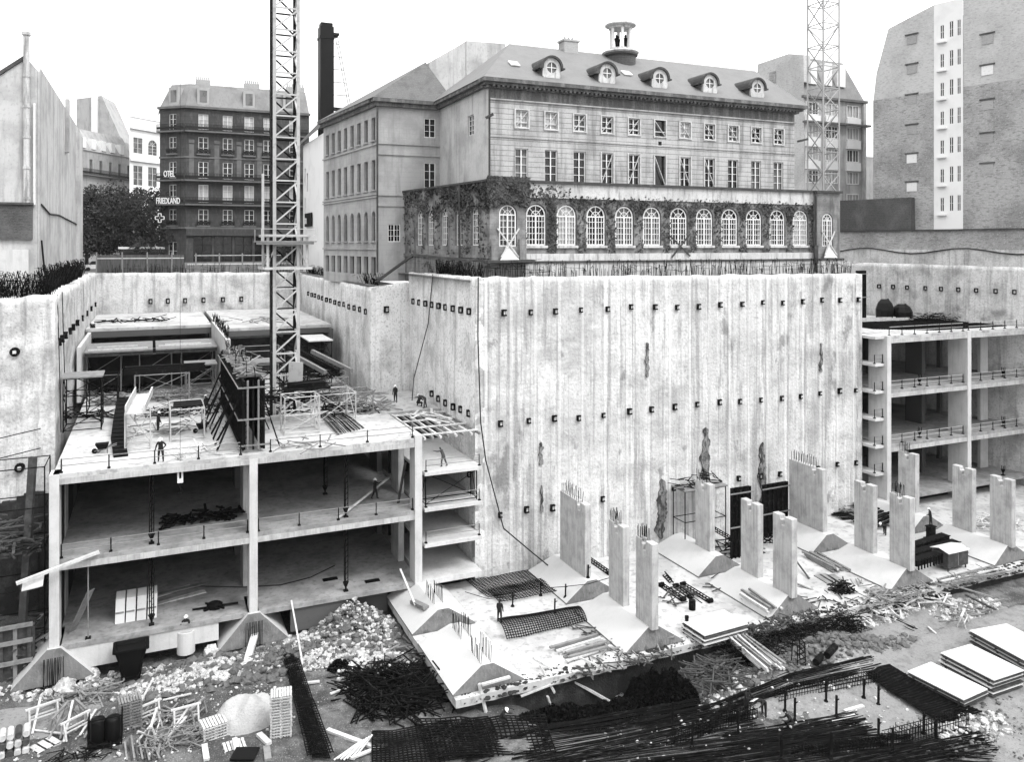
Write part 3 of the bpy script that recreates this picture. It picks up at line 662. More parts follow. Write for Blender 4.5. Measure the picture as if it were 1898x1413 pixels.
# tall rendered block rising behind
blk = Face((30.3,92.4), (40.2,92.4)); mb = MB()
mb.extr([blk.p(0,44.4), blk.p(4.7,44.4), blk.p(4.7,52.9), blk.p(0,49.9)], (0,3,0)); mb.extr([blk.p(4.7,44.4,.12), blk.p(9.9,44.4,.12), blk.p(9.9,53.1,.12), blk.p(4.7,52.95,.12)], (0,3,0))
blk.box(mb, 4.72, 8, 48.6, 48.8, .12, .25)
mb.build('rear_block', 'render_light', OB)
# dormers
for px, py in ((1022,130),(1125,140),(1222,149),(1315,157),(1403,165)):
    u = mainF.at(px)+30.4; zc = 46.15; y0 = 73.7; ds = 1.0
    d = MB(); d.cm = 0
    N = 14; arc = [(u-1.0*math.cos(math.pi*i/N), zc+1.0*math.sin(math.pi*i/N)) for i in range(N+1)]
    # front face: a ring round the oculus
    ring = [(u+.55*math.cos(2*math.pi*i/20), zc+.0+.55*math.sin(2*math.pi*i/20)) for i in range(20)]
    outer = []
    for i in range(20):
        a = 2*math.pi*i/20; ca, sa = math.cos(a), math.sin(a)
        outer.append((u+ca*1.0, zc+sa*1.0) if sa >= 0 else (u+max(-1, min(1, ca*1.5))*1.0, zc+max(-1.05, sa*1.5)))
    for i in range(20):
        j = (i+1) % 20; d.extr([(ring[i][0],y0,ring[i][1]), (outer[i][0],y0,outer[i][1]), (outer[j][0],y0,outer[j][1]), (ring[j][0],y0,ring[j][1])], (0,.2,0))
    dm = d.build('dormer', 'stone_light', OB)
    d = MB(); d.extr([(x, y0+.2, z) for x, z in [(u-1,44.8)]+arc+[(u+1,44.8)]], (0,4.0,0)); d.build('dormer_body', 'slate_dark', dm)
    d = MB(); N2 = 12
    for i in range(N2):
        a0, a1 = math.pi*i/N2, math.pi*(i+1)/N2
        q = [(u-R*math.cos(a), zc+R*math.sin(a)) for a, R in ((a0,1.0),(a1,1.0),(a1,1.22),(a0,1.22))]
        d.extr([(x, y0-.22, z) for x, z in q], (0,4.0,0))
    for sx in (-1, 1): d.box(u+sx*1.22-.22, u+sx*1.22+.22, y0-.22, y0+3, zc-.14, zc+.02)
    d.build('hood', 'lead', dm)
    d = MB(); d.lathe(0,0,[(.56,0),(.56,.02)],20); d.v = [(u+x, y0+.16+z, zc+y) for x,y,z in d.v]; g = d.build('oculus_pane', 'glass_mid', dm)
    d = MB(); d.box(u-.04,u+.04,y0+.05,y0+.12,zc-.54,zc+.54); d.box(u-.54,u+.54,y0+.055,y0+.115,zc-.04,zc+.04); d.build('glazing_bar', 'white', g)
mb = MB(); 
for px, zz in ((958,46.6),(1172,46.9)):
    X = onY(px, 75.4); y = 72.7+(zz-44.43)/(zr-44.43)*9.1
    mb.extr([(X-.5,y-.4,zz-.18),(X+.5,y-.4,zz-.18),(X+.5,y+.5,zz+.42),(X-.5,y+.5,zz+.42)], (0,-.08,.1))
mb.build('skylight', 'white', OB)
mb = MB(); X = onY(1053, 82); mb.box(X-.9,X+.9,81.2,82.6,49.5,51.2); mb.box(X-1.05,X+1.05,81.1,82.7,51.2,51.4); 
for k in range(3): mb.tube((X-.5+k*.5,81.9,51.4),(X-.5+k*.5,81.9,51.8),.13,8)
mb.build('chimney', 'brick_pale', OB)
# lantern with statues
X = onY(1150, 81.0); Yc = 81.0
mb = MB(); mb.lathe(X,Yc,[(1.75,47.8),(1.75,49.9),(2.0,50.05),(2.0,50.25)],28); cu = mb.build('lantern_drum', 'brick_low', OB)
mb = MB(); mb.lathe(X,Yc,[(2.0,50.25),(2.15,50.4),(2.0,50.55),(1.3,50.7),(1.3,50.9)],28); mb.build('ledge', 'stone_light', cu)
mb = MB()
for k in range(6):
    a = math.radians(-90-24+60*k+4); mb.tube((X+1.15*math.cos(a),Yc+1.15*math.sin(a),50.9),(X+1.15*math.cos(a),Yc+1.15*math.sin(a),53.2),.17,8)
mb.build('lantern_column', 'white', cu)
mb = MB(); mb.lathe(X,Yc,[(1.35,53.2),(1.35,53.4),(1.8,53.55),(1.8,53.68),(1.3,53.85),(.5,53.98),(.05,54.0)],28); mb.build('lantern_roof', 'stone_light', cu)
mb = MB()
for dx, dy in ((-.5,-.1),(.5,-.15),(0,.5)):
    q = (X+dx*Cc, Yc+dy-dx*S); mb.lathe(q[0],q[1],[(.22,50.9),(.15,51.2),(.2,51.7),(.27,52.1),(.1,52.25),(.14,52.4),(.02,52.6)],8)
mb.build('lantern_figure', 'steel_dark', cu)
# downpipes
mb = MB(); mb.tube((30.3,73.5,34),(30.3,73.5,43.6),.11,8); mb.bar((29.9,73.5,40.5),(30.6,73.2,40.9),.25); mb.build('downpipe', 'lead', OB)
mb = MB(); mb.tube((23.0,88.6,25),(23.0,88.6,43.6),.11,8); mb.build('downpipe', 'lead', OB)
mb = MB(); mb.bar((69.7,73.6,40.3),(70.9,73.2,40.6),.25); mb.build('floodlight', 'lead', OB)
# ---- arcade
AY = 70.3; arcF = Face((32.5,AY), (68.8,AY)); bayF = Face((28.8,AY-.5), (32.5,AY-.5)); pavF = Face((68.8,AY-.5), (72.4,AY-.5))
arcS = Face((26.2,88.8), (28.8,AY-.5)); pavS = Face((72.4,AY-.5),(72.4,80))
ao = []
for i in range(11):
    c = arcF.at(994)+(arcF.at(1484)-arcF.at(994))*i/10; ao.append((c-1.13,c+1.13,28.0,32.05,1))
mb = MB(); arcF.wall(mb, 0, 36.3, 24.9, 32.6, ao, .35); mb.build('arcade_wall', 'arcade', OB)
for o in ao:
    w = arcF.pane(OB, o, ('glass_mid','glass','glass_mid','curtain')[int(rnd()*4)], .33)
    r = (o[0]+.1, o[1]-.1, o[2], o[3]-.1, 1); arcF.frame(w, r, 6, 5, .13, .055, dep=.2)
    mb = MB(); arcF.box(mb, o[0]-.05, o[1]+.05, 27.75, 28.0, 0, .2); mb.build('sill', 'stone_light', w)
mb = MB(); arcF.box(mb, 0, 36.3, 32.6, 34.0, -.3, .12); arcF.box(mb, 0, 36.3, 26.5, 27.2, 0, .3); arcF.box(mb, 0, 36.3, 24.9, 26.3, .02, .42)
pavF.box(mb, -.1, 3.7, 24.9, 26.3, 0, .4)
mb.build('parapet_band', 'stone_light', OB)
mb = MB(); arcF.box(mb, -.1, 36.4, 34.0, 34.25, -3.4, .35); bayF.box(mb, -.35, 4.0, 34.0, 34.22, -3.8, .35); pavF.box(mb, -.2, 3.8, 34.0, 34.24, -9, .3)
arcS.box(mb, 0, 19.2, 34.0, 34.2, -1.2, .3); arcF.box(mb, -.1, 36.4, 26.3, 26.5, .0, .55); bayF.box(mb, -.5, 4.0, 26.3, 26.55, -.1, .8); pavF.box(mb, -.2, 3.8, 26.3, 26.52, 0, .5)
mb.build('coping', 'lead', OB)
b = [(1.85-.95, 1.85+.95, 27.9, 31.9, 1)]
mb = MB(); bayF.wall(mb, 0, 3.7, 24.9, 34.0, b); bayF.box(mb, .05, .75, 26.5, 28.6, 0, .3); bayF.box(mb, 2.95, 3.65, 26.5, 28.6, 0, .3)
mb.face([(32.5,AY-.5,24.9),(32.5,AY,24.9),(32.5,AY,34),(32.5,AY-.5,34)]); mb.build('pavilion_wall', 'arcade', OB)
mb = MB(); pavF.wall(mb, 0, 3.6, 24.9, 34.0, [(.95,2.55,27.9,31.7,1)])
mb.face([(68.8,AY-.5,24.9),(68.8,AY,24.9),(68.8,AY,34),(68.8,AY-.5,34)])
pavS.wall(mb, 0, 9.5, 24.9, 34.0, [])
mb.build('pavilion_wall', 'arcade', OB)
for F, o in ((bayF, b[0]), (pavF, (.95,2.55,27.9,31.7,1))):
    w = F.pane(OB, o, 'glass_mid'); F.frame(w, (o[0]+.08,o[1]-.08,o[2],o[3]-.08,1), 4, 5, .12, .05, dep=.15)
    mb = MB(); c = (o[0]+o[1])/2; mb.bar(F.p(o[0]-.15,29.6,.1), F.p(c+.9,26.9,.5), .12); mb.bar(F.p(o[1]+.15,29.6,.12), F.p(c-.9,26.9,.52), .12); mb.build('brace', 'wood', w)
    mb = MB(); mb.extr([F.p(c-1.0,26.6,.45), F.p(c+1.0,26.6,.45), F.p(c+.1,28.2,.1), F.p(c-.1,28.2,.1)], (F.n.x*.05,F.n.y*.05,0)); mb.build('board', 'white', w)
c = (ao[5][0]+ao[5][1])/2; mb = MB(); mb.bar(arcF.p(c-1.2,29.0,.12), arcF.p(c+1.1,26.9,.45), .13); mb.bar(arcF.p(c+1.3,29.2,.14), arcF.p(c-1.2,26.8,.47), .13)
mb.build('brace', 'wood_dark', OB)
sa = []
for px in (777, 797, 823, 850, 880):
    c = arcS.at(px); sa.append((c-.8,c+.8,28.0,31.9,1))
mb = MB(); arcS.wall(mb, 0, arcS.L, 24, 34.0, sa, .45); 
arcS.box(mb, 0, arcS.L, 26.8, 27.1, 0, .2); mb.build('arcade_side_wall', 'arcade', OB)
for i, o in enumerate(sa):
    w = arcS.pane(OB, o, 'glass', .42); arcS.frame(w, o, 4, 5, .1, .05, dep=.3)
mb = MB(); mb.tube((27.8,75.2,24.5),(27.8,75.2,34),.12,8); mb.tube((26.4+.2,86.0,25),(26.4+.2,86.0,30),.08,6); mb.build('downpipe', 'lead', OB)
mb = MB(); mb.tube((68.6,69.6,25.0),(68.6,69.6,33.6),.13,8); mb.bar((68.6,69.6,26.0),(68.6,69.6,28.0),.4); mb.build('downpipe', 'lead', OB)
mb = MB(); mb.face([(26.3,88,34),(28.9,70,34),(72.3,70,34),(72.3,80,34),(69,74,33.9),(30.4,74,33.9),(30.4,88.8,33.9)]); mb.build('terrace_roof', 'lead', OB)
# ivy on the arcade
iv = MB()
def leaf(mb, p, s, n=(0,-1,0)):
    n = Vector((n[0]+U(-.8,.8), n[1]+U(-.8,.8), U(-.5,.8))).normalized(); t = n.orthogonal().normalized()
    t = Matrix.Rotation(rnd()*6.3, 3, n) @ t; b = n.cross(t); p = Vector(p)
    mb.face([p-t*s, p-b*s*.6, p+t*s, p+b*s*.6])
for k in range(26000):
    u = U(0, 36.3); z = U(26.9, 33.0)
    d = min(abs(u-(o[0]+o[1])/2) for o in ao)
    if d < 1.15 and z < 31.0: continue
    if d < 1.25 and z < 32.2 and (z-30.9)**2+d*d < 1.6: continue
    dens = .95*(1-max(0, (z-31.9))/1.1)*(.75+.9*noise.noise(Vector((u*.45, z*.5, 9))))
    if u < 6: dens += .6*(1-u/6)*(1 if z > 30.5 else .3)
    if rnd() < dens*(.33 if z < 31.0 and u > 6 else .85): leaf(iv, arcF.p(u, z+ (1.0*rnd() if u < 5 else 0), U(.03,.22)), U(.09,.2))
for k in range(13000):
    u = U(0, 19.4); z = U(26.6, 34.1); f = u/19.4
    if min(abs(u-(o[0]+o[1])/2) for o in sa) < .8 and z < 31.4: continue
    dens = (.15+.9*max(0, (z-30.2)/3.5))*(.3+f)*(.6+1.2*noise.noise(Vector((u*.5, z*.5, 3))))
    if rnd() < dens*1.3: leaf(iv, arcS.p(u, z, U(.03,.25)), U(.1,.22), (-1,0,0))
for k in range(5500):
    u = U(-.3, 4.0); z = U(31.9-(.3 if u < 1 or u > 3 else 0), 34.4)
    if rnd() < .45+.8*(z-31.9)/2.4: leaf(iv, bayF.p(u, z, U(.03,.35)), U(.1,.22))
solo(iv, 'ivy', 'ivy', 'dark ivy climbing the arcade between the arched windows, thickest over the corner bay', 'ivy')
# ramp / stair stringer in front of the side arcade
mb = MB(); P = [(22.3,86.0,24.1), (25.6,83.5,27.0), (27.4,72.0,26.6), (28.3,69.3,26.6)]
for a, b2 in zip(P, P[1:]): mb.bar(a, b2, .5, .22)
mb.bar((28.0,69.0,26.5),(32.9,69.0,26.55),.9,.25)
solo(mb, 'access_ramp', 'lead', 'dark sloping gangway along the foot of the ivy covered side arcade', 'ramp')
# ------------------------------------------------ boiler chimney
X, Y = GD(604, 127); mb = MB(); cs = root('boiler_chimney', (X,Y,24), 'tall square soot black chimney with ladder behind the old building wing', 'chimney')
h_ = 1.05; zt = 62.2
mb.box(X-h_,X+h_,Y-h_,Y+h_,24,zt); mb.box(X-h_-.1,X+h_+.1,Y-h_-.1,Y+h_+.1,zt-1.9,zt-1.5); mb.box(X-.9,X+.9,Y-.9,Y+.9,zt,zt+.6); mb.build('stack', 'black_paint', cs)
mb = MB(); mb.box(X+h_,X+1.9,Y-1.1,Y+1,zt-1.2,zt-.9); mb.build('platform', 'iron', cs)
mb = MB()
for yy in (Y-.9, Y+.45): mb.bar((X+1.6,yy,zt-1.2),(X+3.7,yy,zt-12.2),.08)
for k in range(6):
    z_ = zt-2.6-k*2.0; t = (zt-1.2-z_)/11; mb.bar((X+h_,Y-.9,z_),(X+1.6+2.1*t,Y-.9,z_),.08)
mb.build('ladder', 'iron', cs)
mb = MB(); mb.bar((X+h_,Y-1.3,49.3),(X+9,Y-4.5,48.4),.55); mb.build('flue', 'iron', cs)
# ------------------------------------------------ generic street building pieces
def win(F, par, o, nu=2, nz=3, glass='glass', fm='white', dep=.25, w=.09):
    p_ = F.pane(par, o, glass, dep); F.frame(p_, o, nu, nz, w, .05, mat=fm, dep=dep-.1); return p_
def balcony(F, par, u0, u1, z, h=1.15, d=.9, mat='iron'):
    mb = MB(); F.box(mb, u0, u1, z-.25, z, 0, d+.1); sl = mb.build('balcony', 'haus_trim', par)
    mb = MB(); F.box(mb, u0, u1, z+h-.06, z+h, d-.03, d+.04); F.box(mb, u0, u1, z+.12, z+.2, d-.03, d+.04)
    n = int((u1-u0)/.24)
    for i in range(n+1):
        u = u0+(u1-u0)*i/n; F.box(mb, u-.035, u+.035, z, z+h-.06, d-.02, d+.02)
    F.box(mb, u0, u1, z+.3, z+.7, d-.01, d+.01)
    mb.build('railing', mat, sl)
# hotel corner building
P0 = (5.4,150.8); hf = Face(P0, (26.5,150.8)); hc = Face((1.3,154.4), P0)
H = root('apartment_building', (P0[0],P0[1],24), 'dark six storey corner apartment house with balconies, grey mansard and shop at street level', 'building')
fl = ((48.2,50.9),(44.1,46.9),(39.7,42.6),(35.5,38.6),(31.6,34.3))
ho = []
for px in (377,422,462,497,545):
    c = hf.at(px)
    for a, b2 in fl: ho.append((c-.8,c+.8,a,b2,0))
sh = [(1.2+i*3.4,1.2+i*3.4+3.0,25.2,29.6,0) for i in range(5)]
mb = MB(); hf.wall(mb, 0, 21, 24, 51.8, ho+sh, .35)
co = [(hc.L/2-.75, hc.L/2+.75, a, b2, 0) for a, b2 in fl]+[(hc.L/2-.9, hc.L/2+.9, 24, 28.6, 0)]
hc.wall(mb, 0, hc.L, 24, 51.8, co, .35); mb.build('wall', 'haus', H)
for i, o in enumerate(ho+sh): win(hf, H, o, 2, 3, 'curtain' if i % 5 in (0,3) and i < 25 else 'glass', 'white' if i < 25 else 'iron')
for o in co: win(hc, H, o, 2, 3, 'glass')
for z in (47.9, 39.4, 35.2): balcony(hf, H, -.2, 20.6, z); balcony(hc, H, .1, hc.L+.2, z)
for F, us in ((hf, [hf.at(px) for px in (377,422,462,497,545)]), (hc, [hc.L/2])):
    for u in us:
        for z in (44.0, 31.5): balcony(F, H, u-1.1, u+1.1, z, .9, .3)
mb = MB()
for F, LL in ((hf, 21), (hc, hc.L)):
    F.box(mb, -.15, LL+.15, 51.8, 52.2, -.2, .5); F.box(mb, -.1, LL+.1, 43.2, 43.5, 0, .12); F.box(mb, -.15, LL+.15, 30.9, 31.2, 0, .35)
for px in (355,402,443,481):
    u = hf.at(px); hf.box(mb, u-.45, u+.45, 45.8, 46.4, 0, .12); hf.box(mb, u-.4, u+.4, 39.9, 45.6, 0, .06)
mb.build('cornice', 'haus_trim', H)
mb = MB(); hf.box(mb, 0, 18.5, 29.7, 30.9, 0, .4); mb.build('shop_fascia', 'haus', H)
mb = MB(); mb.extr([hf.p(0,52.2), hf.p(21,52.2), hf.p(20.6,56.4,-1.9), hf.p(.8,56.4,-1.9)], (0,9,0)); mb.face([hc.p(0,52.2), hc.p(hc.L,52.2), hf.p(.8,56.4,-1.9), hc.p(.9,56.4,-1.9)])
mb.face([hc.p(0,52.2), hc.p(.9,56.4,-1.9), (4,165,56.4), (1,165,52.2)]); mb.build('mansard', 'haus_roof', H)
for F, u in ((hf, hf.at(377)), (hf, hf.at(462)), (hf, hf.at(536)), (hc, hc.L/2)):
    mb = MB(); F.box(mb, u-1.0, u+1.0, 52.2, 55.6, -1.6, -.2); dm = mb.build('dormer', 'pale_bldg', H); F.pane(dm, (u-.6,u+.6,53,55.1,0), 'glass_mid', .17, 'pane')
for px, w_ in ((378,2.4),(470,2.6),(552,3.2)):
    u = hf.at(px); mb = MB(); hf.box(mb, u-w_/2, u+w_/2, 55, 57.4, -3.6, -2.6)
    for i in range(7): q = hf.p(u-w_/2+.2+i*(w_-.4)/6, 57.4, -3.1); mb.tube(q, (q[0],q[1],58.0), .12, 6)
    mb.build('chimney', 'brick_pale', H)
# lettering
def text(par, s, loc, size, mat, rz, ex=.05, name='lettering', sx=1):
    cu = bpy.data.curves.new(name, 'FONT'); cu.body = s; cu.size = size; cu.extrude = ex; cu.offset = .02
    t = bpy.data.objects.new(name, cu); col.objects.link(t); bpy.context.view_layer.update()
    me = bpy.data.meshes.new_from_object(t.evaluated_get(bpy.context.evaluated_depsgraph_get())); bpy.data.objects.remove(t)
    me.materials.clear(); me.materials.append(M[mat])
    off = Vector((0,0,0)); p_ = par
    while p_: off += p_.location; p_ = p_.parent
    o = bpy.data.objects.new(name, me); col.objects.link(o); o.location = Vector(loc)-off; o.rotation_euler = (math.pi/2, 0, rz); o.scale = (sx,1,1); o.parent = par; return o
for s, px, zt, w_, lab in (('FRIEDLAND', 289, 35.15, 4.0, 'white letter sign reading FRIEDLAND jutting from the corner of the dark apartment house'), ('OTEL', 303, 39.75, 2.1, 'white letter sign reading OTEL above the FRIEDLAND sign on the dark apartment house')):
    q = GD(px, 138); r_ = root('letter_sign', (q[0],q[1],zt), lab, 'sign')
    mb = MB(); d = Vector((Cc,-S,0)); a = Vector((q[0],q[1],zt-.12)); mb.bar(a, a+d*w_, .06); mb.build('support_rail', 'steel_mid', r_)
    text(r_, s, (q[0],q[1],zt), 1.45, 'white', -math.radians(24), sx=.54)
q = GD(296, 138); q2 = GD(318, 146)
mb = MB()
for c, zc, s_ in (((q[0],q[1]), 32.7, .75),):
    u3 = Vector((Cc,-S,0)); c = Vector((c[0],c[1],zc))
    for a, b2 in (((-s_,-s_/3),(-s_,s_/3)),((-s_,s_/3),(-s_/3,s_/3)),((-s_/3,s_/3),(-s_/3,s_)),((-s_/3,s_),(s_/3,s_)),((s_/3,s_),(s_/3,s_/3)),((s_/3,s_/3),(s_,s_/3)),((s_,s_/3),(s_,-s_/3)),((s_,-s_/3),(s_/3,-s_/3)),((s_/3,-s_/3),(s_/3,-s_)),((s_/3,-s_),(-s_/3,-s_)),((-s_/3,-s_),(-s_/3,-s_/3)),((-s_/3,-s_/3),(-s_,-s_/3))):
        mb.bar(c+u3*a[0]+Vector((0,0,a[1])), c+u3*b2[0]+Vector((0,0,b2[1])), .12)
solo(mb, 'pharmacy_cross', 'white', 'open outline cross sign below the FRIEDLAND letters', 'sign')
mb = MB(); c = Vector((q2[0],q2[1],29.7)); u3 = Vector((Cc,-S,0))
mb.bar(c-u3*.7, c+u3*.7, .2, .5); mb.bar(c-Vector((0,0,.7)), c+Vector((0,0,.7)), .5, .22)
solo(mb, 'pharmacy_cross', 'white', 'solid white cross sign over the corner shop of the dark apartment house', 'sign')
# two pale blocks on the far side of the street
f1 = Face(GD(120,188), GD(246,214)); B1 = root('apartment_building', f1.p(0,24), 'pale far apartment house with two long balconies, behind the trees at the left', 'building')
mb = MB(); oo = []
for i in range(7):
    u = f1.L*(i+.5)/7
    for a, b2 in ((45.5,49),(39.5,43),(33.5,37)): oo.append((u-.6,u+.6,a,b2,0))
f1.wall(mb, 0, f1.L, 24, 51, oo); mb.extr([f1.p(0,51,.3), f1.p(f1.L,51,.3), f1.p(f1.L,56.5,-3), f1.p(0,56.5,-3)], (0,8,0)); mb.build('wall', 'pale_bldg', B1)
for o in oo: f1.pane(B1, o, 'glass_mid')
for i in range(6):
    mb = MB(); u = f1.L*(i+.7)/7; f1.box(mb, u-.8, u+.8, 51.5, 54, -2, .3); mb.build('dormer', 'white', B1)
for z in (45.2, 39.0): balcony(f1, B1, 0, f1.L, z, 1.4)
f2 = Face(GD(240,200), GD(312,212)); B2 = root('apartment_building', f2.p(0,24), 'white ornate apartment house with a round topped attic window, left of the dark corner house', 'building')
mb = MB(); oo = []
for px in (256, 283):
    u = f2.at(px)
    for a, b2 in ((51,55),(43,48),(35,40)): oo.append((u-1.5,u+1.5,a,b2,1 if (px == 283 and a == 51) else 0))
f2.wall(mb, 0, f2.L, 24, 60, oo); mb.extr([f2.p(0,60,.2), f2.p(f2.L,60,.2), f2.p(f2.L,64,-5), f2.p(0,64.5,-4)], (2,9,0)); f2.box(mb, 0, f2.L, 49, 49.6, 0, .6); f2.box(mb, 0, f2.L, 57, 57.6, 0, .6)
mb.build('wall', 'stairwell', B2)
for o in oo: win(f2, B2, o, 2, 3, 'glass_mid')
q = [GD(130,205), GD(165,205), GD(185,215), GD(232,225)]
B3 = root('apartment_building', (q[0][0],q[0][1],24), 'pale party wall with sloping attic roof rising behind the far apartment house', 'building')
mb = MB(); a, b2 = Vector((*GD(142,232),0)), Vector((*GD(226,232),0)); h = Vector((0,0,1))
mb.extr([a+h*24, b2+h*24, b2+h*58, a+(b2-a)*.55+h*71, a+h*70], (3,12,0)); mb.build('gable', 'pale_bldg', B3)
mb = MB(); c1 = a+(b2-a)*.4; mb.bar(c1+h*56+Vector((0,-.4,0)), c1+h*71+Vector((0,-.4,0)), 1.6, .8); mb.build('chimney', 'white', B3)
# houses glimpsed between crane and wing, with dark sign
ff = Face(GD(562,138), GD(600,122)); B4 = root('town_house', ff.p(0,23.6), 'narrow scarred white house wall squeezed between tower crane and old building wing', 'building')
mb = MB(); oo = [(1.2,2.3,38,41,0),(1.2,2.3,33,36,0),(3.4,4.5,37,40,0),(3.4,4.4,26,29,0)]
ff.wall(mb, 0, ff.L, 23.6, 45, oo); mb.build('wall', 'stairwell', B4)
mb = MB(); mb.extr([ff.p(0,45,.7), ff.p(ff.L,45.6,.7), ff.p(ff.L,46.9,.2), ff.p(0,45.8,.2)], (0,3,0)); mb.build('roof', 'slate_dark', B4)
for o in oo: ff.pane(B4, o, 'glass')
qs = ff.p(ff.at(568), 31.2, .15); r_ = root('shop_sign', qs, 'small black sign board with pale letters on the narrow white house beside the tower crane', 'sign')
mb = MB(); ff.box(mb, ff.at(568), ff.at(580), 31.1, 33.3, .1, .3); mb.build('board', 'black_paint', r_)
ang = math.atan2(ff.u.y, ff.u.x)
text(r_, 'EAIER', ff.p(ff.at(568)+.08, 31.6, .34), 1.3, 'white', ang, sx=min(.6, (ff.at(580)-ff.at(568))/5.4), ex=.02)
# left gable house on the pit edge
LH = root('gabled_house', (-10.3,92,23.6), 'blind rendered gable house at the left edge with a tall flue pipe', 'building')
mb = MB(); fA = Face((-44,92), (-10.3,92)); 
mb.extr([(-44,92,23), (-10.3,92,23), (-10.3,92,45.3), (-11.2,92,46.4), (-20,92,39), (-44,92,32)], (0,49,0)); mb.build('wall', 'render_light', LH)
mb = MB(); mb.extr([(-20,91.8,39.05), (-11.1,91.8,46.5), (-11.1,91.8,46.9), (-20,91.8,39.5)], (0,.9,0)); mb.build('roof_verge', 'lead', LH)
mb = MB(); mb.extr([(-10.28,92,45.2),(-10.28,93,45.7),(-10.28,141,45.7),(-10.28,141,24),(-10.28,92,24)], (.15,0,0)); mb.build('side_wall', 'render_light', LH)
mb = MB(); mb.tube((-11.2,91.7,32),(-11.2,91.7,48.6),.28,8); mb.tube((-11.2,91.7,48.6),(-11.2,91.7,48.9),.4,8); 
for z in (32.5,35.5,38.5,41.5,44.5): mb.tube((-11.2,91.7,z),(-11.2,91.7,z+.25),.34,8)
mb.build('flue_pipe', 'stone_light', LH)
mb = MB(); mb.tube((-10.55,91.8,32),(-10.55,91.8,42),.12,6); mb.build('downpipe', 'white', LH)
mb = MB(); fA.box(mb, 10, 33.3, 28.6, 32.0, 0, .35); fA.box(mb, 10, 33.4, 32.0, 32.2, 0, .6); mb.build('slate_panel', 'brick_low', LH)
mb = MB(); fA.box(mb, 10, 33.0, 23, 27.6, 0, .5); mb.build('rubble_plinth', 'conc', LH)
mb = MB(); mb.box(-10.12,-9.7,118,119.2,40,46.8); mb.build('chimney', 'render', LH)
mb = MB(); mb.box(-10.12,-9.7,134,141,24,44.6); mb.build('side_bay', 'render_light', LH)
mb = MB(); mb.path([(-10.05,93,32.1),(-10.05,100,31.4),(-10.05,110,31.6),(-10.05,140,31.0)], .1); mb.path([(-10.05,93,28.5),(-10.05,95,26),(-10.05,97.5,24.2)], .08); mb.build('cable', 'iron', LH)
# ------------------------------------------------ apartment house behind at right
X0, Y0 = GD(1490,131); fr = Face((X0,Y0), (X0+13.3,Y0)); fg = Face((X0,Y0+11), (X0,Y0))
AP = root('apartment_building', (X0,Y0,24), 'pale brick apartment house with three bays of bay windows behind the right crane', 'building')
mb = MB(); oo = []
for px in (1505,1541,1580):
    u = fr.at(px)
    for k, a in enumerate((49.3,45.6,41.9,38.2,34.5)): oo.append((u-1.35,u+1.35,a,a+2.1,0))
fr.wall(mb, 0, 13.3, 24, 52.0, oo); fr.box(mb, 12.7, 13.3, 24, 51.8, .003, .4); mb.build('front_wall', 'render_light', AP)
for k, o in enumerate(oo): win(fr, AP, o, 4, 1, 'curtain' if k % 3 else 'glass_mid', 'white', .1, .14)
for px in (1505,1541,1580):
    u = fr.at(px)
    for k, a in enumerate((49.3,45.6,41.9)): mb = MB(); fr.box(mb, u-1.5, u+1.5, a-1.5, a-.1, 0, .4); mb.build('spandrel', 'stairwell', AP)
mb = MB(); fr.box(mb, -.5, 13.6, 50.9+1.0, 52.3, 0, .5); fr.box(mb, -.3, 13.9, 47.9, 48.2, 0, .9); mb.build('ledge', 'haus_trim', AP)
mb = MB(); fg.wall(mb, 0, 11, 24, 54.5, []); mb.extr([fg.p(0,54.5), fg.p(11,54.5), fg.p(10.9,58.9), fg.p(7.5,59.8), fg.p(0,59.6)], (1.5,0,0)); mb.build('gable_wall', 'brick_new', AP)
mb = MB(); mb.extr([fr.p(0,52.3,0), fr.p(13.3,52.3,0), fr.p(11.5,59.2,-3), fr.p(.5,59.4,-3)], (0,8,0)); mb.build('mansard', 'haus_roof', AP)
for px in (1512,1540,1565):
    u = fr.at(px); mb = MB(); fr.box(mb, u-.9, u+.9, 54.5, 58.2, -2.2, -.6); mb.build('dormer', 'white', AP)
for z_ in (48.5, 55.5): mb = MB(); fg.box(mb, 3, 4.6, z_, z_+2.1, 0, .05); mb.build('blind_window', 'brick', AP)
# ------------------------------------------------ big blind brick building, right
bo = Vector((101.8,91.5)); bd = Vector((.214,-.977)).normalized(); bf = Face(bo, bo+bd*70)
BK = root('apartment_building', (bo.x,bo.y,24), 'huge blind brick party wall at the right with a white windowed light well strip', 'building')
uA, uB = bf.at(1731), bf.at(1785)
mb = MB(); T = [(0,59.2),(1.0,61.2),(0,0)]
mb.extr([bf.p(0,28), bf.p(uA,28), bf.p(uA,50.4), bf.p(0,50.4)], -Vector((bf.n.x,bf.n.y,0))*14); mb.build('brick_wall', 'brick', BK)
mb = MB(); mb.extr([bf.p(0,50.4,-.06), bf.p(uA,50.4,-.06), bf.p(uA,63.0,-.06), bf.p(2.4,61.0,-.06), bf.p(.5,54.5,-.06)], -Vector((bf.n.x,bf.n.y,0))*14); mb.build('upper_brick_wall', 'brick_new', BK)
mb = MB(); mb.extr([bf.p(uB,28), bf.p(70,28), bf.p(70,50.4), bf.p(uB,50.4)], -Vector((bf.n.x,bf.n.y,0))*14); mb.build('brick_wall', 'brick', BK)
mb = MB(); mb.extr([bf.p(uB,50.4,-.06), bf.p(70,50.4,-.06), bf.p(70,68,-.06), bf.p(uB-.6,66,-.06), bf.p(uB-.6,63,-.06), bf.p(uB,63,-.06)], -Vector((bf.n.x,bf.n.y,0))*14); mb.build('upper_brick_wall', 'brick_new', BK)
mb = MB(); so_ = []
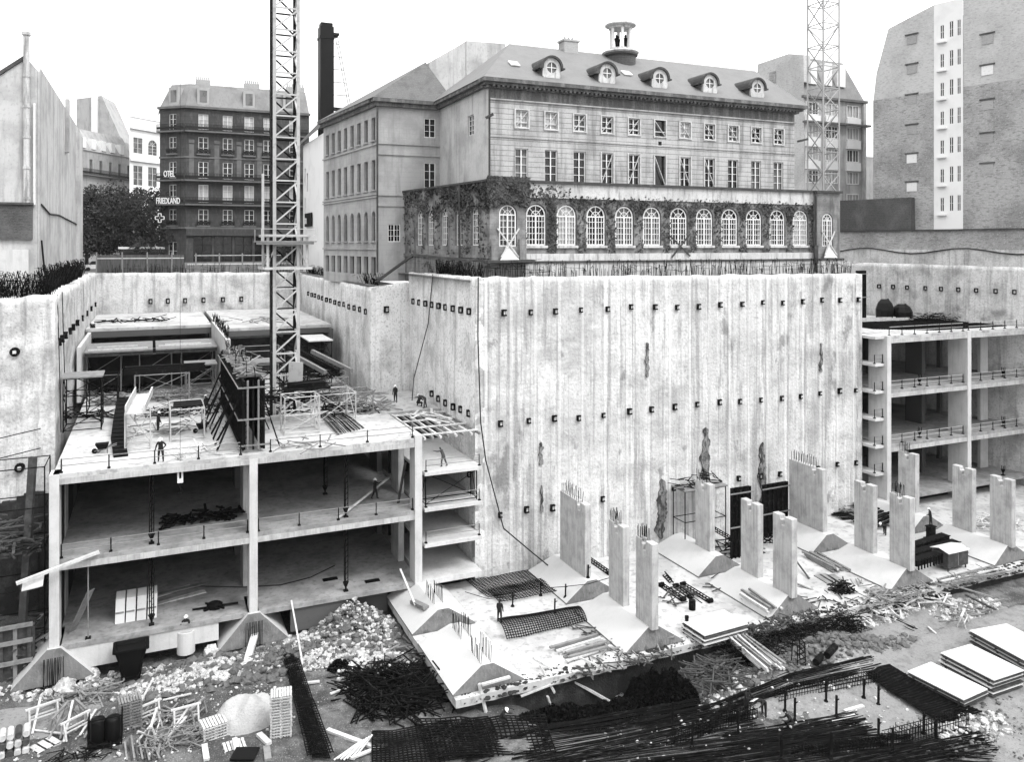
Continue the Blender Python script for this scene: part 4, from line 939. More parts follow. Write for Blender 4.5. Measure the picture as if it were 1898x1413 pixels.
for k in range(7):
    z = 32.9+k*4.15
    for a, b2 in ((.22,.36),(.54,.68),(.80,.93)): 
        w_ = uB-uA; so_.append((uA+w_*a, uA+w_*b2, z, z+2.3 if a > .5 else z+2.0, 0))
bf.wall(mb, uA, uB, 31.4, 63, so_, .2); bf.box(mb, uA, uB, 29.9, 31.4, -.2, .02); bf.box(mb, uA+.002, uB-.002, 28, 29.9, -.3, -.02)
for k in range(7): bf.box(mb, uA+.5, uA+(uB-uA)*.45, 32.3+k*4.15, 32.5+k*4.15, 0, .5)
mb.build('light_well_wall', 'stairwell', BK)
for o in so_: win(bf, BK, o, 1, 2, 'glass', 'white', .18, .07)
for px, zs in ((1690,(58.6,54.2,49.7,45.2,40.9,36.7)), (1830,(56.5,52.2,47.4,42.8,38.6))):
    u = bf.at(px)
    for i, z in enumerate(zs):
        mb = MB(); bf.box(mb, u-.75, u+.75, z-.65, z+.65, -.1, .04); b_ = mb.build('blocked_window', ('brick_pale' if not (px == 1690 and i > 3 or px == 1830 and i == 1) else 'white'), BK)
        mb = MB(); bf.box(mb, u-1.0, u+1.0, z+.7, z+.9, 0, .14); mb.build('lintel', 'brick_low', b_)
lw = Vector((bf.n.x, bf.n.y, 0))
mb = MB(); mb.extr([bf.p(-8.2,24.8,1.2), bf.p(70,24.8,1.2), bf.p(70,30.3,1.2), bf.p(-8.2,30.3,1.2)], -lw*1.1); mb.build('lower_wall', 'brick', BK)
mb = MB(); mb.extr([bf.p(-8.2,30.32,1.2), bf.p(6.6,30.32,1.2), bf.p(6.5,35.1,1.2), bf.p(-8.2,35.1,1.2)], -lw*1.1); mb.build('low_lean_to', 'brick_low', BK)
mb = MB(); bf.box(mb, -12, 70, 24.5, 27.4, 1.2, 2.0); mb.build('rubble_base', 'wall_pit', BK)
mb = MB(); bf.box(mb, -8, 70, 30.15, 30.3, 1.2, 1.5); mb.build('ledge', 'lead', BK)
mb = MB(); pts = [bf.p(u, 27.6-.8*math.sin(u*.22)**2+(1.6 if u > 60 else 0), 2.15) for u in range(-11, 45, 2)]; mb.path(pts, .09); mb.build('cable', 'iron', BK)
X2, Y2 = GD(1600,150); mb = MB(); mb.box(X2-1,X2+6,Y2,Y2+8,24,44.5); mb.box(X2,X2+5,Y2+8,Y2+12,24,49.5)
solo(mb, 'rear_house', 'pale_bldg', 'narrow pale house end glimpsed between the bay windowed house and the blind brick wall', 'building')
def tangle(cx, cy, z, n, rx, ry, h, L_, w_, mat, name, label, cat, one=None):
    mb = MB()
    for k in range(n):
        a = U(0, 6.28); e = U(-.25,.35); l = L_*U(.5,1.1)/2; c = Vector((cx+U(-rx,rx), cy+U(-ry,ry), z+.1+rnd()**2*h)); d = Vector((math.cos(a)*math.cos(e), math.sin(a)*math.cos(e), math.sin(e)))*l
        p, q = c-d, c+d; p.z = max(p.z, z+.03); q.z = max(q.z, z+.03); mb.bar(p, q, w_*U(.6,1.3), w_*.6)
    return solo(mb, name, mat, label, cat, kind='stuff')
# ================================================================ CRANES
def mast(r, cx, cy, s, z0, z1, step, mat, leg=.17, br=.085, dark=None, rot=0):
    h = s/2; c4 = [(-h,-h),(h,-h),(h,h),(-h,h)]
    ca, sa = math.cos(rot), math.sin(rot)
    c4 = [(cx+a*ca-b*sa, cy+a*sa+b*ca) for a, b in c4]
    for i, (x, y) in enumerate(c4):
        mb = MB(); mb.bar((x,y,z0), (x,y,z1), leg); mb.build('leg', mat if not dark or i not in dark else 'steel_dark', r)
    n = int((z1-z0)/step)
    for f in range(4):
        a, b = c4[f], c4[(f+1) % 4]; mb = MB()
        for i in range(n+1):
            z = z0+i*step; mb.bar((*a,z), (*b,z), br)
            if i < n:
                p, q = (a, b) if f % 2 == 0 or i % 2 == 0 else (b, a)
                mb.bar((*p,z+.05), (*q,z+step-.05), br)
        mb.build('bracing', mat if not (dark and f in (2,3)) else 'steel_dark', r)
K = root('tower_crane', (11.4,78,12), 'tall grey lattice crane mast rising through the top slab of the left frame', 'tower crane')
mast(K, 11.4, 78, 2.15, 12, 64, 2.0, 'crane', .25, .13, dark=(3,2))
mb = MB()
for z, s in ((28.9,2.5),(28.2,2.75),(25.9,2.6)):
    for a, b in (((-1,-1),(1,-1)),((1,-1),(1,1)),((1,1),(-1,1)),((-1,1),(-1,-1))):
        mb.bar((11.4+a[0]*s*.8,78+a[1]*s*.8,z), (11.4+b[0]*s*.8,78+b[1]*s*.8,z), .22)
for sx in (-1,1):
    for sy in (-1,1):
        mb.bar((11.4+sx*1.75,78+sy*1.75,25.8), (11.4+sx*1.75,78+sy*1.75,28.9), .2); mb.bar((11.4+sx*1.9,78+sy*1.4,25.8), (11.4+sx*.9,78+sy*1.2,28.2), .1)
mb.bar((9.2,75.8,28.2),(9.2,75.8,34.5),.12); mb.bar((9.2,76.5,28.2),(9.2,76.5,34.5),.12)
for k in range(9): mb.bar((9.2,75.8,28.6+k*.7),(9.2,76.5,28.6+k*.7),.05)
mb.build('climbing_collar', 'crane', K)
mb = MB(); mb.box(8.9,13.9,75.4,80.6,28.3,28.42); mb.build('platform', 'wood_mid', K)
mb = MB(); 
for a in ((9.0,75.5),(13.8,75.5),(13.8,80.5),(9.0,80.5)): mb.bar((*a,28.4),(*a,29.5),.05)
mb.bar((9,75.5,29.5),(13.8,75.5,29.5),.05); mb.bar((9,75.5,28.95),(13.8,75.5,28.95),.04); mb.build('handrail', 'crane', K)
mb = MB(); mb.bar((12.1,76.3,15.0),(12.1,75.9,17.3),1.3,.08); mb.build('ladder_cage', 'crane', K)
mb = MB(); mb.box(9.7,13.1,75.9,76.25,12.0,12.5); mb.box(9.4,9.75,76,80,12,12.45); mb.build('opening_kerb', 'wood', K)
mb = MB(); mb.tube((9.95,76.6,12),(9.95,76.6,60),.05,5); mb.build('power_cable', 'iron', K)
K2 = root('tower_crane', (79.6,79.5,18), 'pale lattice crane mast standing behind the right end of the old building', 'tower crane')
mast(K2, 79.6, 79.5, 2.7, 18, 70, 2.75, 'crane_far', .16, .1)
mb = MB()
for k in range(17): mb.bar((79.0,78.15,22+k*2.75),(79.6,78.15,23.4+k*2.75),.06)
mb.tube((79.6,79.5,18),(79.6,79.5,70),.12,6); mb.build('ladder', 'crane_far', K2)
# ================================================================ FORMWORK
F_ = root('wall_formwork', (7.2,65.3,12), 'long dark steel wall formwork standing on the top slab above the middle column', 'formwork')
for i in range(6):
    y0 = 65.25+i*3.5; 
    mb = MB(); mb.box(6.45,6.6,y0,y0+3.46,12.25,17.5); mb.box(7.75,7.9,y0,y0+3.46,12.25,17.5); pn = mb.build('form_panel', 'steel_dark', F_)
    mb = MB()
    for k in range(9):
        y = y0+.2+k*.38; mb.box(6.3,6.45,y,y+.09,12.3,17.4)
    for z in (12.4, 14.5, 16.9): mb.box(6.12,6.3,y0,y0+3.46,z,z+.22); mb.box(7.9,8.05,y0,y0+3.46,z,z+.22)
    mb.build('rib', 'rust', pn)
for z in (12.6, 14.6, 17.05):
    mb = MB(); mb.bar((6.05,65.1,z),(6.05,86,z),.07); mb.bar((6.0,65.08,z),(8.4,65.08,z),.12); mb.build('waler', 'steel_mid', F_)
for x in (6.4, 6.75, 7.15, 7.55, 7.95):
    mb = MB(); mb.bar((x,65.1,12.25),(x,65.1,17.6),.12); mb.build('soldier_post', 'steel_mid' if x in (6.75,7.55) else 'steel_dark', F_)
mb = MB()
for k in range(11): mb.bar((6.4,65.12,12.4+k*.47),(6.72,65.12,12.85+k*.47),.05); mb.bar((7.6,65.12,12.85+k*.47),(7.95,65.12,12.4+k*.47),.05)
mb.build('lacing', 'steel_dark', F_)
mb = MB()
for k in range(26):
    y = U(65.5,85); a = (U(6.5,7.9), y, 17.5); mb.bar(a, (a[0]+U(-.5,.5), y+U(-.5,.5), U(18.2,19.0)), .05)
tag(mb.build('starter_bars', 'rust', F_), kind='stuff')
for k in range(5):
    y = 67+k*3.6; mb = MB(); mb.box(6.3+U(-.2,.2),8.0,y,y+1.6,17.55,17.63); mb.build('walkway_board', 'wood_mid' if k % 2 else 'wood_dark', F_)
for k in range(9):
    for sx, x0, x1 in ((-1,6.2,4.6), (1,8.1,9.3)):
        if sx > 0 and k not in (0,3,6): continue
        y = 66.3+k*2.1; mb = MB()
        mb.bar((x1,y,12.05),(x0,y,15.9-(k%2)*.9),.08); mb.bar((x1,y+.45,12.05),(x0,y+.45,15.9-(k%2)*.9),.08)
        for j in range(1,8):
            t = j/8; mb.bar((x1+(x0-x1)*t,y,12.05+3.6*t),(x1+(x0-x1)*t,y+.45,12.05+3.6*t),.05)
        mb.build('raking_prop', 'steel_dark', F_)
def formpanel(x0, y0, ang, w_, h, z, label, n=5):
    r = root('steel_formwork_panel', (x0,y0,z), label, 'formwork', 'dark steel shutters by the pit wall'); u = Vector((math.cos(ang), math.sin(ang), 0)); nn = Vector((u.y,-u.x,0)); o = Vector((x0,y0,z)); mb = MB()
    mb.extr([o, o+u*w_, o+u*w_+Vector((0,0,h)), o+Vector((0,0,h))], -nn*.12); mb.build('plate', 'steel_dark', r)
    mb = MB()
    for k in range(n+1): a = o+u*(w_*k/n)+nn*.12; mb.bar(a, a+Vector((0,0,h)), .14)
    for k in range(int(h/.65)): a = o+Vector((0,0,.35+k*.65))+nn*.1; mb.bar(a, a+u*w_, .09)
    mb.build('stiffener', 'rust', r)
    mb = MB()
    for f in (.45,.93): a = o+Vector((0,0,h*f))+nn*.3; mb.bar(a-u*.3, a+u*(w_+.3), .1)
    mb.build('waler', 'steel_mid', r); return r
q = G(1462, 1025, -1.5)
formpanel(49.8, 61.2, 0, 2.2, 6.6, -1.5, 'tall dark steel shutter behind the middle pier of the second line')
formpanel(56.3, 64.3, 0.03, 3.2, 5.3, -1.5, 'broad dark steel shutter facing front beside the long pier by the pit wall')
formpanel(86.6, 80.6, .3, 2.4, 6.6, 18, 'tall dark shutter standing on the top right slab behind the wall corner', 7)
# ================================================================ SCAFFOLDS, PROPS, RAILS
def scaffold(x, y, z, w_, d, h, label, lv=None, deck=True, mat='steel_mid', grp=None, dmat='wood_mid', cross=True, t=.055):
    r = root('scaffold_tower', (x,y,z), label, 'scaffold', grp)
    for a in (0, w_):
        for b in (0, d):
            mb = MB(); mb.tube((x+a,y+b,z),(x+a,y+b,z+h),t,5); mb.build('standard', mat, r)
    lv = lv or max(1, int(h/1.9)); mb = MB()
    for k in range(lv+1):
        if not cross: mb = MB()
        zz = z+.15+(h-.2)*k/lv
        for p, q in (((0,0),(w_,0)),((w_,0),(w_,d)),((w_,d),(0,d)),((0,d),(0,0))):
            mb.tube((x+p[0],y+p[1],zz),(x+q[0],y+q[1],zz),t*.8,4)
            if k < lv and cross: mb.tube((x+p[0],y+p[1],zz),(x+q[0],y+q[1],zz+(h-.2)/lv),t*.6,4)
        if not cross: mb.build('ledger', mat, r)
    if cross: mb.build('ledger', mat, r)
    if deck: mb = MB(); mb.box(x-.15,x+w_+.15,y-.15,y+d+.15,z+h,z+h+.12); mb.build('deck', dmat, r)
    return r
scaffold(-1.4,81,12,4.6,1.8,4.2,'scaffold tower in the middle of the top slab carrying a long dark twin beam', 2, False)
mb = MB(); mb.bar((-2.2,81.3,16.5),(4.6,81.3,16.5),.35,.55); mb.bar((-2.2,82.4,16.5),(4.6,82.4,16.5),.35,.55); mb.bar((-2.2,81.3,16.95),(4.6,81.3,16.95),.45,.07)
solo(mb, 'twin_beam', 'steel_dark', 'long dark twin steel beam lying on the scaffold tower above the top slab', 'beam')
scaffold(-1.9,69.6,12,1.8,2.2,2.9,'light scaffold tower near the slab edge under a pale trough', 1, False, 'crane')
mb = MB(); a = Vector((-1.2,68.8,15.0)); b = Vector((-.6,76.5,15.2))
mb.bar(a, b, 1.2, .08); mb.bar(a+Vector((-.65,0,.3)), b+Vector((-.65,0,.3)), .08, .75); mb.bar(a+Vector((.65,0,.3)), b+Vector((.65,0,.3)), .12, .6)
solo(mb, 'trough', 'wood', 'pale open trough shutter resting on the light scaffold tower', 'shutter')
scaffold(1.4,71.5,12,2.6,4.2,2.6,'low scaffold bay right of the pale trough with dark boards on top', 1, False, 'crane')
mb = MB(); mb.face([(1.6,72,14.6),(3.9,72.1,14.6),(3.9,75.4,14.6),(1.7,75.2,14.6)]); mb.extr([(1.6,72,14.62),(3.9,72.1,14.62),(3.9,74.4,14.62),(1.7,73.2,14.62)], (0,0,.1))
solo(mb, 'dark_sheet', 'steel_dark', 'dark sheet lying over the low scaffold bay on the top slab', 'sheet')
for k, (x, dd) in enumerate(((-6.2,'under the left end of the deck'),(-1.2,'under the middle of the deck'),(3.0,'under the right end of the deck'))):
    scaffold(x,96,12,3.2,5,4.3,'shoring tower %s at the back of the top slab' % dd, 2, False, 'steel_mid', 'shoring towers under the timber deck')
for k, (x0, x1) in enumerate(((-6.4,0.1),(0.4,6.6))):
    r = root('table_form', (x0,95,16.3), 'flat timber slab form at the back of the top slab, %s half of the deck' % ('left','right')[k], 'table form', 'timber table forms'); mb = MB()
    mb.box(x0,x1,94.6,103,16.75,16.9); mb.build('deck', 'wood_mid', r); mb = MB()
    for j in range(4): mb.box(x0,x1,94.8+j*2.4,95+j*2.4,16.35,16.74)
    mb.build('joist', 'wood_dark', r)
    mb = MB(); mb.box(x0+.3,x1-.5,95.5+k,95.8+k,16.91,17.05); mb.box(x0+1,x1-1.5,98,98.2,16.91,17.03); mb.build('batten', 'wood', r)
mb = MB(); mb.box(8,15,104,110,16.6,16.8); mb.bar((8,103.9,16.9),(14.5,103.9,16.9),.15)
solo(mb, 'table_form', 'wood_mid', 'timber slab form under the upper slab behind the tower crane', 'table form')
scaffold(-6.9,78.6,12,2.9,3,4.6,'dark scaffold tower against the left pit wall on the top slab', 3, True, 'steel_dark')
scaffold(16.2,92,12,2.4,6,5.2,'tall dark scaffold by the wall under the wing', 3, True, 'steel_dark', dmat='wood')
scaffold(14.2,80,12,3.6,3,3.0,'scaffold bay right of the tower crane carrying slanting beams', 2, False, 'steel_mid')
for k in range(3):
    mb = MB(); mb.bar((12.8+k*1.2,86-k*.4,17.0),(15.6+k*1.3,80.2,15.5),.32,.4)
    solo(mb, 'steel_beam', 'steel_mid' if k != 1 else 'steel_dark', '%s slanting beam on the scaffold right of the tower crane' % ('left','middle','right')[k], 'beam', 'slanting beams by the tower crane')
for k, (x, y, w2, d2, h2, lab) in enumerate(((-5.6,86,2.6,4,3.4,'scaffold bay by the left pit wall behind the dark tower'),(3.2,88,2.8,3,3.8,'scaffold bay left of the far end of the formwork'),(9.2,84,3,3,4.2,'scaffold bay behind the tower crane foot'),(8.8,91,4.5,5,4.6,'shoring bay under the upper slab behind the crane'),(14.5,93,1.6,5,4.6,'narrow shoring bay right of the crane under the upper slab'),(16.6,75.5,2.6,2.6,2.2,'low scaffold bay near the right edge of the top slab'))):
    scaffold(x,y,12,w2,d2,h2,lab,2,k in (1,2),'steel_mid' if k % 2 else 'steel_dark')
scaffold(10.2,69.8,12,2.9,2.2,3.2,'pale open scaffold bay in front of the foot of the tower crane', 2, False, 'crane')
scaffold(13.6,73.2,12,3.4,3.6,2.6,'pale scaffold bay on the slab right of the tower crane foot', 1, False, 'crane')
mb = MB(); mb.box(10.6,14.6,72.6,74.2,15.2,15.4); mb.box(11,14.2,72.8,74,15.4,15.8); mb.bar((10.4,72.4,15.9),(14.8,72.6,16.2),.12)
solo(mb, 'work_platform', 'steel_dark', 'dark cluttered working platform hung in front of the crane mast', 'platform')
# scaffold at the left edge, outside the frame
scaffold(-11.6,66.5,-2.4,4.6,3.4,14.6,'tall dark scaffold filling the gap between the left pit wall and the frame', 5, False, 'steel_dark', t=.05, cross=False)
tangle(-9.5,68.5,5.9, 120,1.8,2.2,2.2,2.4,.14,'wood_dark','scrap_heap','dark boards and sheets jammed into the left edge scaffold','scrap')
tangle(-10.5,68,-2.2, 150,3.6,2.4,2.4,2.6,.14,'wood_dark','scrap_heap','dark timber lying at the foot of the left edge scaffold','scrap')
mb = MB(); mb.bar((-8.6,67,-2.4),(-7.9,68,12.6),.5,.3); solo(mb, 'shoring_post', 'wood_dark', 'thick dark post rising through the left edge scaffold beside the frame', 'post')
mb = MB(); mb.box(-16,-7.4,68,69.4,5.6,6.2); solo(mb, 'timber_walkway', 'wood_mid', 'broad timber walkway running out of the picture at the left of the frame', 'walkway')
mb = MB(); mb.extr([(-8.0,63.1,4.7),(-6.75,63.1,4.85),(-6.75,63.9,5.25),(-8.0,63.9,5.1)],(0,0,.08)); solo(mb, 'board', 'wood', 'square pale board laid on the scaffold left of the frame', 'board')
mb = MB(); mb.bar((-8.3,63.1,5.3),(-3.4,64.2,6.3),.3,.18); solo(mb, 'long_plank', 'wood', 'long pale plank poking out across the left corner column', 'plank')
mb = MB(); mb.bar((-20,66,4.6),(-8,67.5,6.4),.06); mb.bar((-20,66,11.2),(-7.3,67,13.4),.06); mb.bar((-20,66.5,12.6),(-7.3,67,14.8),.06)
solo(mb, 'guard_wires', 'steel_dark', 'thin dark rails sloping down past the left edge scaffold', 'rail')
def rail(pts, z, label, step=2.2, h=1.0, mat='steel_mid', r=.03, grp='guardrails along the slab edges'):
    a, b = Vector(pts[0]), Vector(pts[1]); Ln = (b-a).length; n = max(1, int(Ln/step)); ro = root('guardrail', (a.x,a.y,z), label, 'guardrail', grp)
    for k in range(n+1):
        q = a+(b-a)*k/n; mb = MB(); mb.bar((q.x,q.y,z-.1), (q.x,q.y,z+h), .07); mb.box(q.x-.1,q.x+.1,q.y-.12,q.y+.12,z,z+.1); mb.build('post', 'steel_dark', ro)
    mb = MB(); mb.tube((a.x,a.y,z+h-.05),(b.x,b.y,z+h-.05),r,4); mb.tube((a.x,a.y,z+h*.5),(b.x,b.y,z+h*.5),r,4); mb.build('rail', mat, ro)
rail(((-5.8,64.8),(6.2,64.8)), 12, 'guardrail on the top slab edge left of the dark formwork', 3)
rail(((8.4,64.8),(19.8,64.8)), 12, 'guardrail on the top slab edge right of the dark formwork', 3.6)
rail(((-5.8,64.8),(6.7,64.8)), 6, 'guardrail on the middle slab left of the middle column', 3)
rail(((7.5,64.8),(19.8,64.8)), 6, 'guardrail on the middle slab right of the middle column', 3)
for z in (3,6,9): rail(((21.0,64.9),(25.8,64.9)), z, 'guardrail on the narrow ramp slab, %s of three' % {3:'lowest',6:'middle',9:'highest'}[z], 2.4)
for z, nm in ((6,'lowest'),(12,'middle'),(18,'top')):
    rail(((74.5,64.8),(86.4,64.8)), z, 'guardrail on the %s open slab of the right frame, left bay' % nm, 1.9, mat='crane')
    rail(((87.3,64.8),(98,64.8)), z, 'guardrail on the %s open slab of the right frame, right bay' % nm, 1.9, mat='crane')
for z in (3,6,9,12,15): rail(((72.4,64.9),(73.6,64.9)), z, 'short guardrail on the narrow slab beside the wall corner, number %s from the bottom' % {3:'one',6:'two',9:'three',12:'four',15:'five'}[z], 1.2)
def prop(x, y, z, h, label, lat=True):
    r = root('shoring_prop', (x,y,z), label, 'prop', 'vertical props in the frame bays'); mb = MB()
    if lat:
        for a, b in ((-.14,-.14),(.14,-.14),(0,.16)): mb.tube((x+a,y+b,z+.75),(x+a,y+b,z+h-.1),.045,5)
        for k in range(int((h-.9)/.45)): mb.bar((x-.14,y-.14,z+.8+k*.45),(x+.14,y-.14,z+1.2+k*.45),.03)
    else: mb.tube((x,y,z+.05),(x,y,z+h-.05),.05,6)
    mb.build('shaft', 'steel_dark' if lat else 'steel_mid', r); mb = MB()
    if lat: mb.tube((x,y,z+.75),(x,y,z+.4),.25,8,.12); mb.tube((x,y,z+.4),(x,y,z+.1),.08,8)
    mb.box(x-.18,x+.18,y-.18,y+.18,z,z+.1); mb.build('foot', 'steel_dark', r)
for i, px in enumerate((281, 643)):
    for z in (0, 6):
        X = onY(px, 64.9); prop(X, 65.3, z, 5.3, 'dark lattice prop in the %s bay of the left frame, %s storey' % (('left','right')[i], 'lower' if z == 0 else 'upper'))
prop(onY(163,64.7), 64.9, 0, 5.3, 'thin pale prop near the left corner column, lower storey', False)
prop(onY(620,68), 72, 6, 5.6, 'dark prop deep in the right bay of the left frame')
for i, (px, z) in enumerate(((1710,12),(1710,6),(1865,12),(1865,6),(1865,0))):
    X = onY(px, 65.2)
    for zz in (0,):
        prop(X, 65.6, z, 1.3, 'short dark jack standing at the slab edge of the right frame, %s bay, %s slab' % ('left' if px < 1800 else 'right', {12:'upper',6:'middle',0:'lower'}[z]))
# open grid with planks over the narrow ramp bay
r = root('timber_grid', (20.9,65,11.6), 'open timber grid with loose planks over the narrow ramp bay', 'timber grid')
for k in range(8): mb = MB(); mb.bar((20.9+k*.7,64.8,11.8),(20.9+k*.7,75,11.8),.16,.2); mb.build('beam', 'wood_mid' if k % 2 else 'wood', r)
for k in range(4): mb = MB(); mb.bar((20.7,65.4+k*2.8,12.0),(25.9,65.4+k*2.8,12.0),.18,.12); mb.build('cross_beam', 'wood', r)
for k in range(10):
    x, y = U(21.3,24.6), U(67,73); a = U(-1,1.2)+1.2; L_ = U(1.8,3.4); mb = MB(); mb.bar((x,y,12.15+k*.03),(x+math.cos(a)*L_,y+math.sin(a)*L_,12.25+k*.03),.22,.06)
    solo(mb, 'loose_plank', 'wood', 'pale plank strewn over the timber grid of the narrow ramp bay', 'plank', 'planks strewn over the timber grid')
scaffold(21.0,65,6.1,4.6,1.4,2.6,'small scaffold on the ramp slab under the timber grid', 1, False, 'steel_dark')
# ================================================================ BITS ON THE SLABS
def pile(cx, cy, z, n, L_, rz, mat, name, label, cat, grp, w_=.18, t=.07, spread=.7, jit=.12, layers=3):
    """each member is a thing of its own"""
    u = Vector((math.cos(rz), math.sin(rz), 0)); v = Vector((-u.y, u.x, 0)); per = max(1, math.ceil(n/layers))
    for k in range(n):
        ly = k//per; j = k % per; o = Vector((cx,cy,z+t*.6+ly*(t+.015)))+v*((j-per/2)*spread/per*2+U(-.03,.03)); a = rz+U(-jit,jit); d = Vector((math.cos(a), math.sin(a), 0))*L_*U(.8,1.05)/2; o += u*U(-.3,.3)
        mb = MB(); mb.bar(o-d, o+d, w_*U(.8,1.1), t); solo(mb, name, mat if rnd() < .75 or isinstance(mat, str) is False else ('wood' if mat != 'wood' else 'wood_mid'), label, cat, grp)
tangle(*G(205,748,12), 12, 60, 1.6, 1.5, .8, 1.4, .09, 'steel_mid', 'coupler_heap', 'heap of short scaffold parts on the top slab left of the trough', 'heap')
tangle(*G(150,775,12), 12, 35, 2.5, 1.4, .3, 2.4, .12, 'steel_dark', 'scrap_heap', 'dark scrap strewn along the left side of the top slab', 'scrap')
for k, (px, py) in enumerate(((190,835),(212,832),(178,840))):
    X, Y = G(px,py,12); mb = MB(); mb.bar((X,Y,12.1),(X+.6,Y+2.4,12.15),.35,.07); solo(mb, 'loose_plank', 'wood', 'short pale board lying near the left front of the top slab', 'plank', 'boards near the left front of the top slab')
tangle(*G(255,745,12), 12, 55, 3.5, 2.0, .4, 2.4, .12, 'wood_mid', 'timber_scrap', 'scattered boards behind the trough scaffold on the top slab', 'scrap')
tangle(*G(340,765,12), 12, 60, 3.0, 2.2, .3, 2.0, .1, 'steel_dark', 'scrap_heap', 'dark odds and ends under the twin beam on the top slab', 'scrap')
tangle(10.5,74,14.2, 90, 2.6,1.4,1.2,1.8,.1,'steel_dark','scrap_heap','dark clamps and struts heaped on the platform before the crane mast','scrap')
tangle(15.6,82,14.8, 60, 1.8,1.6,1.0,2.2,.12,'steel_dark','scrap_heap','dark struts heaped on the scaffold right of the crane mast','scrap')
tangle(7.2,76,17.4, 90, .8,9,.8,1.6,.14,'wood_mid','scrap_heap','boards and debris along the top of the dark formwork','scrap')
tangle(*G(520,770,12), 12, 50, 2.4, 2.0, .8, 1.6, .1, 'steel_dark', 'scrap_heap', 'dark clutter round the foot of the tower crane', 'scrap')
tangle(*G(640,760,12), 12, 55, 2.6, 2.6, .35, 2.2, .1, 'rust', 'rebar_heap', 'second spread of thin bars right of the rebar fan', 'rebar')
tangle(*G(690,755,12), 12, 40, 2.0, 3.0, .3, 2.4, .14, 'wood_mid', 'timber_scrap', 'boards scattered towards the return wall on the top slab', 'scrap')
for k, (px, py, n_, m_) in enumerate(((230,725,80,'steel_dark'),(330,735,80,'steel_mid'),(300,800,30,'wood_mid'),(580,740,110,'steel_dark'),(560,715,90,'steel_dark'),(655,735,70,'steel_mid'),(440,745,60,'wood_mid'),(600,720,70,'wood_mid'),(350,840,22,'wood'),(560,830,18,'wood_mid'))):
    tangle(*G(px,py,12), 12, n_, 2.4, 2.2, .5, 2.0, .1, m_, 'scrap_heap', '%s %s litter on the top slab, %s' % (('dense','thin')[n_ < 50], {'steel_dark':'dark metal','steel_mid':'grey pipe','wood_mid':'grey board','wood':'pale lath'}[m_], ('left of the trough','under the twin beam','by the front worker','right behind the crane','farthest behind the crane','near the wall under the wing','behind the formwork ladders','between crane and upper slab','near the hook','in front of the pale scaffold bay')[k]), 'scrap')
tangle(*G(250,596,18), 18, 40, 4.5, 2.2, .2, 2.6, .12, 'steel_dark', 'scrap_heap', 'dark scraps on the upper left slab', 'scrap')
tangle(*G(470,596,18.1), 18.1, 26, 4.5, 3.2, .15, 2.6, .12, 'wood_mid', 'timber_scrap', 'boards on the upper right slab behind the crane', 'scrap')
q = G(205,578,18); tangle(q[0], q[1], 18, 14, 2.5, .5, .8, 5.5, .3, 'steel_dark', 'beam_heap', 'dark beams leaning in the far left corner of the upper slab', 'beams')
a = [Vector((*G(px,py,12),zz)) for px, py, zz in ((228,770,13.6),(222,795,12.9),(218,820,12.35),(224,848,12.08))]
mb = MB()
for p, q in zip(a, a[1:]): mb.bar(p, q, 1.0, .12)
for p, q in zip(a, a[1:]):
    for k in range(5): c = p+(q-p)*k/5; mb.bar(c-Vector((.5,0,-.1)), c+Vector((.5,0,.1)), .06)
solo(mb, 'rubber_chute', 'steel_dark', 'dark ribbed chute curving down to the slab below the pale trough', 'chute')
def wheelbarrow(X, Y, z, lab, rz=0):
    r = root('wheelbarrow', (X,Y,z), lab, 'wheelbarrow'); mb = MB(); mb.hexa([(X-.3,Y-.25,z+.35),(X+.3,Y-.25,z+.35),(X+.3,Y+.25,z+.35),(X-.3,Y+.25,z+.35),(X-.5,Y-.38,z+.75),(X+.45,Y-.38,z+.75),(X+.45,Y+.38,z+.75),(X-.5,Y+.38,z+.75)]); mb.build('tray', 'steel_dark', r)
    mb = MB(); mb.tube((X-.55,Y-.05,z+.2),(X-.55,Y+.05,z+.2),.2,12); mb.build('wheel', 'steel_dark', r)
    for s_ in (-1,1): mb = MB(); mb.bar((X-.55,Y+s_*.08,z+.2),(X+1.0,Y+s_*.3,z+.6),.05); mb.bar((X+.3,Y+s_*.25,z+.4),(X+.35,Y+s_*.28,z),.05); mb.build('handle', 'steel_mid', r)
wheelbarrow(*G(190,840,12), 12, 'dark wheelbarrow parked near the left front of the top slab')
wheelbarrow(*G(375,802,12), 12, 'dark wheelbarrow beside the crouching worker on the top slab')
# rebar fan on the slab
def rebars(pts0, pts1, n, z, r_, mat, name, label, cat, sag=0, jit=.05, grp=None):
    mb = MB(); a0, a1 = [Vector((*p, z)) for p in pts0]; b0, b1 = [Vector((*p, z)) for p in pts1]
    for k in range(n):
        t = k/(n-1); p = a0.lerp(b0, t)+Vector((U(-jit,jit),U(-jit,jit),0)); q = a1.lerp(b1, t)+Vector((U(-jit,jit),U(-jit,jit),U(0,.05))); m_ = (p+q)/2+Vector((0,0,sag)); mb.path([p,m_,q], r_, 4)
    return solo(mb, name, mat, label, cat, grp)
rebars((G(590,770,12),G(625,808,12)), (G(632,765,12),G(675,795,12)), 16, 12.06, .045, 'rust', 'rebar_bundle', 'fan of dark reinforcing bars laid out right of the crane foot on the top slab', 'rebar', .12)
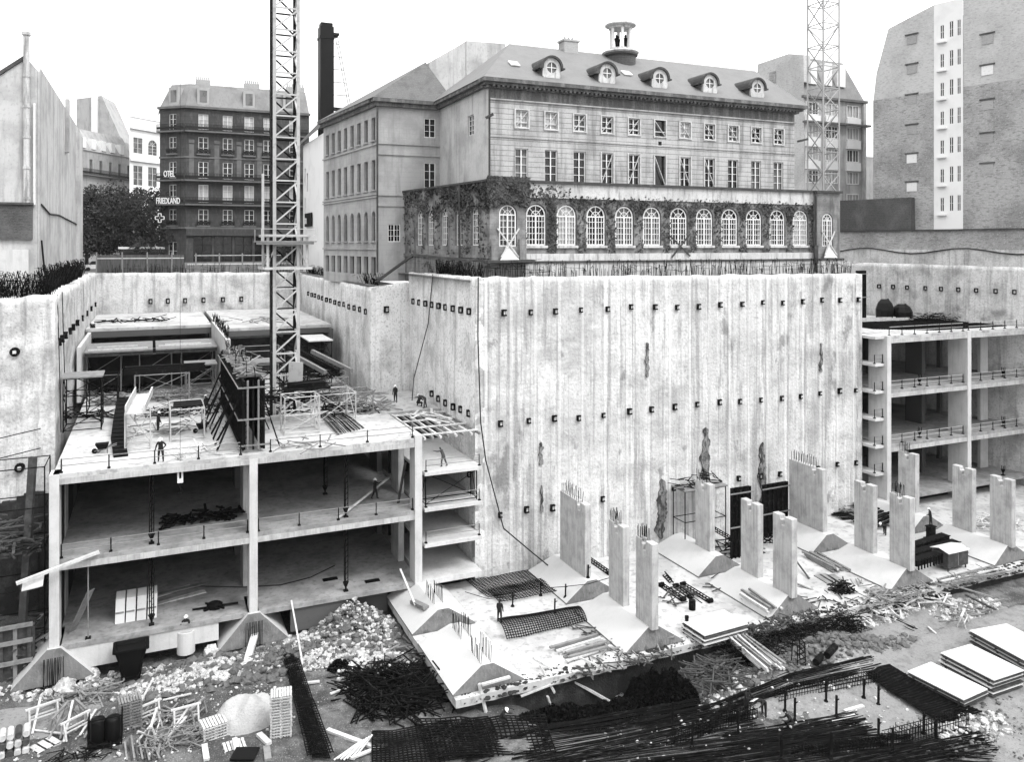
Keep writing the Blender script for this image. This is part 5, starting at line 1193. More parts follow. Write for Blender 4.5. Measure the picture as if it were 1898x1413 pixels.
# dark lumps, hoppers on the right roof slab
for px, w_, h, lab in ((1640,2.3,2.6,'black covered machine on the top right slab next to the dark shutter'), (1672,2.6,1.9,'dark humped bundle on the top right slab between machine and rebar heap')):
    X, Y = G(px, 590, 18); mb = MB(); mb.lathe(X, Y, [(w_*.5,18.02),(w_*.52,18.02+h*.45),(w_*.4,18.02+h*.8),(w_*.22,18.02+h)], 9)
    mb.bar((X-w_*.3,Y,18+h*.9),(X+w_*.3,Y,18+h*1.02),.12); mb.box(X-w_*.55,X+w_*.55,Y-.4,Y+.4,18.02,18.3); solo(mb, 'site_machine', 'black_paint', lab, 'machine')
X, Y = G(1740,594,18); tangle(X, Y-.5, 18, 130, 5, 1.6, 1.0, 2.6, .08, 'rust', 'rebar_heap', 'long low heap of dark bars on the top right slab by the workers', 'rebar')
mb = MB()                                          # spread reinforcement mat
x0, x1, y0, y1 = 78.5, 96.5, 66.5, 80
for k in range(75): x = x0+(x1-x0)*k/74; mb.bar((x,y0+max(0,(84-x))*.7,18.05),(min(x+1.5,rx(y1)-.6),y1,18.07),.06)
for k in range(50): 
    y = y0+(y1-y0)*k/49; mb.bar((x0+max(0,72-y)*.0+ (0 if y > 70.5 else (70.5-y)*1.4),y,18.1),(min(x1,rx(y)-.5),y,18.1),.06)
solo(mb, 'rebar_mat', 'rust', 'wide dark reinforcement mat covering the top right slab', 'rebar')
for k, (y, lab) in enumerate(((81,'farthest'),(79.6,'middle'),(78,'nearest'))):
    mb = MB(); mb.bar((76,y,18.15),(94.5-k,y-1.5,18.15),.25,.2); solo(mb, 'timber_baulk', 'wood', '%s of three long pale baulks on the top right slab' % lab, 'timber', 'long baulks on the top right slab')
# things inside the bays
mb = MB(); X, Y = G(380,955,6)
tangle(X, Y-1, 6, 70, 3.2, 1.2, .5, 1.2, .2, 'steel_dark', 'dark_debris', 'dark lumps of equipment along the middle slab near the middle column', 'debris')
for k in range(4):
    X = onY(222+k*20, 66.8); r = root('shutter_box', (X,66.6,0), 'pale upright panel, %s of four standing on the ground slab in the left bay' % ('leftmost','second','third','rightmost')[k], 'panel', 'four pale upright panels in the left bay')
    mb = MB(); mb.hexa([(X-.32,66.4,0.02),(X+.32,66.4,.02),(X+.32,67.5,.02),(X-.32,67.5,.02),(X-.36+.1,66.9,1.65),(X+.36,66.9,1.65),(X+.36,68.2,1.75),(X-.26,68.2,1.75)]); b_ = mb.build('face_board', 'ply', r)
    mb = MB(); mb.box(X-.28,X+.28,66.55,66.62,.7,.8); mb.build('batten', 'wood_mid', r)
pile(onY(300,70), 70.5, 0, 5, 6, .3, 'wood_mid', 'timber_board', 'grey board lying in the heap behind the four upright panels', 'board', 'boards behind the upright panels', .5, .08, 1.5, .1, 3)
mb = MB(); mb.lathe(*G(398,1128,0)[:2], [(.5,.02),(.6,.35),(.3,.5)], 8); X, Y = G(398,1128,0)
mb.bar((X-1.6,Y+.2,.1),(X+1.7,Y-.2,.2),.12); mb.bar((X-.6,Y+1,.1),(X+.6,Y-1,.3),.12); mb.bar((X,Y,.3),(X-.8,Y-.3,.05),.2)
solo(mb, 'cable_winch', 'black_paint', 'dark machine with splayed bars on the ground slab left of the middle column', 'machine')
for (a, b, z, w_, m_, lab) in ((G(560,1130,0),G(470,1122,0),.06,.05,'iron','x'),):
    pass
def strip(p, z, r_, mat, name, label, cat):
    mb = MB(); mb.path([Vector((*q, z+zz)) for (q, zz) in p], r_); solo(mb, name, mat, label, cat)
strip([(G(355,1088,0),0),(G(450,1090,0),0),(G(520,1086,0),0),(G(575,1072,0),0),(G(620,1050,0),0)], .04, .05, 'iron', 'hose', 'thin dark hose curving across the ground slab behind the middle column', 'hose')
for px, py in ((612,1075),(690,1078)):
    X, Y = G(px,py,0); mb = MB(); mb.box(X-.6,X+.6,Y-.25,Y+.25,.01,.08); solo(mb, 'floor_opening', 'black_paint', 'small dark hatch in the ground slab, %s' % ('left of the right bay prop' if px < 640 else 'right of the right bay prop'), 'hatch')
# planks carried or leaning in the bays
def lean(p, q, w_, t, mat, label, name='loose_plank', cat='plank', grp=None):
    mb = MB(); mb.bar(p, q, w_, t); return solo(mb, name, mat, label, cat, grp)
lean((*G(627,963,6),6.1), (*G(722,905,6),7.0), .22, .06, 'wood', 'long pale plank held by the worker on the middle slab, right bay')
lean((19.2,67,6),(19.6,66.2,9.6), .25, .08, 'wood_dark', 'dark board leaning beside the right column on the middle slab')
lean((-5.3,66.5,0),(-4.0,65.4,3.2), .7, .05, 'wood_mid', 'narrow sheet leaning at the left end of the ground slab')
# cables and ropes on the pit walls
def cable(pts, r_, label, name='cable', mat='iron'):
    mb = MB(); mb.path([Vector(p) for p in pts], r_, 5); solo(mb, name, mat, label, 'cable')
cable([(26.2,66.15,25.2),(26.15,66.1,20),(26.4,66.1,12.5),(26.9,66.1,9),(28.6,66.1,2.8),(31,65.9,.6),(33,64,-1.2)], .06, 'black hose hanging down the corner of the tall white wall')
cable([(25.9,77.8,25.1),(25.8,79,20),(25.2,82,14),(24.4,80,12.1)], .05, 'thin rope slanting down the return wall behind the corner')
for i, y in enumerate((79,83)): cable([(-7.2,y-1.8,23.9),(-7.1,y-1.2,18),(-7.0,y-1,12.2)], .04, '%s rope hanging down the left pit wall' % ('front','rear')[i], 'rope')
X, Y = GD(334,60); cable([(X,Y,62),(X,Y,11.9)], .014, 'pair of crane wires coming down in front of the left bay', 'hoist_wire')
mb = MB(); r = root('hook_block', (X,Y,9.9), 'white hoist hook hanging in front of the top slab edge of the left frame', 'hook'); mb.box(X-.2,X-.08,Y-.1,Y+.1,10.6,11.8); mb.box(X+.08,X+.2,Y-.1,Y+.1,10.6,11.8); mb.box(X-.2,X+.2,Y-.12,Y+.12,10.4,10.7); mb.build('block', 'white', r)
mb = MB(); mb.path([Vector((X,Y,10.4)),Vector((X,Y,10.0)),Vector((X+.15,Y,9.8)),Vector((X+.1,Y,9.6)),Vector((X-.1,Y,9.65))], .07, 6); mb.build('hook', 'steel_dark', r)
# ================================================================ FOREGROUND: loose timber (photo px x1,y1,x2,y2, width, lift, mat, label)
def board(x1, y1, x2, y2, w_, lift, mat, label, name='timber', grp=None, l2=None, t=None):
    a = GP(x1,y1); b = GP(x2,y2); a.z += lift; b.z += lift if l2 is None else l2
    mb = MB(); mb.bar(a, b, w_, t or w_*.5); return solo(mb, name, mat, label, 'timber', grp)
W, WM, WD = 'wood', 'wood_mid', 'wood_dark'
for a in (
 (988,1245,1140,1312,.26,.9,W,'longest pale plank lying across the dark trench in front of the raft',.2),
 (1015,1300,1033,1354,.26,.3,W,'pale plank standing steeply in the dark trench, its foot nearest the viewer',.1),
 (1000,1255,1028,1290,.22,.8,W,'short pale plank tilted over the raft edge above the trench',.2),
 (893,1290,945,1275,.24,.7,W,'pale plank propped level below the raft corner',.7),
 (888,1285,901,1322,.24,.6,W,'short thick pale post end below the raft corner',.0),
 (965,1305,1058,1274,.2,.5,W,'pale plank at the back of the dark trench',.7),
 (1060,1260,1160,1245,.24,.5,W,'pale plank lying against the timber stack on the raft edge',.3),
 (1072,1240,1132,1258,.2,.8,W,'second pale plank crossing the timber stack at the raft edge',.5),
 (607,1358,692,1390,.3,.15,W,'thick pale beam alone on the bare earth left of the rebar mat',.15),
 (650,1413,720,1385,.22,.2,W,'pale plank running to the bottom edge beside the rebar mat',.2),
 (480,1366,499,1384,.36,.15,W,'short pale offcut below the tall pallet stack',.15),
 (379,1385,383,1413,.34,.1,W,'pale board end at the bottom edge left of the low pallet',.1),
 (435,1382,440,1400,.3,.4,W,'short pale block end in front of the low slatted pallet',.1),
 (494,1388,497,1413,.4,.08,WM,'grey board at the bottom edge below the pale offcut',.08),
 (540,1135,562,1240,.12,.9,W,'thin pale pole leaning over the rubble right of the middle footing',.1),
 (453,1245,475,1195,.5,.05,W,'jagged pale slab of wood leaning at the rubble edge under the middle footing',1.1),
 (465,1222,520,1240,.2,.15,W,'pale lath lying on the earth at the foot of the rubble',.15),
 (500,1236,525,1222,.2,.2,WM,'grey lath by the top end of the long dark rebar mat',.2),
 (560,1272,592,1268,.22,.15,W,'pale board right of the long dark rebar mat, upper',.15),
 (612,1290,645,1278,.18,.1,W,'pale lath on the bare earth between the two rebar heaps',.1),
 (690,1205,735,1196,.25,.2,W,'pale board on the rubble next to the raft edge, lower',.2),
 (683,1215,740,1218,.28,.2,W,'broad pale board on the rubble beside the lattice girder heap',.2),
 (742,1080,770,1130,.16,1.1,W,'pale pole leaning out beside the right corner column',.3),
 (765,1120,790,1132,.5,.2,WM,'tapered dark board lying behind the first footing',.2),
 (1735,1260,1760,1290,.15,.1,W,'thin lath in the sand left of the panel stacks',.1),
 (1565,1322,1600,1312,.24,.1,W,'upper of two short pale boards on the earth between rebar cages',.1),
 (1545,1342,1586,1330,.24,.1,W,'lower of two short pale boards on the earth between rebar cages',.1),
 (1527,1268,1548,1282,.3,.1,W,'pale board by the post left of the dark reinforcement mat',.1),
 (1720,1165,1735,1178,.14,.12,W,'small T shaped lath on the sand right of the dark bush',.12),
 (1468,1085,1620,1150,.2,.3,WM,'long grey pole lying on the raft beside the third line of piers',.3),
 (1740,1090,1840,1112,.2,.6,WM,'long pole sloping down from the raft edge at the right',.2),
 (1790,1110,1845,1135,.2,.3,WD,'dark pole on the debris below the raft edge at the right',.2),
 (1700,1292,1830,1330,.12,.1,WM,'thin long lath between reinforcement mat and panel stacks',.1),
 (1455,1030,1500,1075,.14,.9,WD,'dark stick leaning beside the second line of piers',.1),
 (1280,1345,1296,1300,.0+.2,.1,WM,'grey lath lying in front of the two men reading plans',.3),
 (1110,1210,1250,1182,.0+.18,.06,WM,'long grey lath on the raft left of the second footing',.06)):
    board(*a[:8], l2=a[8])
# stack of boards at the raft edge and other orderly piles
def pilepx(x1, y1, x2, y2, n, w_, mat, name, label, cat, grp, wid=.6, layers=3, t=.08, lift=0):
    a = GP(x1,y1); b = GP(x2,y2); d = b-a; z = max(a.z, b.z)+lift
    pile((a.x+b.x)/2, (a.y+b.y)/2, z, n, d.length, math.atan2(d.y, d.x), mat, name, label, cat, grp, w_, t, wid, .05, layers)
pilepx(1035,1215,1120,1190,12,.24,WM,'timber_board','grey board in the untidy stack at the raft edge behind the dark trench','timber','boards stacked at the raft edge',1.2,3,.12)
pilepx(1362,1206,1442,1258,15,.15,W,'timber_baulk','long timber in the bundle between dark pit and sand mound','timber','long timbers between dark pit and sand mound',.9,3,.13,.5)
pilepx(1505,1030,1565,1062,10,.24,WM,'timber_baulk','timber in the long bundle on the raft behind the third footing','timber','long timbers on the raft right of the second line of piers',.9,3,.15)
pilepx(1390,1100,1440,1150,7,.2,WM,'timber_baulk','dark timber beside the slope of the second footing row','timber','timbers lying along the second footing',1.0,2,.14)
pilepx(1605,1100,1640,1095,5,.3,WM,'timber_board','short board in the small stack near the raft edge','timber','small board stack near the raft edge',.6,3,.1)
pilepx(1740,1080,1850,1055,6,.2,WM,'timber_board','board lying along the raft edge behind the site hut','timber','boards along the raft edge by the hut',.8,2,.1)
pilepx(1530,1066,1560,1085,3,.8,WM,'timber_board','broad grey board on the raft left of the black bundle','timber','broad boards left of the black bundle',.8,1,.08)
# ---- stacks of pale shuttering panels
def sheetstack(p, rz, L_, w_, n, z, lab, grp, t=.06, every=1):
    u = Vector((math.cos(rz), math.sin(rz), 0)); v = Vector((-u.y, u.x, 0))
    for k in range(n):
        zz = z+.12+k*(t+.1); o = Vector((p[0],p[1],0))+u*U(-.12,.12)+v*U(-.1,.1)
        mb = MB(); mb.hexa([o+u*a+v*b+Vector((0,0,c)) for c in (zz,zz+t) for a, b in ((-L_/2,-w_/2),(L_/2,-w_/2),(L_/2,w_/2),(-L_/2,w_/2))])
        r = solo(mb, 'shuttering_panel', 'ply' if k == n-1 or k % 2 == (n-1) % 2 else 'wood_dark', ('top panel of the %s' if k == n-1 else 'panel within the %s') % lab, 'panel', grp)  # every other panel is dark, standing for shade in the gaps
        if k < n-1 or k == 0:
            mb = MB(); 
            for f in (-.4, 0, .4):
                c = o+u*f*L_; mb.bar(c-v*w_*.5+Vector((0,0,zz-.05)), c+v*w_*.5+Vector((0,0,zz-.05)), .12, .098)
            b_ = mb.build('spacer', 'wood_dark', r)
def quadstack(corners, n, lab, grp, zoff):
    """corners: left, near, right photo corners of the TOP face"""
    z = -2.5+zoff; P = [Vector((*G(x,y,z),0)) for x, y in corners]; u = P[1]-P[0]; v = P[2]-P[1]; c = P[0]+(u+v)/2
    sheetstack((c.x,c.y), math.atan2(u.y,u.x), u.length, v.length, n, z-.12-n*.16+.1, lab, grp)
quadstack(((1683,1245),(1788,1298),(1833,1278)), 4, 'low stack of pale panels nearest the viewer at the right', 'low panel stack', .6)
quadstack(((1744,1211),(1843,1262),(1892,1240)), 8, 'middle one of three pale panel stacks at the right', 'middle panel stack', 1.1)
quadstack(((1810,1175),(1915,1232),(1960,1205)), 9, 'tall pale panel stack cut by the right edge', 'tall panel stack', 1.2)
z = RAFT+.8; P = [Vector((*G(x,y,z),0)) for x, y in ((1262,1152),(1305,1180),(1388,1159))]; u, v = P[1]-P[0], P[2]-P[1]; c = P[0]+(u+v)/2
sheetstack((c.x,c.y), math.atan2(u.y,u.x), u.length, v.length, 5, RAFT, 'pale panel stack on the raft edge beside the second footing', 'panel stack on the raft edge')
X, Y = G(1273,1152,RAFT+.8); mb = MB(); mb.lathe(X,Y,[(.14,-.66),(.16,-.3),(.15,-.3)],8); solo(mb, 'paint_pot', 'steel_dark', 'small dark pot standing on the panel stack on the raft edge', 'pot')
p = GP(1283,1135-4); mb = MB(); mb.lathe(p.x,p.y,[(.27,p.z),(.28,p.z+.45),(.27,p.z+.8),(.25,p.z+.8)],12); solo(mb, 'barrel', 'steel_dark', 'dark drum standing on the raft right of the lattice girders', 'barrel')
# lattice girders
def girder(x1, y1, x2, y2, label, grp=None, s=.35, lift=.02, mat='rust', knob=False):
    a = GP(x1,y1); b = GP(x2,y2); a.z += lift+.04; b.z += lift+.04; d = b-a; n = max(3, int(d.length/.4)); v = Vector((-d.y, d.x, 0)).normalized()*s/2; h = Vector((0,0,s*.9)); mb = MB()
    for o in (v, -v, h): mb.bar(a+o, b+o, .07)
    for k in range(n):
        p0, p1 = a+d*k/n, a+d*(k+1)/n
        mb.bar(p0+v, p1-v, .045); mb.bar(p0+v, p1+h, .045); mb.bar(p0-v, p1+h, .045)
    if knob:
        for q in (a, b): mb.tube(q-v*1.3+h*.4, q+v*1.3+h*.4, .2, 8)
    return solo(mb, 'lattice_girder', mat, label, 'girder', grp)
girder(1226,1088,1266,1115,'leftmost of three dark lattice struts lying on the raft', 'lattice struts on the raft', knob=True, mat='steel_dark')
girder(1253,1090,1280,1110,'short middle one of three dark lattice struts lying on the raft', 'lattice struts on the raft', knob=True, mat='steel_dark')
girder(1266,1087,1316,1118,'rightmost of three dark lattice struts lying on the raft', 'lattice struts on the raft', knob=True, mat='steel_dark')
girder(1090,1038,1130,1066,'dark lattice strut lying between the first piers and the pit wall', knob=True, mat='steel_dark')
girder(1322,995,1355,1015,'dark lattice strut on a stand behind the second line of piers', knob=True, mat='steel_dark', lift=.7)
girder(1232,1068,1245,1082,'short dark strut end behind the left pier pair', mat='steel_dark')
for g in ((645,1257,720,1276),(650,1268,705,1283),(640,1250,700,1262),(645,1292,705,1316),(660,1310,695,1340),(640,1300,680,1325),(655,1345,668,1318),(722,1320,728,1352),(735,1318,780,1352),(700,1262,780,1300),(760,1240,800,1280),(700,1280,760,1330),(740,1250,755,1320),(770,1330,800,1290)):
    girder(*g, 'rusty lattice girder in the dark heap left of the raft corner', 'rusty lattice girders left of the raft corner', lift=U(0,.5))
q = GP(760,1285); tangle(q.x, q.y, q.z-.3, 420, 3.3, 2.8, 1.5, 3.2, .09, 'rust', 'rebar_heap', 'tangled black heap of bars and girders filling the corner left of the raft', 'rebar')
q = GP(690,1262); tangle(q.x, q.y, q.z-.2, 130, 2.6, 1.6, .7, 2.6, .08, 'rust', 'rebar_heap', 'thinner fringe of bars on the earth at the far left of the black heap', 'rebar')
q = GP(728,1215); tangle(q.x, q.y, q.z-.1, 60, 1.6, 1.6, .6, 1.4, .12, 'wood_mid', 'offcut_heap', 'offcuts lying between white rubble and the black girder heap', 'scrap')
# ---- reinforcement mats and bundles
def matpx(c4, nu, nv, mat, label, lift=.1, r_=.03, wav=.12, name='rebar_mat', z=None, crumple=0, h2=0):
    P = [GP(*c) if z is None else Vector((*G(*c, z), z)) for c in c4]; mb = MB()
    def pt(s_, t):
        p = P[0].lerp(P[1], s_).lerp(P[3].lerp(P[2], s_), t); p = p.copy(); g = surf(p.x, p.y) if z is None else z
        p.z = g+lift+h2*math.sin(math.pi*t)+wav*noise.noise(Vector((p.x*.6,p.y*.6,lift)))+crumple*noise.noise(Vector((p.x*2,p.y*2,1))); return p
    for i in range(nu+1):
        mb.path([pt(i/nu, k/6) for k in range(7)], r_, 4)
    for j in range(nv+1):
        mb.path([pt(k/6, j/nv)+Vector((0,0,.05)) for k in range(7)], r_, 4)
    return solo(mb, name, mat, label, 'rebar')
matpx([(922,1152),(1072,1128),(1088,1155),(940,1190)], 34, 13, 'rust', 'curled reinforcement mat on the raft in front of the lone worker', .12, .035, .1, h2=.35, z=RAFT)
matpx([(862,1075),(1010,1045),(1045,1082),(905,1110)], 26, 16, 'rust', 'dark flat reinforcement mats on the raft below the tall white wall', .08, .035, z=RAFT)
matpx([(905,1098),(1020,1075),(1050,1098),(925,1122)], 24, 10, 'rust', 'second reinforcement mat behind the lone worker, overlapping the flat ones', .2, .035, z=RAFT)
matpx([(525,1215),(545,1215),(612,1413),(580,1413)], 10, 60, 'rust', 'long narrow dark reinforcement mat curving down the bare earth at the left', .15, .035, .25)
matpx([(524,1218),(548,1213),(618,1408),(570,1413)], 9, 52, 'rust', 'second layer of the long narrow mat, slightly twisted over the first', .3, .035, .3)
matpx([(690,1370),(905,1335),(940,1413),(690,1425)], 30, 16, 'rust', 'large reinforcement mat at the bottom edge below the girder heap', .25, .05, .3, z=-2.8)
matpx([(770,1350),(1010,1340),(1030,1413),(800,1420)], 26, 14, 'rust', 'reinforcement mat lying over the right half of the large bottom mat', .45, .05, .3, z=-2.8)
matpx([(1610,1255),(1650,1238),(1820,1325),(1752,1345)], 46, 22, 'rust', 'dense dark reinforcement mat sloping between the panel stacks and the rebar cages', .15, .04, .1)
matpx([(1607,1258),(1648,1240),(1818,1328),(1750,1348)], 40, 26, 'rust', 'upper layer of the dense reinforcement mat', .28, .04, .1)
def bundle(px, n, label, w_=.7, h=.3, r_=.028, lift=.03):
    n = int(n*.62); w_ *= 1.3
    P = [Vector((*G(*c,-2.6), -2.6)) for c in px]; mb = MB()
    for k in range(n):
        off = U(-w_,w_); hz_ = U(0,h)*(1-abs(off)/w_*.7); a = U(0,.08); b = U(.92,1); pts = []
        for j, p in enumerate(P):
            d = (P[min(j+1,len(P)-1)]-P[max(j-1,0)]); v = Vector((-d.y,d.x,0)).normalized(); q = p+v*(off*(1+.25*math.sin(j*2.1+k))+U(-.16,.16)); q.z = max(min(surf(q.x,q.y), -1.9), -2.95)+lift+hz_; pts.append(q)
        if len(pts) > 1: pts[0] = pts[0].lerp(pts[1], a*2); pts[-1] = pts[-1].lerp(pts[-2], (1-b)*2)
        mb.path(pts, r_, 4)
    return solo(mb, 'rebar_bundle', 'rust', label, 'rebar')
bundle(((1180,1345),(1330,1308),(1470,1275),(1625,1238)), 70, 'long straight bundle of black bars running up to the panel stacks', .55, .45)
bundle(((850,1410),(1000,1362),(1150,1330),(1310,1300)), 60, 'long bundle of bars sweeping from the bottom edge past the trench', .9, .35)
bundle(((950,1425),(1120,1380),(1280,1345),(1400,1325)), 55, 'second sweeping bundle of bars just below the first one', .8, .3)
bundle(((1010,1435),(1200,1405),(1420,1375),(1620,1345)), 60, 'bundle of bars along the bottom in front of the rebar cages', .7, .35)
bundle(((1180,1440),(1400,1405),(1560,1378),(1700,1370)), 60, 'bundle of bars at the bottom edge below the posts', .9, .35)
bundle(((1330,1375),(1480,1350),(1600,1330)), 35, 'short bundle of bars left of the two short boards', .5, .25)
bundle(((1500,1440),(1660,1405),(1800,1375),(1830,1372)), 70, 'black bundle of bars at the bottom right corner', .8, .5)
bundle(((1630,1440),(1760,1410),(1850,1413)), 40, 'last black bundle of bars cut by the bottom edge at the right', .9, .5)
bundle(((1560,1100),(1640,1140),(1700,1165)), 12, 'loose bars on the sand mound behind the dark bush', .3, .1)
bundle(((1345,1105),(1400,1140),(1470,1190)), 26, 'bars and strips sliding off the raft between panel stack and brush', .5, .3)
# upstanding cages with posts
def cage(x1, y1, x2, y2, h, label, n=None):
    a = GP(x1,y1); b = GP(x2,y2); L_ = (b-a).length; n = int(L_/.22); mb = MB(); d = (b-a).normalized(); v = Vector((-d.y,d.x,0))*.22
    for k in range(n+1):
        p = a+(b-a)*k/n; p.z = surf(p.x,p.y); hh = h*U(.75,1.05)
        for s_ in (-1,1): mb.bar(p+v*s_, p+v*s_+Vector((U(-.05,.05),U(-.05,.05),hh)), .03)
        mb.bar(p+v+Vector((0,0,hh*.85)), p-v+Vector((0,0,hh*.85)), .03)
    for s_ in (-1,1):
        for f in (.15,.5,.85): mb.bar(a+v*s_+Vector((0,0,h*f)), b+v*s_+Vector((0,0,h*f)), .035)
    solo(mb, 'rebar_cage', 'rust', label, 'rebar')
cage(1640,1385,1790,1345,1.0,'standing rebar cage at the right, in front of the dense mat')
cage(1440,1300,1625,1262,.7,'standing rebar cage behind the two short boards')
cage(1290,1365,1400,1330,.8,'standing rebar cage in front of the two men reading plans')
cage(1240,1385,1330,1352,.6,'low rebar cage at the left end of the standing cages')
cage(1470,1405,1640,1385,.6,'low rebar cage between the post rows at the bottom')
for i, (px, py, h) in enumerate(((1246,1350,1.6),(1283,1388,1.6),(1368,1365,1.6),(1352,1335,1.5),(1455,1320,1.4),(1473,1338,1.5),(1531,1302,1.4),(1550,1330,1.4),(1601,1295,1.3),(1628,1308,1.3),(1628,1378,1.5),(1654,1400,1.6),(1712,1362,1.4),(1735,1375,1.4),(1540,1408,1.6),(1448,1413,1.6),(950,1125,1.1),(1002,1105,1.1),(1048,1108,1.1),(1028,1136,1.1),(1090,1072,1.1))):
    a = GP(px,py); mb = MB(); mb.bar(a-Vector((0,0,.1)), a+Vector((.03,0,h)), .12); mb.lathe(a.x,a.y,[(.2,a.z-.02),(.1,a.z+.15)],6); mb.bar(a+Vector((-.05,0,h*.75)), a+Vector((.25,0,h*.8)), .05)
    on = py < 1160
    solo(mb, 'marker_post', 'steel_dark', 'short dark post on the raft around the reinforcement mats' if on else 'dark stake standing among the rebar cages at the bottom', 'post', 'posts on the raft' if on else 'stakes among the rebar cages')
mb = MB(); pts = [GP(*c)+Vector((0,0,.9+(k%2)*-.15)) for k, c in enumerate(((862,1118),(905,1128),(950,1125),(1003,1108),(1048,1108),(1090,1100),(1130,1092)))]; mb.path(pts, .03)
solo(mb, 'barrier_cable', 'iron', 'thin cable strung between the posts on the raft', 'cable')
# ---- rubble
def rubble(c, rx_, ry_, n, s0, s1, mat, label, h=.5, name='rubble', zf=None):
    mb = MB(); q = GP(*c)
    for k in range(n):
        a = U(0,6.28); r_ = math.sqrt(rnd()); x = q.x+math.cos(a)*r_*rx_; y = q.y+math.sin(a)*r_*ry_
        if y > 64.2 and -6 < x < 20.8: y = 64.2-rnd()*1.5
        s_ = s0+(s1-s0)*rnd()**3; mb.rock((x,y,max(pit_z(x,y), zf or -99)+h*(1-r_)*rnd()+s_*.15), s_, .75)
    return solo(mb, name, mat, label, 'rubble', kind='stuff')
rubble((330,1262), 4.2, 1.6, 1300, .05, .3, 'rubble', 'white broken rubble spilled on the earth right of the black skip')
rubble((420,1235), 3.8, 1.8, 1100, .05, .3, 'rubble', 'white broken rubble below the plinth left of the middle footing')
rubble((560,1175), 4.0, 2.2, 900, .05, .3, 'rubble', 'white rubble between middle footing and rubble tongue')
rubble((655,1150), 3.6, 4.0, 1900, .05, .3, 'rubble', 'tall tongue of white rubble heaped against the slab edge', 1.6)
rubble((640,1210), 4.0, 1.7, 1100, .05, .3, 'rubble', 'lower apron of the white rubble tongue')
rubble((470,1225), 10, 3.4, 1500, .05, .4, 'rubble_d', 'grey stones scattered through the white rubble')
rubble((150,1265), 6, 2, 420, .04, .3, 'rubble', 'pale stones along the foot of the left corner footing')
rubble((700,1240), 3, 2, 300, .04, .25, 'rubble', 'small white chips scattered towards the girder heap')
rubble((655,1160), 3.8, 3.6, 900, .05, .4, 'rubble_d', 'dark broken stones mixed through the tongue of rubble', 1.5)
rubble((1620,1130), 6, 1.6, 500, .05, .3, 'rubble', 'pale debris along the ragged front of the raft')
rubble((1790,1130), 4, 1.6, 260, .05, .3, 'rubble', 'pale debris below the raft edge at the right')
rubble((1800,1350), 3, 1.6, 260, .05, .35, 'rubble', 'pale stones beyond the end of the dense reinforcement mat')
rubble((1150,1325), 3, 1.0, 90, .05, .4, 'rubble', 'pale stones in the dark pit in front of the raft')
rubble((1330,1290), 4, 2, 260, .05, .35, 'rubble', 'stones between dark pit and the long timbers')
rubble((1400,1340), 13, 5, 500, .03, .14, 'rubble', 'small chips scattered over the rebar field')
rubble((300,1350), 11, 4, 600, .03, .14, 'rubble', 'small chips scattered over the earth at the left')
rubble((1500,1215), 11, 1.6, 900, .05, .35, 'rubble_d', 'dark clods along the foot of the raft right of the panel stack', .5)
rubble((1180,1215), 7, 1.2, 300, .04, .2, 'rubble_d', 'dark crumbs along the raft edge behind the trench')
rubble((1000,1180), 6, 5, 260, .02, .09, 'rubble_d', 'small dark crumbs on the raft around the curled mat')
rubble((1320,1110), 9, 5, 420, .02, .1, 'rubble_d', 'small dark crumbs on the raft between the pier lines')
rubble((1620,1040), 9, 5, 420, .02, .1, 'rubble_d', 'small dark crumbs on the raft at the right')
for k, (px, py, n_) in enumerate(((1150,1195,30),(1240,1110,26),(1420,1075,26),(1530,1120,30),(1640,1080,36),(1120,1150,18),(1780,1010,30),(1350,1050,24))):
    q = GP(px,py); tangle(q.x,q.y,RAFT,n_,2.6,1.5,.2,1.3,.09,('wood_mid','wood_dark')[k%2],'timber_scrap','%s bits of wood on the raft %s' % (('grey','dark')[k%2],('behind the edge stack','by the three lattice struts','behind the second line footing','in front of the black coupler clump','left of the tool hut','right of the curled mat','behind the tool hut','in front of the dark shutters')[k]),'scrap')
mb = MB()
for k in range(1500):
    x = U(18.5, 90); y = rf(x)+abs(rnd()+rnd()-1)*1.6-.25; s_ = U(.03, .22)*(1 if noise.noise(Vector((x*.35,3,3))) > -.1 else .5)
    mb.rock((x,y,(RAFT if y > rf(x)+.05 else RAFT-.3)+s_*.1), s_, .5)
solo(mb, 'spilled_earth', 'earth_dark', 'dark earth crumbs spilled along the whole front edge of the raft', 'earth', kind='stuff')
for x0, n_ in ((31,40),(44,90),(57,90),(66,60)): tangle(x0,49.1,RAFT-.2,n_,4.0,.6,.5,1.5,.09,'wood_dark' if x0 < 50 else 'wood_mid','timber_scrap','broken laths hanging over the raft edge, %s stretch' % {31:'leftmost',44:'second',57:'third',66:'rightmost'}[x0],'scrap')
q = GP(1430,1195); tangle(q.x,q.y,q.z-.3,160,4.5,1.2,.8,1.8,.1,'wood_dark','timber_scrap','dark broken timber between brush and long timbers','scrap')
q = GP(1330,1275); tangle(q.x,q.y,-2.7,120,2.2,1.6,.8,2.0,.1,'wood_dark','timber_scrap','dark broken frames beside the long timbers','scrap')
rubble((1850,1370), 6, 5, 500, .03, .2, 'rubble_d', 'dark gravel at the bottom right corner')
q = GP(1630,1115); tangle(q.x, q.y-.6, q.z-.7, 90, 7, 1.0, .5, 1.6, .12, 'wood', 'timber_scrap', 'pale splinters and laths strewn below the ragged raft edge', 'scrap')
q = GP(1800,1140); tangle(q.x, q.y, q.z-.2, 40, 3.5, .9, .4, 2.4, .14, 'wood_mid', 'timber_scrap', 'loose sticks below the raft edge at the far right', 'scrap')
q = GP(1440,1205); tangle(q.x, q.y, q.z-.4, 1500, 4.2, 1.3, 1.5, 1.0, .04, 'rust', 'brush_heap', 'dark wiry brush hanging over the raft edge right of the panel stack', 'scrap')
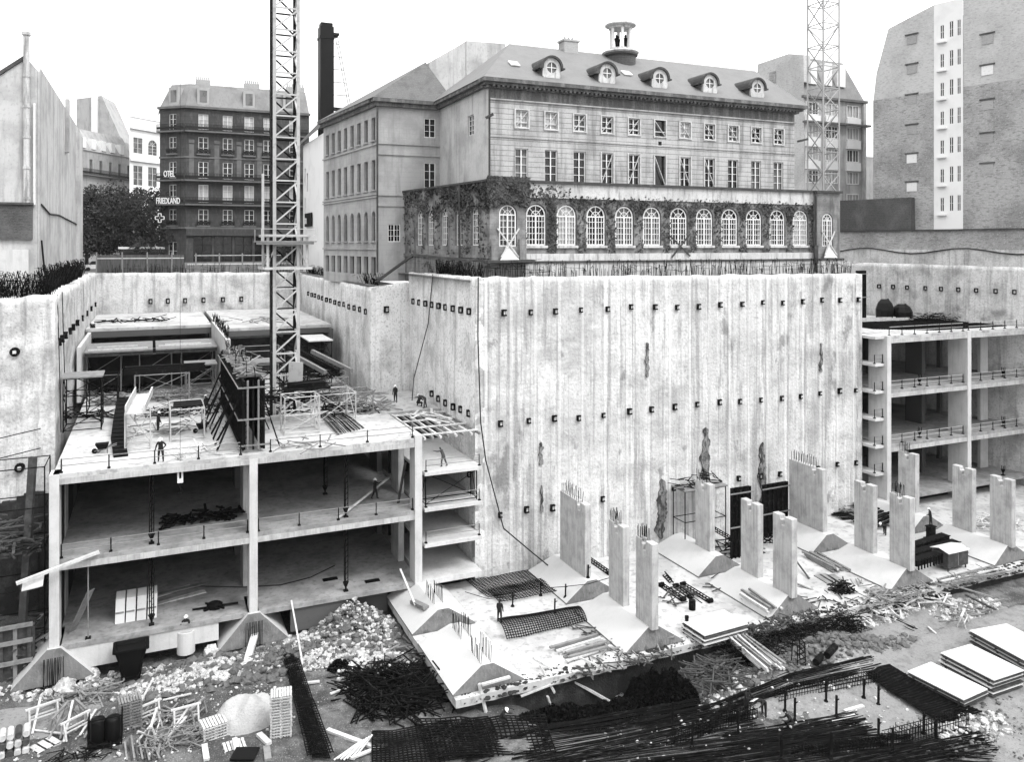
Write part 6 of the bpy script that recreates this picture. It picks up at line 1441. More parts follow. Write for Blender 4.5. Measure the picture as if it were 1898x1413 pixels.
q = GP(1530,1170); tangle(q.x, q.y, q.z-.3, 800, 3.4, 1.0, 1.0, 1.0, .04, 'rust', 'brush_heap', 'second wiry clump in the hollow before the third footing', 'scrap')
q = GP(1560,1097); tangle(q.x, q.y, q.z-.2, 160, .9, .7, .8, .7, .09, 'black_paint', 'coupler_heap', 'black clump of scaffold couplers on the raft between second and third footing', 'heap')
def shrub(px, py, rx_, ry_, h, n, label, mat='leaf', sz=.16, zb=None):
    q = GP(px,py) if zb is None else Vector((*G(px,py,zb+1), zb)); mb = MB()
    for k in range(n):
        a = U(0,6.28); r_ = math.sqrt(rnd()); lump = .75+.5*noise.noise(Vector((q.x+math.cos(a)*r_*3, q.y+math.sin(a)*r_*3, px*.01))); hh = h*(1-r_**3)*lump; x = q.x+math.cos(a)*r_*rx_; y = q.y+math.sin(a)*r_*ry_
        leaf(mb, (x,y,q.z-.1+hh*rnd()**.6), U(.5,1.3)*sz, (0,0,1))
    return solo(mb, 'bush', mat, label, 'bush')
shrub(1250,1275, 1.7,1.9,2.5,13000,'big black bush filling the pit beside the sand covered raft corner', 'growth', .13, -3.6)
shrub(1200,1262, 1.8,1.1,1.9,9000,'low black growth under the raft edge left of the big black bush', 'growth', .13, -3.6)
shrub(1125,1300, 3.0,1.0,1.2,9000,'black growth at the bottom of the trench in front of the raft', 'growth', .13, -3.6)
shrub(1010,1312, 3.4,1.1,1.1,9000,'black growth in the trench right of the girder heap', 'growth', .13, -3.6)
shrub(925,1312, 1.8,.9,.9,4500,'black growth tucked under the raft corner', 'growth', .13, -3.6)
shrub(628,1238, .9,.7,.7,1500,'small black clump on the white rubble', 'growth', .1)
board(432,1408,476,1408,1.2,.3,'black_paint','black ribbed tray at the bottom edge in front of the open pallet','tray',l2=.3,t=.12)
# ---- left yard
X, Y, z0 = *GP(457,1335).xy, GP(457,1335).z
mb = grid(lambda x, y: z0-.25+1.75*max(0,1-((x-X)/2.15)**2-((y-Y)/1.7)**2)**.55*(1+.28*noise.noise(Vector((x*1.1,y*1.1,4))))+.12*noise.noise(Vector((x*4,y*4,4))), X-2.3, X+2.3, Y-1.9, Y+1.9, .12)
solo(mb, 'sand_heap', 'sand', 'big pale lump of sand beside the tall pallet stack', 'sand heap', smooth=True)
for px, py, s_, lab in ((118,1283,.62,'round white boulder behind the heap of trestles'),(173,1262,.55,'upright pale block of stone left of the black skip'),(90,1290,.3,'small pale stone left of the round white boulder'),(390,1217,.55,'pale boulder at the foot of the plinth near the concrete pipe'),(1745,1318-40,.45,'flat pale stone at the far end of the black rebar bundle')):
    q = GP(px,py); mb = MB()
    for k in range(5): mb.rock((q.x+U(-.2,.2)*s_,q.y+U(-.2,.2)*s_,q.z+s_*.5), s_*U(.8,1.1), .95)
    solo(mb, 'boulder', 'rubble', lab, 'boulder')
def pallet(mb, o, u, v, w_, d, z, n=8):
    for k in range(n):
        c = o+u*(w_*(k+.5)/n); mb.bar(Vector((c.x,c.y,z+.13)), Vector((c.x+v.x*d,c.y+v.y*d,z+.13)), w_/n*.72, .03)
    for k in (0,.5,1):
        for g in (0,.5,1):
            c = o+v*(d*k*.92+.04)+u*(w_*g*.92+.05); mb.bar(Vector((c.x,c.y,z+.03)), Vector((c.x,c.y,z+.115)), .09, .09)
        c = o+v*(d*k*.94+.03); mb.bar(Vector((c.x,c.y,z+.018)), Vector((c.x+u.x*w_,c.y+u.y*w_,z+.018)), .1, .025)
def pallets(px, py, rz, w_, d, n, lab, mat='wood', grp='pallets', n2=8):
    q = GP(px,py); u = Vector((math.cos(rz),math.sin(rz),0)); v = Vector((-u.y,u.x,0))
    for k in range(n):
        mb = MB(); o = Vector((q.x,q.y,0))-u*w_/2-v*d/2+u*U(-.03,.03); pallet(mb, o, u, v, w_, d, q.z+k*.18, n2)
        solo(mb, 'wooden_pallet', mat, ('top slatted pallet of the %s' if k == n-1 else 'slatted pallet within the %s') % lab, 'pallet', grp if k < n-1 else grp)
pallets(521,1362, math.radians(-8), 1.3, 1.1, 15, 'tall neat stack right of the sand lump', grp='tall pallet stack')
pallets(396,1362, math.radians(10), 1.5, 1.15, 5, 'low stack left of the sand lump', grp='low pallet stack')
pallets(240,1350, math.radians(8), 1.35, 1.1, 11, 'dark stack beside the black tank', 'wood_mid', 'dark pallet stack')
pallets(435,1385, math.radians(5), 1.3, 1.0, 1, 'open slatted pallet lying alone in front of the low stack', n2=6)
pallets(83,1385, math.radians(35), 1.5, 1.1, 1, 'flat grid pallet lying alone at the bottom left', grp='lone pallets', n2=3)
# black skip
q = GP(243,1268); r = root('concrete_skip', (q.x,q.y,q.z), 'tall tapering black concrete skip standing before the plinth at the left', 'skip'); x, y, z = q.x, q.y+.4, q.z
mb = MB()
def ring(hw, hd, zz, dx=0): return [(x-hw+dx,y-hd,zz),(x+hw+dx,y-hd,zz),(x+hw+dx,y+hd,zz),(x-hw+dx,y+hd,zz)]
def loft(mb, a, b):
    for i in range(4): mb.face([a[i], a[(i+1)%4], b[(i+1)%4], b[i]])
A_, B_, C_, D_ = ring(.45,.4,z+.5), ring(.75,.6,z+1.5), ring(1.05,.75,z+2.55), ring(.9,.62,z+2.4)
loft(mb, A_, B_); loft(mb, B_, C_); loft(mb, C_, ring(.95,.66,z+2.55)); loft(mb, ring(.95,.66,z+2.55), D_); mb.face(D_); mb.face(A_); mb.build('bucket', 'black_paint', r)
mb = MB(); a = ring(1.1,.8,z+2.5)
for i in range(4): mb.bar(a[i], a[(i+1)%4], .14, .16)
mb.build('rim', 'black_paint', r)
mb = MB(); mb.box(x-.55,x+.55,y-.5,y+.5,z+.15,z+.3); mb.box(x-.35,x+.35,y-.42,y+.42,z+.3,z+.5); mb.tube((x-.4,y-.62,z+.35),(x+.4,y-.62,z+.35),.06,8); mb.build('discharge_gate', 'black_paint', r)
mb = MB()
for sx in (-1,1):
    for sy in (-1,1): lm = MB(); lm.bar((x+sx*.5,y+sy*.45,z),(x+sx*.7,y+sy*.55,z+1.4),.08); lm.build('leg', 'steel_dark', r)
    mb = MB(); mb.bar((x+sx*.35,y-.56,z+.5),(x+sx*.6,y-.7,z+1.45),.05); mb.bar((x+sx*.6,y-.7,z+1.42),(x+sx*.8,y-.82,z+2.45),.06); mb.build('gate_lever', 'steel_dark', r)
# black tank
q = GP(195,1385); x, y, z = q.x, q.y+.3, q.z; r = root('fuel_tank', (x,y,z), 'black upright twin tank with rounded tops among trestles at the bottom left', 'tank')
for dx, dy in ((-.42,.1),(.42,-.05)):
    mb = MB(); mb.lathe(x+dx,y+dy,[(.40,z+.25),(.44,z+.35),(.44,z+1.45),(.38,z+1.6),(.2,z+1.68),(.02,z+1.7)],16); mb.build('vessel', 'black_paint', r, smooth=True)
mb = MB(); mb.box(x-.95,x+.95,y-.5,y+.55,z,z+.25); 
for sx in (-1,1):
    mb.bar((x+sx*.92,y-.45,z+.25),(x+sx*.92,y-.45,z+1.8),.07); mb.bar((x+sx*.92,y+.5,z+.25),(x+sx*.92,y+.5,z+1.8),.07); mb.bar((x+sx*.92,y-.45,z+1.8),(x+sx*.92,y+.5,z+1.8),.07)
mb.bar((x-.92,y-.45,z+1.8),(x+.92,y-.45,z+1.8),.07); mb.build('cradle', 'black_paint', r)
# trestle and strut heaps
def trestle(px, py, rz, s_, label, mat='wood', tip=0):
    q = GP(px,py); c, s2 = math.cos(rz), math.sin(rz)
    T_ = lambda a, b, h: Vector((q.x+(a*c-b*s2)*s_, q.y+(a*s2+b*c)*s_, q.z+h*s_)); r = root('trestle', q, label, 'trestle', 'trestles lying in the left yard')
    for a in (-.8,.8):
        for b in (-.35,.35): mb = MB(); mb.bar(T_(a+tip,b,.03), T_(a,b*.1,1.1), .11, .07); mb.build('leg', mat, r)
    mb = MB(); mb.bar(T_(-1,0,1.12), T_(1,0,1.12), .14, .1); mb.build('beam', mat, r)
    mb = MB(); mb.bar(T_(-.8,.2,.5), T_(.8,.2,.5), .07); mb.bar(T_(-.8,-.2,.5), T_(.8,-.2,.5), .07); mb.build('stretcher', mat, r)
for i, a in enumerate(((80,1340,.3,1.0,'wooden trestle standing at the far left of the yard','wood'),(112,1350,1.2,1.0,'wooden trestle in the middle of the left heap','wood_mid'),(140,1362,.6,.95,'wooden trestle nearest the black tank','wood'),(150,1335,2.0,.9,'wooden trestle behind the black tank','wood_mid'),(270,1340,.4,1.0,'wooden trestle right of the dark pallet stack','wood'),(285,1368,1.4,1.1,'wooden trestle standing over the boards right of the tank','wood'),(345,1340,.1,.9,'wooden trestle left of the low pallet stack','wood'),(365,1332,.9,.8,'wooden trestle behind the low pallet stack','wood_mid'),(1785,1160,.5,.9,'small trestle on the sand behind the panel stacks','wood'))):
    trestle(*a)
for (x1,y1,x2,y2,l2) in ((55,1330,115,1312,.6),(60,1365,75,1320,.9),(90,1375,125,1325,.8),(118,1380,135,1325,.9),(140,1360,170,1325,.5),(148,1368,178,1330,.5),(156,1372,185,1335,.5),(62,1358,120,1370,.3),(250,1385,290,1350,.6),(255,1360,300,1385,.3),(262,1325,300,1345,.2),(280,1408,292,1370,.4),(292,1410,300,1372,.4),(300,1405,308,1370,.3),(310,1372,345,1345,.5),(318,1360,350,1335,.8),(330,1365,375,1350,.2),(302,1302,355,1292,.2),(258,1310,285,1290,1.2),(285,1290,292,1312,.0)):
    board(x1,y1,x2,y2,.13,.12,'wood' if rnd() < .7 else 'wood_mid','slim timber tossed on the heap in the left yard','timber','slim timbers heaped in the left yard',l2=l2)
for k in range(9): board(237+k*7+U(-3,3),1413,232+k*6+U(-3,3),1385-(k%3)*6,.1,.1+.05*(k%3),'wood_dark' if k%2 else 'wood_mid','dark lath in the sheaf at the bottom edge below the pallet stack','timber','sheaf of laths at the bottom edge',l2=.3)
for k in range(7): board(655-k*6,1413,690-k*5,1378+k*3,.1,.1+.04*(k%3),'wood','pale lath in the splayed sheaf at the bottom edge beside the rebar mat','timber','splayed sheaf of pale laths',l2=.5)
q = GP(318,1378); tangle(q.x,q.y,q.z,70,1.5,.9,.7,1.5,.07,'steel_mid','strut_heap','heap of pale adjustable struts left of the low pallet stack','heap')
q = GP(305,1335); tangle(q.x,q.y,q.z,60,1.6,1.0,.5,1.0,.12,'wood_mid','offcut_heap','heap of short offcuts beside the dark pallet stack','scrap')
q = GP(150,1300); tangle(q.x,q.y,q.z,60,1.8,.9,.5,1.6,.09,'wood_mid','offcut_heap','grey offcuts behind the trestles near the white boulder','scrap')
q = GP(150,1405); tangle(q.x,q.y,q.z,50,1.6,.8,.3,1.2,.05,'rust','wire_heap','thin wires on the ground below the black tank','scrap')
q = GP(20,1390); r = root('pipe_stack', q, 'stack of short pale pipes and blocks cut by the bottom left corner', 'pipes')
for k in range(6):
    for j in range(3):
        mb = MB(); a = Vector((q.x-1.3+k*.42, q.y+.2*j, q.z+.2+j*.42)); mb.tube(a, a+Vector((.1,-1.0,0)), .19, 10); mb.build('pipe', 'wood' if (k+j)%3 else 'wood_dark', r)
p = GP(345,1210); r = root('concrete_pipe', p, 'pale upright concrete pipe in which a worker stands by the plinth', 'pipe'); mb = MB(); n = 20
for k in range(n):
    a0, a1 = 2*math.pi*k/n, 2*math.pi*(k+1)/n; mb.extr([(p.x+R_*math.cos(a),p.y+.3+R_*math.sin(a),p.z-.1) for a,R_ in ((a0,.52),(a0,.64),(a1,.64),(a1,.52))], (0,0,1.6))
mb.build('shell', 'conc', r)
# site hut and dark machinery on the raft right
q = GP(1772,1062); r = root('tool_hut', q, 'small dark tool hut with pale lid on short legs on the raft', 'hut'); x, y, z = q.x-.6, q.y+.3, q.z
mb = MB(); mb.box(x,x+2.6,y,y+1.7,z+.35,z+1.65); mb.build('box', 'wood_dark', r)
mb = MB(); mb.extr([(x-.1,y-.12,z+1.66),(x+2.7,y-.12,z+1.66),(x+2.7,y+.9,z+1.9),(x-.1,y+.9,z+1.9)], (0,0,.06)); mb.extr([(x-.1,y+.9,z+1.9),(x+2.7,y+.9,z+1.9),(x+2.7,y+1.82,z+1.66),(x-.1,y+1.82,z+1.66)], (0,0,.06)); mb.build('lid', 'conc', r)
for a, b in ((.1,.1),(2.4,.1),(.1,1.5),(2.4,1.5)): mb = MB(); mb.box(x+a,x+a+.1,y+b,y+b+.1,z-.02,z+.35); mb.build('leg', 'wood_dark', r)
mb = MB(); mb.box(x+1.25,x+1.31,y-.03,y,z+.4,z+1.6); mb.build('door_batten', 'wood_mid', r)
for k, (x1,y1,x2,y2,lab) in enumerate(((1700,1058,1790,1030,'nearest'),(1690,1045,1780,1020,'second'),(1690,1030,1760,1008,'farthest'))):
    a = GP(x1,y1); b = GP(x2,y2); r = root('steel_form_girder', a, '%s of the long dark steel shutters lying behind the tool hut' % lab, 'shutter', 'dark steel shutters behind the hut'); u = (b-a).normalized(); v = Vector((-u.y,u.x,0)); L_ = (b-a).length
    mb = MB(); o = a+Vector((0,0,.3)); mb.hexa([o+u*s_+v*t_+Vector((0,0,c)) for c in (.0,.5) for s_, t_ in ((0,0),(L_,0),(L_,.9),(0,.9))]); mb.build('shutter_body', 'steel_dark', r)
    mb = MB()
    for j in range(int(L_/.6)): c = o+u*(.2+j*.6); mb.bar(c-v*.04+Vector((0,0,-.3)), c-v*.04+Vector((0,0,.6)), .1)
    mb.bar(o-v*.08+Vector((0,0,.5)), o+u*L_-v*.08+Vector((0,0,.5)), .08); mb.build('rib', 'rust', r)
for k, (x1,y1,x2,y2,lab) in enumerate(((1612,985,1665,962,'left of'),(1560,965,1600,960,'behind'))):
    a = GP(x1,y1); b = GP(x2,y2+1); mb = MB()
    for j in range(6): mb.bar(a+Vector((0,j*.5,.2+.12*(j%3))), b+Vector((0,j*.5,.2+.12*(j%3))), .4, .1)
    mb.bar(a+Vector((0,0,.7)), b+Vector((0,0,.8)), .12); solo(mb, 'steel_form_girder', 'steel_dark', 'low dark pile of shutter parts %s the front pier of the third line' % lab, 'shutter')
q = GP(1600,945); tangle(q.x,q.y,q.z,60,3,1.5,.4,2,.12,'wood_mid','timber_scrap','scattered boards on the raft between wall end and right frame','scrap')
q = GP(1845,975); tangle(q.x,q.y,q.z,70,2.5,2,.6,2.2,.12,'wood','timber_scrap','boards piled on the raft at the far right behind the last piers','scrap')
q = GP(1725,1000); mb = MB(); mb.box(q.x-.3,q.x+.35,q.y-.3,q.y+.3,q.z,q.z+1.25); mb.box(q.x-.5,q.x+.55,q.y-.45,q.y+.45,q.z,q.z+.15); mb.box(q.x-.4,q.x+.45,q.y-.36,q.y+.36,q.z+1.25,q.z+1.33); solo(mb, 'steel_stand', 'steel_dark', 'dark square stand on which a worker stands between the piers', 'stand')
r = scaffold(46.4,63.7,-1.5,4.8,1.9,6.0,'dark scaffold platform behind the farthest pier of the second line', 2, True, 'steel_dark', cross=False)
tangle(48.5,64.6,4.6, 50, 2.4,.9,.9,1.2,.08,'rust','scrap_heap','bits of steel on the scaffold platform at the foot of the tall wall','scrap')
tangle(52,63,-1.5, 120, 5.5,1.8,.8,1.8,.1,'steel_dark','scrap_heap','dark clutter on the raft along the foot of the tall wall','scrap')
# soil bank at the left edge under the walkway, dark earth in front of the deep left bay
# dark timbering at the lower left edge
r = root('timber_shoring', (-12,64,-2.4), 'dark timbered bank with vertical boards below the walkway at the left edge', 'shoring')
for k in range(14): mb = MB(); mb.box(-19+k*.85,-18.75+k*.85,65.4,65.6,-2.6,1.4+.1*(k%3)); mb.build('post', 'wood_dark' if k%3 else 'wood_mid', r)
for z in (-1.2, .2, 1.3): mb = MB(); mb.bar((-19.5,65.3,z),(-7.6,65.3,z+.25),.2,.25); mb.build('rail', 'wood_mid', r)
mb = MB(); mb.box(-19,-7.5,65.62,65.75,-2.6,1.2); mb.build('sheeting', 'wood_dark', r)
for (x1,y1,x2,y2) in ((20,1210,80,1150),(10,1230,95,1185),(5,1180,60,1215)): board(x1,y1,x2,y2,.3,.3,'wood_mid','grey baulk lying on the bank at the lower left','timber','baulks on the bank at the lower left',l2=.5)
q = GP(1725,1215); 
mb = MB(); q = GP(1480,1235); r = root('wire_cage', q, 'small dark cage frame standing on the sand mound', 'cage')
for a in (-.4,.4):
    for b in (-.3,.3): mb.bar((q.x+a,q.y+b,q.z),(q.x+a*.8,q.y+b*.8,q.z+1.7),.06)
for k in range(5): mb.bar((q.x-.4,q.y-.3,q.z+.2+k*.36),(q.x+.4,q.y-.3,q.z+.35+k*.36),.05); mb.bar((q.x+.4,q.y-.3,q.z+.2+k*.36),(q.x+.4,q.y+.3,q.z+.35+k*.36),.05)
mb.build('frame', 'steel_dark', r)
for (px,py,lab) in ((1520,1228,'left'),(1540,1215,'right')):
    q = GP(px,py); mb = MB(); mb.tube((q.x-.7,q.y-.3,q.z+.25),(q.x+.7,q.y+.3,q.z+.35),.26,8); solo(mb, 'drum', 'steel_dark', '%s dark drum lying on its side on the sand mound' % lab, 'drum')
# fence, van and street things behind the pit
r = root('site_fence', (-2,133.2,23.6), 'weathered board fence along the street at the back of the pit', 'fence'); fz = Face((-8,133.4),(22,133.4))
mb = MB(); fz.box(mb, 0.5, 12.5, 23.6, 26.6, 0, .06); mb.build('board_panel', 'wallpanel', r)
mb = MB(); fz.box(mb, 12.6, 29, 23.6, 25.4, 0, .06); mb.build('board_panel', 'wood_mid', r)
for k in range(9): mb = MB(); fz.box(mb, .5+k*3.4, .7+k*3.4, 23.6, 27.0-(k>3)*.2, .07, .22); mb.build('post', 'wood_mid', r)
mb = MB(); fz.box(mb, .5, 12.5, 26.0, 26.15, .07, .14); fz.box(mb, 13, 29, 25.0, 25.2, .07, .14); fz.box(mb, 14, 27, 26.4, 26.5, .1, .16); mb.build('rail', 'wood', r)
q = GD(268,141); r = root('parked_bus', (q[0],q[1],23.6), 'long pale roofed bus passing behind the board fence', 'bus'); x, y = q
mb = MB(); mb.box(x-4,x+4,y-1.1,y+1.1,24.3,26.2); mb.build('body', 'conc', r); mb = MB(); mb.box(x-4.1,x+4.1,y-1.15,y+1.15,27.4,27.75); mb.build('roof', 'white', r)
mb = MB(); mb.box(x-3.9,x+3.9,y-1.05,y+1.05,26.2,27.4); mb.build('window', 'glass', r)
for a in (-2.6,2.6): mb = MB(); mb.tube((x+a,y-1.2,24.1),(x+a,y-.9,24.1),.5,14); mb.build('wheel', 'black_paint', r)
q = GD(180,140); r = root('parked_car', (q[0],q[1],23.6), 'pale car seen over the fence beneath the trees', 'car'); x, y = q; mb = MB(); mb.box(x-2,x+2,y-.8,y+.8,24.0,24.7); mb.build('body', 'white', r); mb = MB(); mb.extr([(x-1.2,y-.75,24.7),(x+1.3,y-.75,24.7),(x+.9,y-.7,25.3),(x-.8,y-.7,25.3)], (0,1.5,0)); mb.build('cabin', 'glass', r)
for a in (-1.3,1.3): mb = MB(); mb.tube((x+a,y-.85,23.95),(x+a,y-.6,23.95),.33,12); mb.build('wheel', 'black_paint', r)
# ================================================================ TREES
def tree(px, d, h, cr, label, n=15000, low=.22):
    q = GD(px, d); x, y, z = q[0], q[1], 23.6; r = root('street_tree', (x,y,z), label, 'tree', 'trees along the street'); mb = MB(); mb.tube((x,y,z),(x+.2,y,z+h*.35),.32,8,.22)
    tips = []
    for k in range(9):
        a = k*2.4; t = Vector((x+math.cos(a)*cr*.6, y+math.sin(a)*cr*.6, z+h*U(.5,.85))); mb.tube((x+.2,y,z+h*U(.28,.38)), t, .13, 5, .04); tips.append(t)
    mb.build('trunk', 'bark', r); mb = MB(); blobs = []
    for k in range(60):
        a = U(0,6.28); rr = cr*math.sqrt(rnd())*.8; f = rnd(); blobs.append((Vector((x+math.cos(a)*rr, y+math.sin(a)*rr, z+h*(low+(.92-low)*f*(1-.35*(rr/cr)**2)))), U(.6,1.25)*cr*.3))
    for k in range(n):
        c, s_ = blobs[int(rnd()*len(blobs))]; v = Vector((U(-1,1),U(-1,1),U(-1,1)))
        if v.length > 1: continue
        v = v.normalized()*v.length**.5; leaf(mb, c+v*s_, U(.13,.28), v)
    mb.build('crown', 'leaf', r)
tree(160,139,15.6,4.9,'leftmost dark street tree, right behind the gable house')
tree(200,144,16.2,5.2,'second dark street tree from the left')
tree(243,150,16.4,5.2,'third dark street tree from the left, behind the bus')
tree(280,142,15.8,4.7,'rightmost dark street tree, touching the apartment house signs', 13000)
# ================================================================ PEOPLE
def rotx(v, a): c, s_ = math.cos(a), math.sin(a); return Vector((v.x, v.y*c-v.z*s_, v.y*s_+v.z*c))
def body(pose):
    """continuous skinned body; y forward, x right, z up, feet at z=0. angles in degrees, forward swing positive"""
    V, E, R_, Z_ = [], [], [], []
    def add(p, r_, par, zone):
        V.append(Vector(p)); R_.append(r_ if isinstance(r_, tuple) else (r_, r_)); Z_.append(zone)
        if par is not None: E.append((par, len(V)-1))
        return len(V)-1
    rad = math.radians; L_ = rad(pose.get('lean', 3)); up = Vector((0, math.sin(L_), math.cos(L_))); fw = Vector((0, math.cos(L_), -math.sin(L_)))
    pel = add((0,0,0), (.17,.135), None, 'leg'); wa = add(up*.17, (.165,.13), pel, 'top'); ch = add(up*.38, (.195,.145), wa, 'top'); ne0 = add(up*.50, (.10,.08), ch, 'top')
    hl = L_+rad(pose.get('head', 8)); hu = Vector((0, math.sin(hl), math.cos(hl))); hf_ = Vector((0, math.cos(hl), -math.sin(hl)))
    ne = add(up*.56, .055, ne0, 'skin'); b0 = up*.58
    jaw = add(b0+hu*.06+hf_*.025, (.062,.066), ne, 'skin'); hd = add(b0+hu*.14+hf_*.01, (.078,.09), jaw, 'skin'); add(b0+hu*.21, (.068,.078), hd, 'hair')
    add(b0+hu*.105+hf_*.105, .012, jaw, 'skin')
    for s_ in (-1, 1):
        add(b0+hu*.12+Vector((s_*.088,0,0)), .012, hd, 'skin')
        k = 'R' if s_ > 0 else 'L'; a, kn, sp = pose.get('leg'+k, (0,0,4))
        hip = add((s_*.10,0,-.04), (.115,.115), pel, 'leg'); A = rad(a); T = Vector((s_*math.sin(rad(sp)), math.sin(A), -math.cos(A))).normalized(); kp = V[hip]+T*.42
        k1 = add(V[hip]+T*.2, 0.102, hip, 'leg'); k2 = add(kp, .08, k1, 'leg'); B = A-rad(kn); T2 = Vector((s_*math.sin(rad(sp))*.5, math.sin(B), -math.cos(B))).normalized()
        k3 = add(kp+T2*.2, .074, k2, 'leg'); an = add(kp+T2*.41, .056, k3, 'leg'); f = rotx(Vector((s_*.03,1,0)), 0); f.normalize()
        if pose.get('foot'+k) == 'toe': f = Vector((0,.8,-.4)).normalized()
        he = add(V[an]+Vector((0,-.03,-.045)), .042, an, 'shoe'); add(V[an]+f*.17+Vector((0,0,-.05)), (.042,.03), he, 'shoe')
        sw, ab, el, yaw = pose.get('arm'+k, (5,12,15,0)); sh = add(up*.47+Vector((s_*.19,0,0)), .075, ne0, 'top')
        sa = rad(sw); D = Vector((s_*math.sin(rad(ab)), math.sin(sa)*math.cos(rad(ab)), -math.cos(sa)*math.cos(rad(ab)))).normalized(); e1 = add(V[sh]+D*.27, .06, sh, 'top')
        sb = sa+rad(el); D2 = Vector((s_*(math.sin(rad(ab))-math.sin(rad(yaw))), math.sin(sb), -math.cos(sb))).normalized(); w1 = add(V[e1]+D2*.24, .045, e1, 'top')
        pal = add(V[w1]+D2*.07, (.038,.02), w1, 'skin'); side = D2.cross(Vector((0,1,.01)) if abs(D2.y) < .8 else Vector((0,0,1))).normalized(); pn = D2.cross(side)
        for j, ln in enumerate((.062,.072,.068,.052)):
            o = side*(j-1.5)*.019; q = V[pal]+D2*.035+o; a1 = add(q, .0095, pal, 'skin'); a2 = add(q+D2*ln*.55+pn*.01, .0085, a1, 'skin'); add(q+D2*ln*.9+pn*.035, .008, a2, 'skin')
        t1 = add(V[pal]-side*.04+D2*.0, .011, pal, 'skin'); add(V[pal]-side*.06+D2*.045+pn*.02, .009, t1, 'skin')
    zmin = min(v.z for v in V)-.03
    if pose.get('hip'): zmin = -pose['hip']
    for v in V: v.z -= zmin
    me = bpy.data.meshes.new('person'); me.from_pydata(V, E, []); o = bpy.data.objects.new('person', me); col.objects.link(o)
    sk = o.modifiers.new('s', 'SKIN'); sk.use_smooth_shade = True; ss = o.modifiers.new('u', 'SUBSURF'); ss.levels = 1; ss.render_levels = 1
    for i, d in enumerate(me.skin_vertices[0].data): d.radius = R_[i]; d.use_root = (i == 0)
    bpy.context.view_layer.update(); m2 = bpy.data.meshes.new_from_object(o.evaluated_get(bpy.context.evaluated_depsgraph_get())); bpy.data.objects.remove(o)
    zs = ['leg','top','skin','hair','shoe']
    for p in m2.polygons:
        c = p.center; best = min(range(len(V)), key=lambda i: (V[i]-c).length-R_[i][0]*.8); p.material_index = zs.index(Z_[best])
    hp = [V[i] for i, z in enumerate(Z_) if z == 'hair'][0]
    return m2, hp, hu, zs
PO = {
 'stand': dict(lean=4, legL=(2,2,4), legR=(-3,2,4), armL=(8,8,25,10), armR=(2,8,20,5)),
 'hips': dict(lean=10, legL=(3,2,7), legR=(-4,3,7), armL=(-15,38,80,70), armR=(10,20,40,20), head=18),
 'walk': dict(lean=10, legL=(24,8,3), legR=(-18,22,3), armL=(-20,12,15,0), armR=(24,12,30,0), footR='toe'),
 'bend': dict(lean=62, legL=(10,8,8), legR=(-6,6,8), armL=(72,8,15,5), armR=(60,10,25,5), head=15),
 'squat': dict(lean=30, legL=(98,138,14), legR=(92,130,14), armL=(50,12,50,20), armR=(40,14,60,20), head=25),
 'carry': dict(lean=-2, legL=(14,8,4), legR=(-12,12,4), armL=(60,18,60,20), armR=(30,25,80,30)),
 'read': dict(lean=10, legL=(0,2,5), legR=(3,2,5), armL=(30,10,70,25), armR=(26,10,75,25), head=30),
 'reach': dict(lean=25, legL=(16,20,6), legR=(-14,10,6), armL=(80,20,20,0), armR=(55,16,30,0), head=5),
}
BODY = {k: body(v) for k, v in PO.items()}
hat = MB(); n_ = 14
hat.lathe(0,0,[(.16,-.035),(.165,-.02),(.118,-.01),(.115,.04),(.09,.085),(.05,.108),(.01,.112)],n_); hat.face([(-.07,.12,-.03),(.07,.12,-.03),(.05,.2,-.045),(-.05,.2,-.045)])
hat_me = None
def person(x, y, z, yaw, pose, label, top='cloth_dark', leg='cloth_dark', helmet=True, s_=1.0):
    global hat_me
    m2, hp, hu, zs = BODY[pose]; me = m2.copy(); me.materials.clear()
    for zname in zs: me.materials.append(M[{'leg':leg,'top':top,'skin':'skin','hair':'black_paint','shoe':'black_paint'}[zname]])
    o = bpy.data.objects.new('person', me); col.objects.link(o); o.location = (x,y,z); o.rotation_euler.z = yaw; o.scale = (s_,)*3; tag(o, label, 'person')
    if helmet:
        if hat_me is None:
            h = hat.build('hard_hat', 'helmet', o, smooth=True); hat_me = h.data
            for v in hat_me.vertices: v.co += o.location
        else: h = bpy.data.objects.new('hard_hat', hat_me); col.objects.link(h); h.parent = o
        h.location = hp-hu*.03; h.rotation_euler = (-math.atan2(hu.y, hu.z), 0, 0)
    return o
D2R = math.radians
def pg(px, py, z): return (*G(px,py,z), z)
V_ = math.pi-D2R(24)                              # facing the viewer
person(*pg(298,856,12), V_+.2, 'hips', 'worker with white hard hat standing at the front edge of the top slab, left frame', s_=1.02)
person(*pg(373,798,12), V_+2.6, 'squat', 'bare headed worker crouching on the top slab between the scaffold and the formwork ladders', 'cloth_dark', 'cloth_mid', False)
person(*pg(383,766,12), .6, 'walk', 'worker in dark clothes walking past the formwork ladders on the top slab')
person(*pg(293,802,12), -1.2, 'stand', 'dark dressed worker half hidden by the scaffold legs on the top slab')
person(*GD(169,101), 18.0-.9, V_+.7, 'bend', 'worker in a pale shirt bending at the left end of the upper deck', 'cloth_pale')
person(*GD(172,98), 16.9, V_+.5, 'stand', 'worker with white hard hat below the bending man at the left end of the deck')
person(*pg(695,925,6), V_+1.3, 'carry', 'worker holding a long plank on the middle slab, right bay of the left frame')
person(*pg(733,746,12), V_-.3, 'stand', 'worker in white hard hat at the foot of the return wall, beside the hanging rope')
person(*pg(775,754,12), -1.0, 'squat', 'squatting worker of the pair at the foot of the return wall', 'cloth_dark')
person(*pg(788,756,12), 1.2, 'bend', 'stooping worker in a pale shirt beside the man squatting by the return wall', 'cloth_pale', 'cloth_mid')
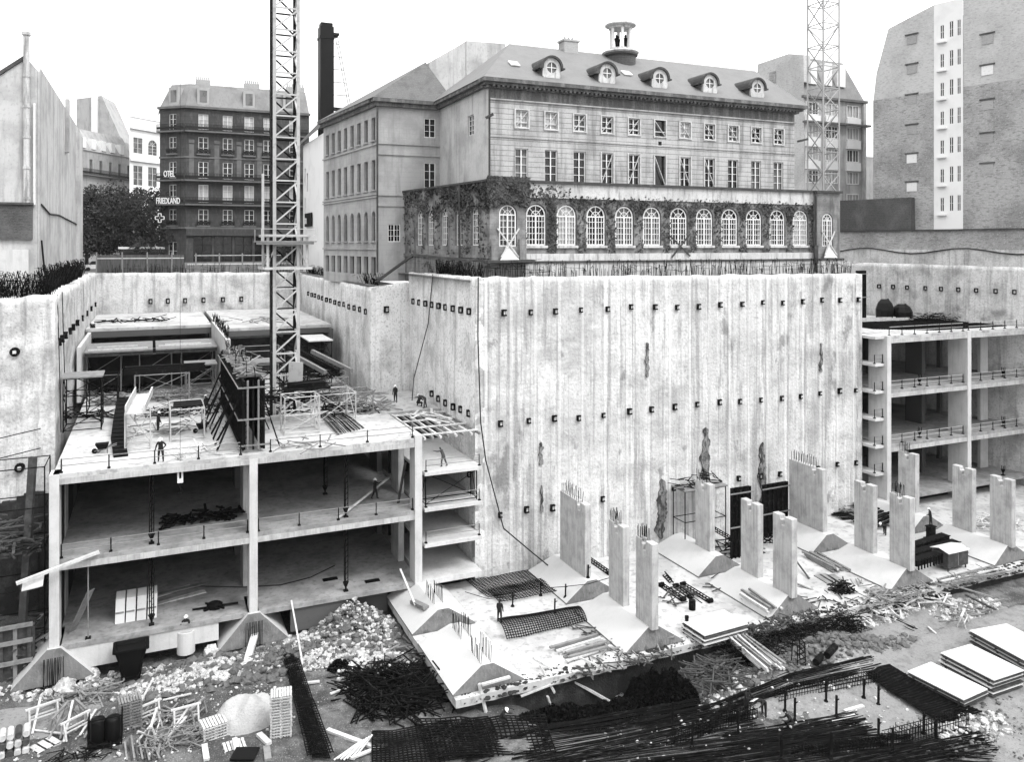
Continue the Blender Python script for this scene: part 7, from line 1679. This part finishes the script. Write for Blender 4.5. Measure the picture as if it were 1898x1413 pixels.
q = (22.9,65.9); person(q[0],q[1],9.0, .8, 'reach', 'worker reaching up under the timber grid on the narrow ramp slab', 'cloth_mid', 'cloth_mid', False)
p = GP(926,1154); person(p.x,p.y,p.z, V_+2.9, 'stand', 'lone worker in dark overalls standing on the raft by the curled reinforcement mat', helmet=False)
p = GP(345,1210); person(p.x,p.y+.3,p.z+.85, V_+.2, 'carry', 'worker standing waist deep in the upright concrete pipe', helmet=True)
q = GP(1725,1000); person(q.x,q.y,q.z+1.33, .4, 'hips', 'dark dressed worker standing on the steel stand between the right hand piers')
q = GP(1640,992); person(q.x,q.y,q.z, 1.6, 'bend', 'worker with white hard hat bending among the dark shutters left of the third pier line')
person(*pg(1768,594,18), 1.9, 'bend', 'worker bending over the bar heap on the top right slab')
person(*pg(1796,594,18), V_, 'stand', 'worker in a pale shirt on the top right slab, middle of the three', 'cloth_pale', 'cloth_mid', False)
person(*pg(1877,598,18), 2.0, 'reach', 'worker in shorts at the far right of the top right slab', 'cloth_dark', 'cloth_mid', False)
p = GP(1383,1325); person(p.x,p.y,p.z, V_+.7, 'read', 'man in dark coat holding a white sheet of paper among the rebar bundles', helmet=False, s_=1.03)
h_ = MB(); c = Vector((p.x,p.y,p.z))+Vector((math.sin(-(V_+.7))*-.0,0,0)); d = Vector((-math.sin(V_+.7), math.cos(V_+.7), 0)); sd_ = Vector((d.y,-d.x,0)); c = p+d*.45+Vector((0,0,1.12))
h_.extr([c-sd_*.3, c+sd_*.3, c+sd_*.3+d*.3+Vector((0,0,.14)), c-sd_*.3+d*.3+Vector((0,0,.14))], (0,0,.01)); solo(h_, 'paper_plan', 'white', 'white sheet of paper held by the man in the dark coat', 'paper')
p = GP(1416,1328); person(p.x,p.y,p.z, V_-.8, 'bend', 'stooping man in dark coat right of the man with the paper', helmet=False)
p = GP(1468,1352); person(p.x,p.y,p.z, V_-1.4, 'squat', 'man crouching low over the bars in front of the boards', helmet=False)
p = GP(1405,1000); 
p = GP(927,1345); person(p.x,p.y,p.z, V_+1.4, 'squat', 'worker with white hard hat crouching at the bottom of the trench below the raft', 'cloth_mid')
# ================================================================ CAMERA, DAYLIGHT, AIR
cd = bpy.data.cameras.new('camera'); cam = bpy.data.objects.new('camera', cd); col.objects.link(cam)
cam.location = (0,0,CAMZ); cam.rotation_euler = (math.pi/2, 0, -math.radians(24))
cd.sensor_width = 36; cd.lens = FOC/1898*36; cd.shift_y = -(706.5-HY)/1898; cd.clip_end = 4000; cd.clip_start = .5
sc = bpy.context.scene; sc.camera = cam
w = bpy.data.worlds.new('World'); sc.world = w; w.use_nodes = True; nt = w.node_tree
sky = nt.nodes.new('ShaderNodeTexSky'); sky.sky_type = 'NISHITA'; sky.sun_disc = False
EL, AZ = math.radians(52), math.radians(150)       # azimuth clockwise from +Y
sky.sun_elevation = EL; sky.sun_rotation = AZ; sky.dust_density = 6; sky.air_density = 1.5
bw = nt.nodes.new('ShaderNodeRGBToBW'); nt.links.new(sky.outputs[0], bw.inputs[0]); nt.links.new(bw.outputs[0], nt.nodes['Background'].inputs[0])
nt.nodes['Background'].inputs[1].default_value = .13
ov = nt.nodes.new('ShaderNodeMath'); ov.operation = 'MULTIPLY_ADD'; ov.inputs[1].default_value = .35; ov.inputs[2].default_value = 8.2; nt.links.new(bw.outputs[0], ov.inputs[0]); tc = nt.nodes.new('ShaderNodeTexCoord'); sp = nt.nodes.new('ShaderNodeSeparateXYZ'); nt.links.new(tc.outputs['Generated'], sp.inputs[0])   # overcast sky: zenith three times the horizon
g1 = nt.nodes.new('ShaderNodeMath'); g1.operation = 'MAXIMUM'; g1.inputs[1].default_value = 0; nt.links.new(sp.outputs[2], g1.inputs[0])
g2 = nt.nodes.new('ShaderNodeMath'); g2.operation = 'MULTIPLY_ADD'; g2.inputs[1].default_value = 2; g2.inputs[2].default_value = 1; nt.links.new(g1.outputs[0], g2.inputs[0])
g3 = nt.nodes.new('ShaderNodeMath'); g3.operation = 'MULTIPLY'; nt.links.new(ov.outputs[0], g3.inputs[0]); nt.links.new(g2.outputs[0], g3.inputs[1])
nt.links.new(g3.outputs[0], nt.nodes['Background'].inputs[0])
sd = bpy.data.lights.new('sun', 'SUN'); sd.energy = 1.6; sd.angle = math.radians(14); sd.color = (1,1,1)
so = bpy.data.objects.new('sun', sd); col.objects.link(so)
dv = Vector((math.sin(AZ)*math.cos(EL), math.cos(AZ)*math.cos(EL), math.sin(EL)))
so.rotation_euler = dv.to_track_quat('Z', 'Y').to_euler(); so.location = (0,-20,80)
sc.view_settings.view_transform = 'Standard'; sc.view_settings.look = 'None'; sc.view_settings.exposure = -.07; sc.view_settings.gamma = 1
if HAZE:
    mb = MB(); mb.box(-1600,1600,-400,1600,-6,90); hz = mb.build('haze', 'conc'); hz['kind'] = 'stuff'
    m = bpy.data.materials.new('haze'); m.use_nodes = True; n = m.node_tree; n.nodes.remove(n.nodes['Principled BSDF'])
    pv = n.nodes.new('ShaderNodeVolumePrincipled'); pv.inputs['Color'].default_value = (1,1,1,1); pv.inputs['Density'].default_value = HAZE
    pv.inputs['Anisotropy'].default_value = .3
    n.links.new(pv.outputs[0], n.nodes['Material Output'].inputs['Volume']); hz.data.materials.clear(); hz.data.materials.append(m)

sc.cycles.diffuse_bounces = 2; sc.cycles.max_bounces = 6
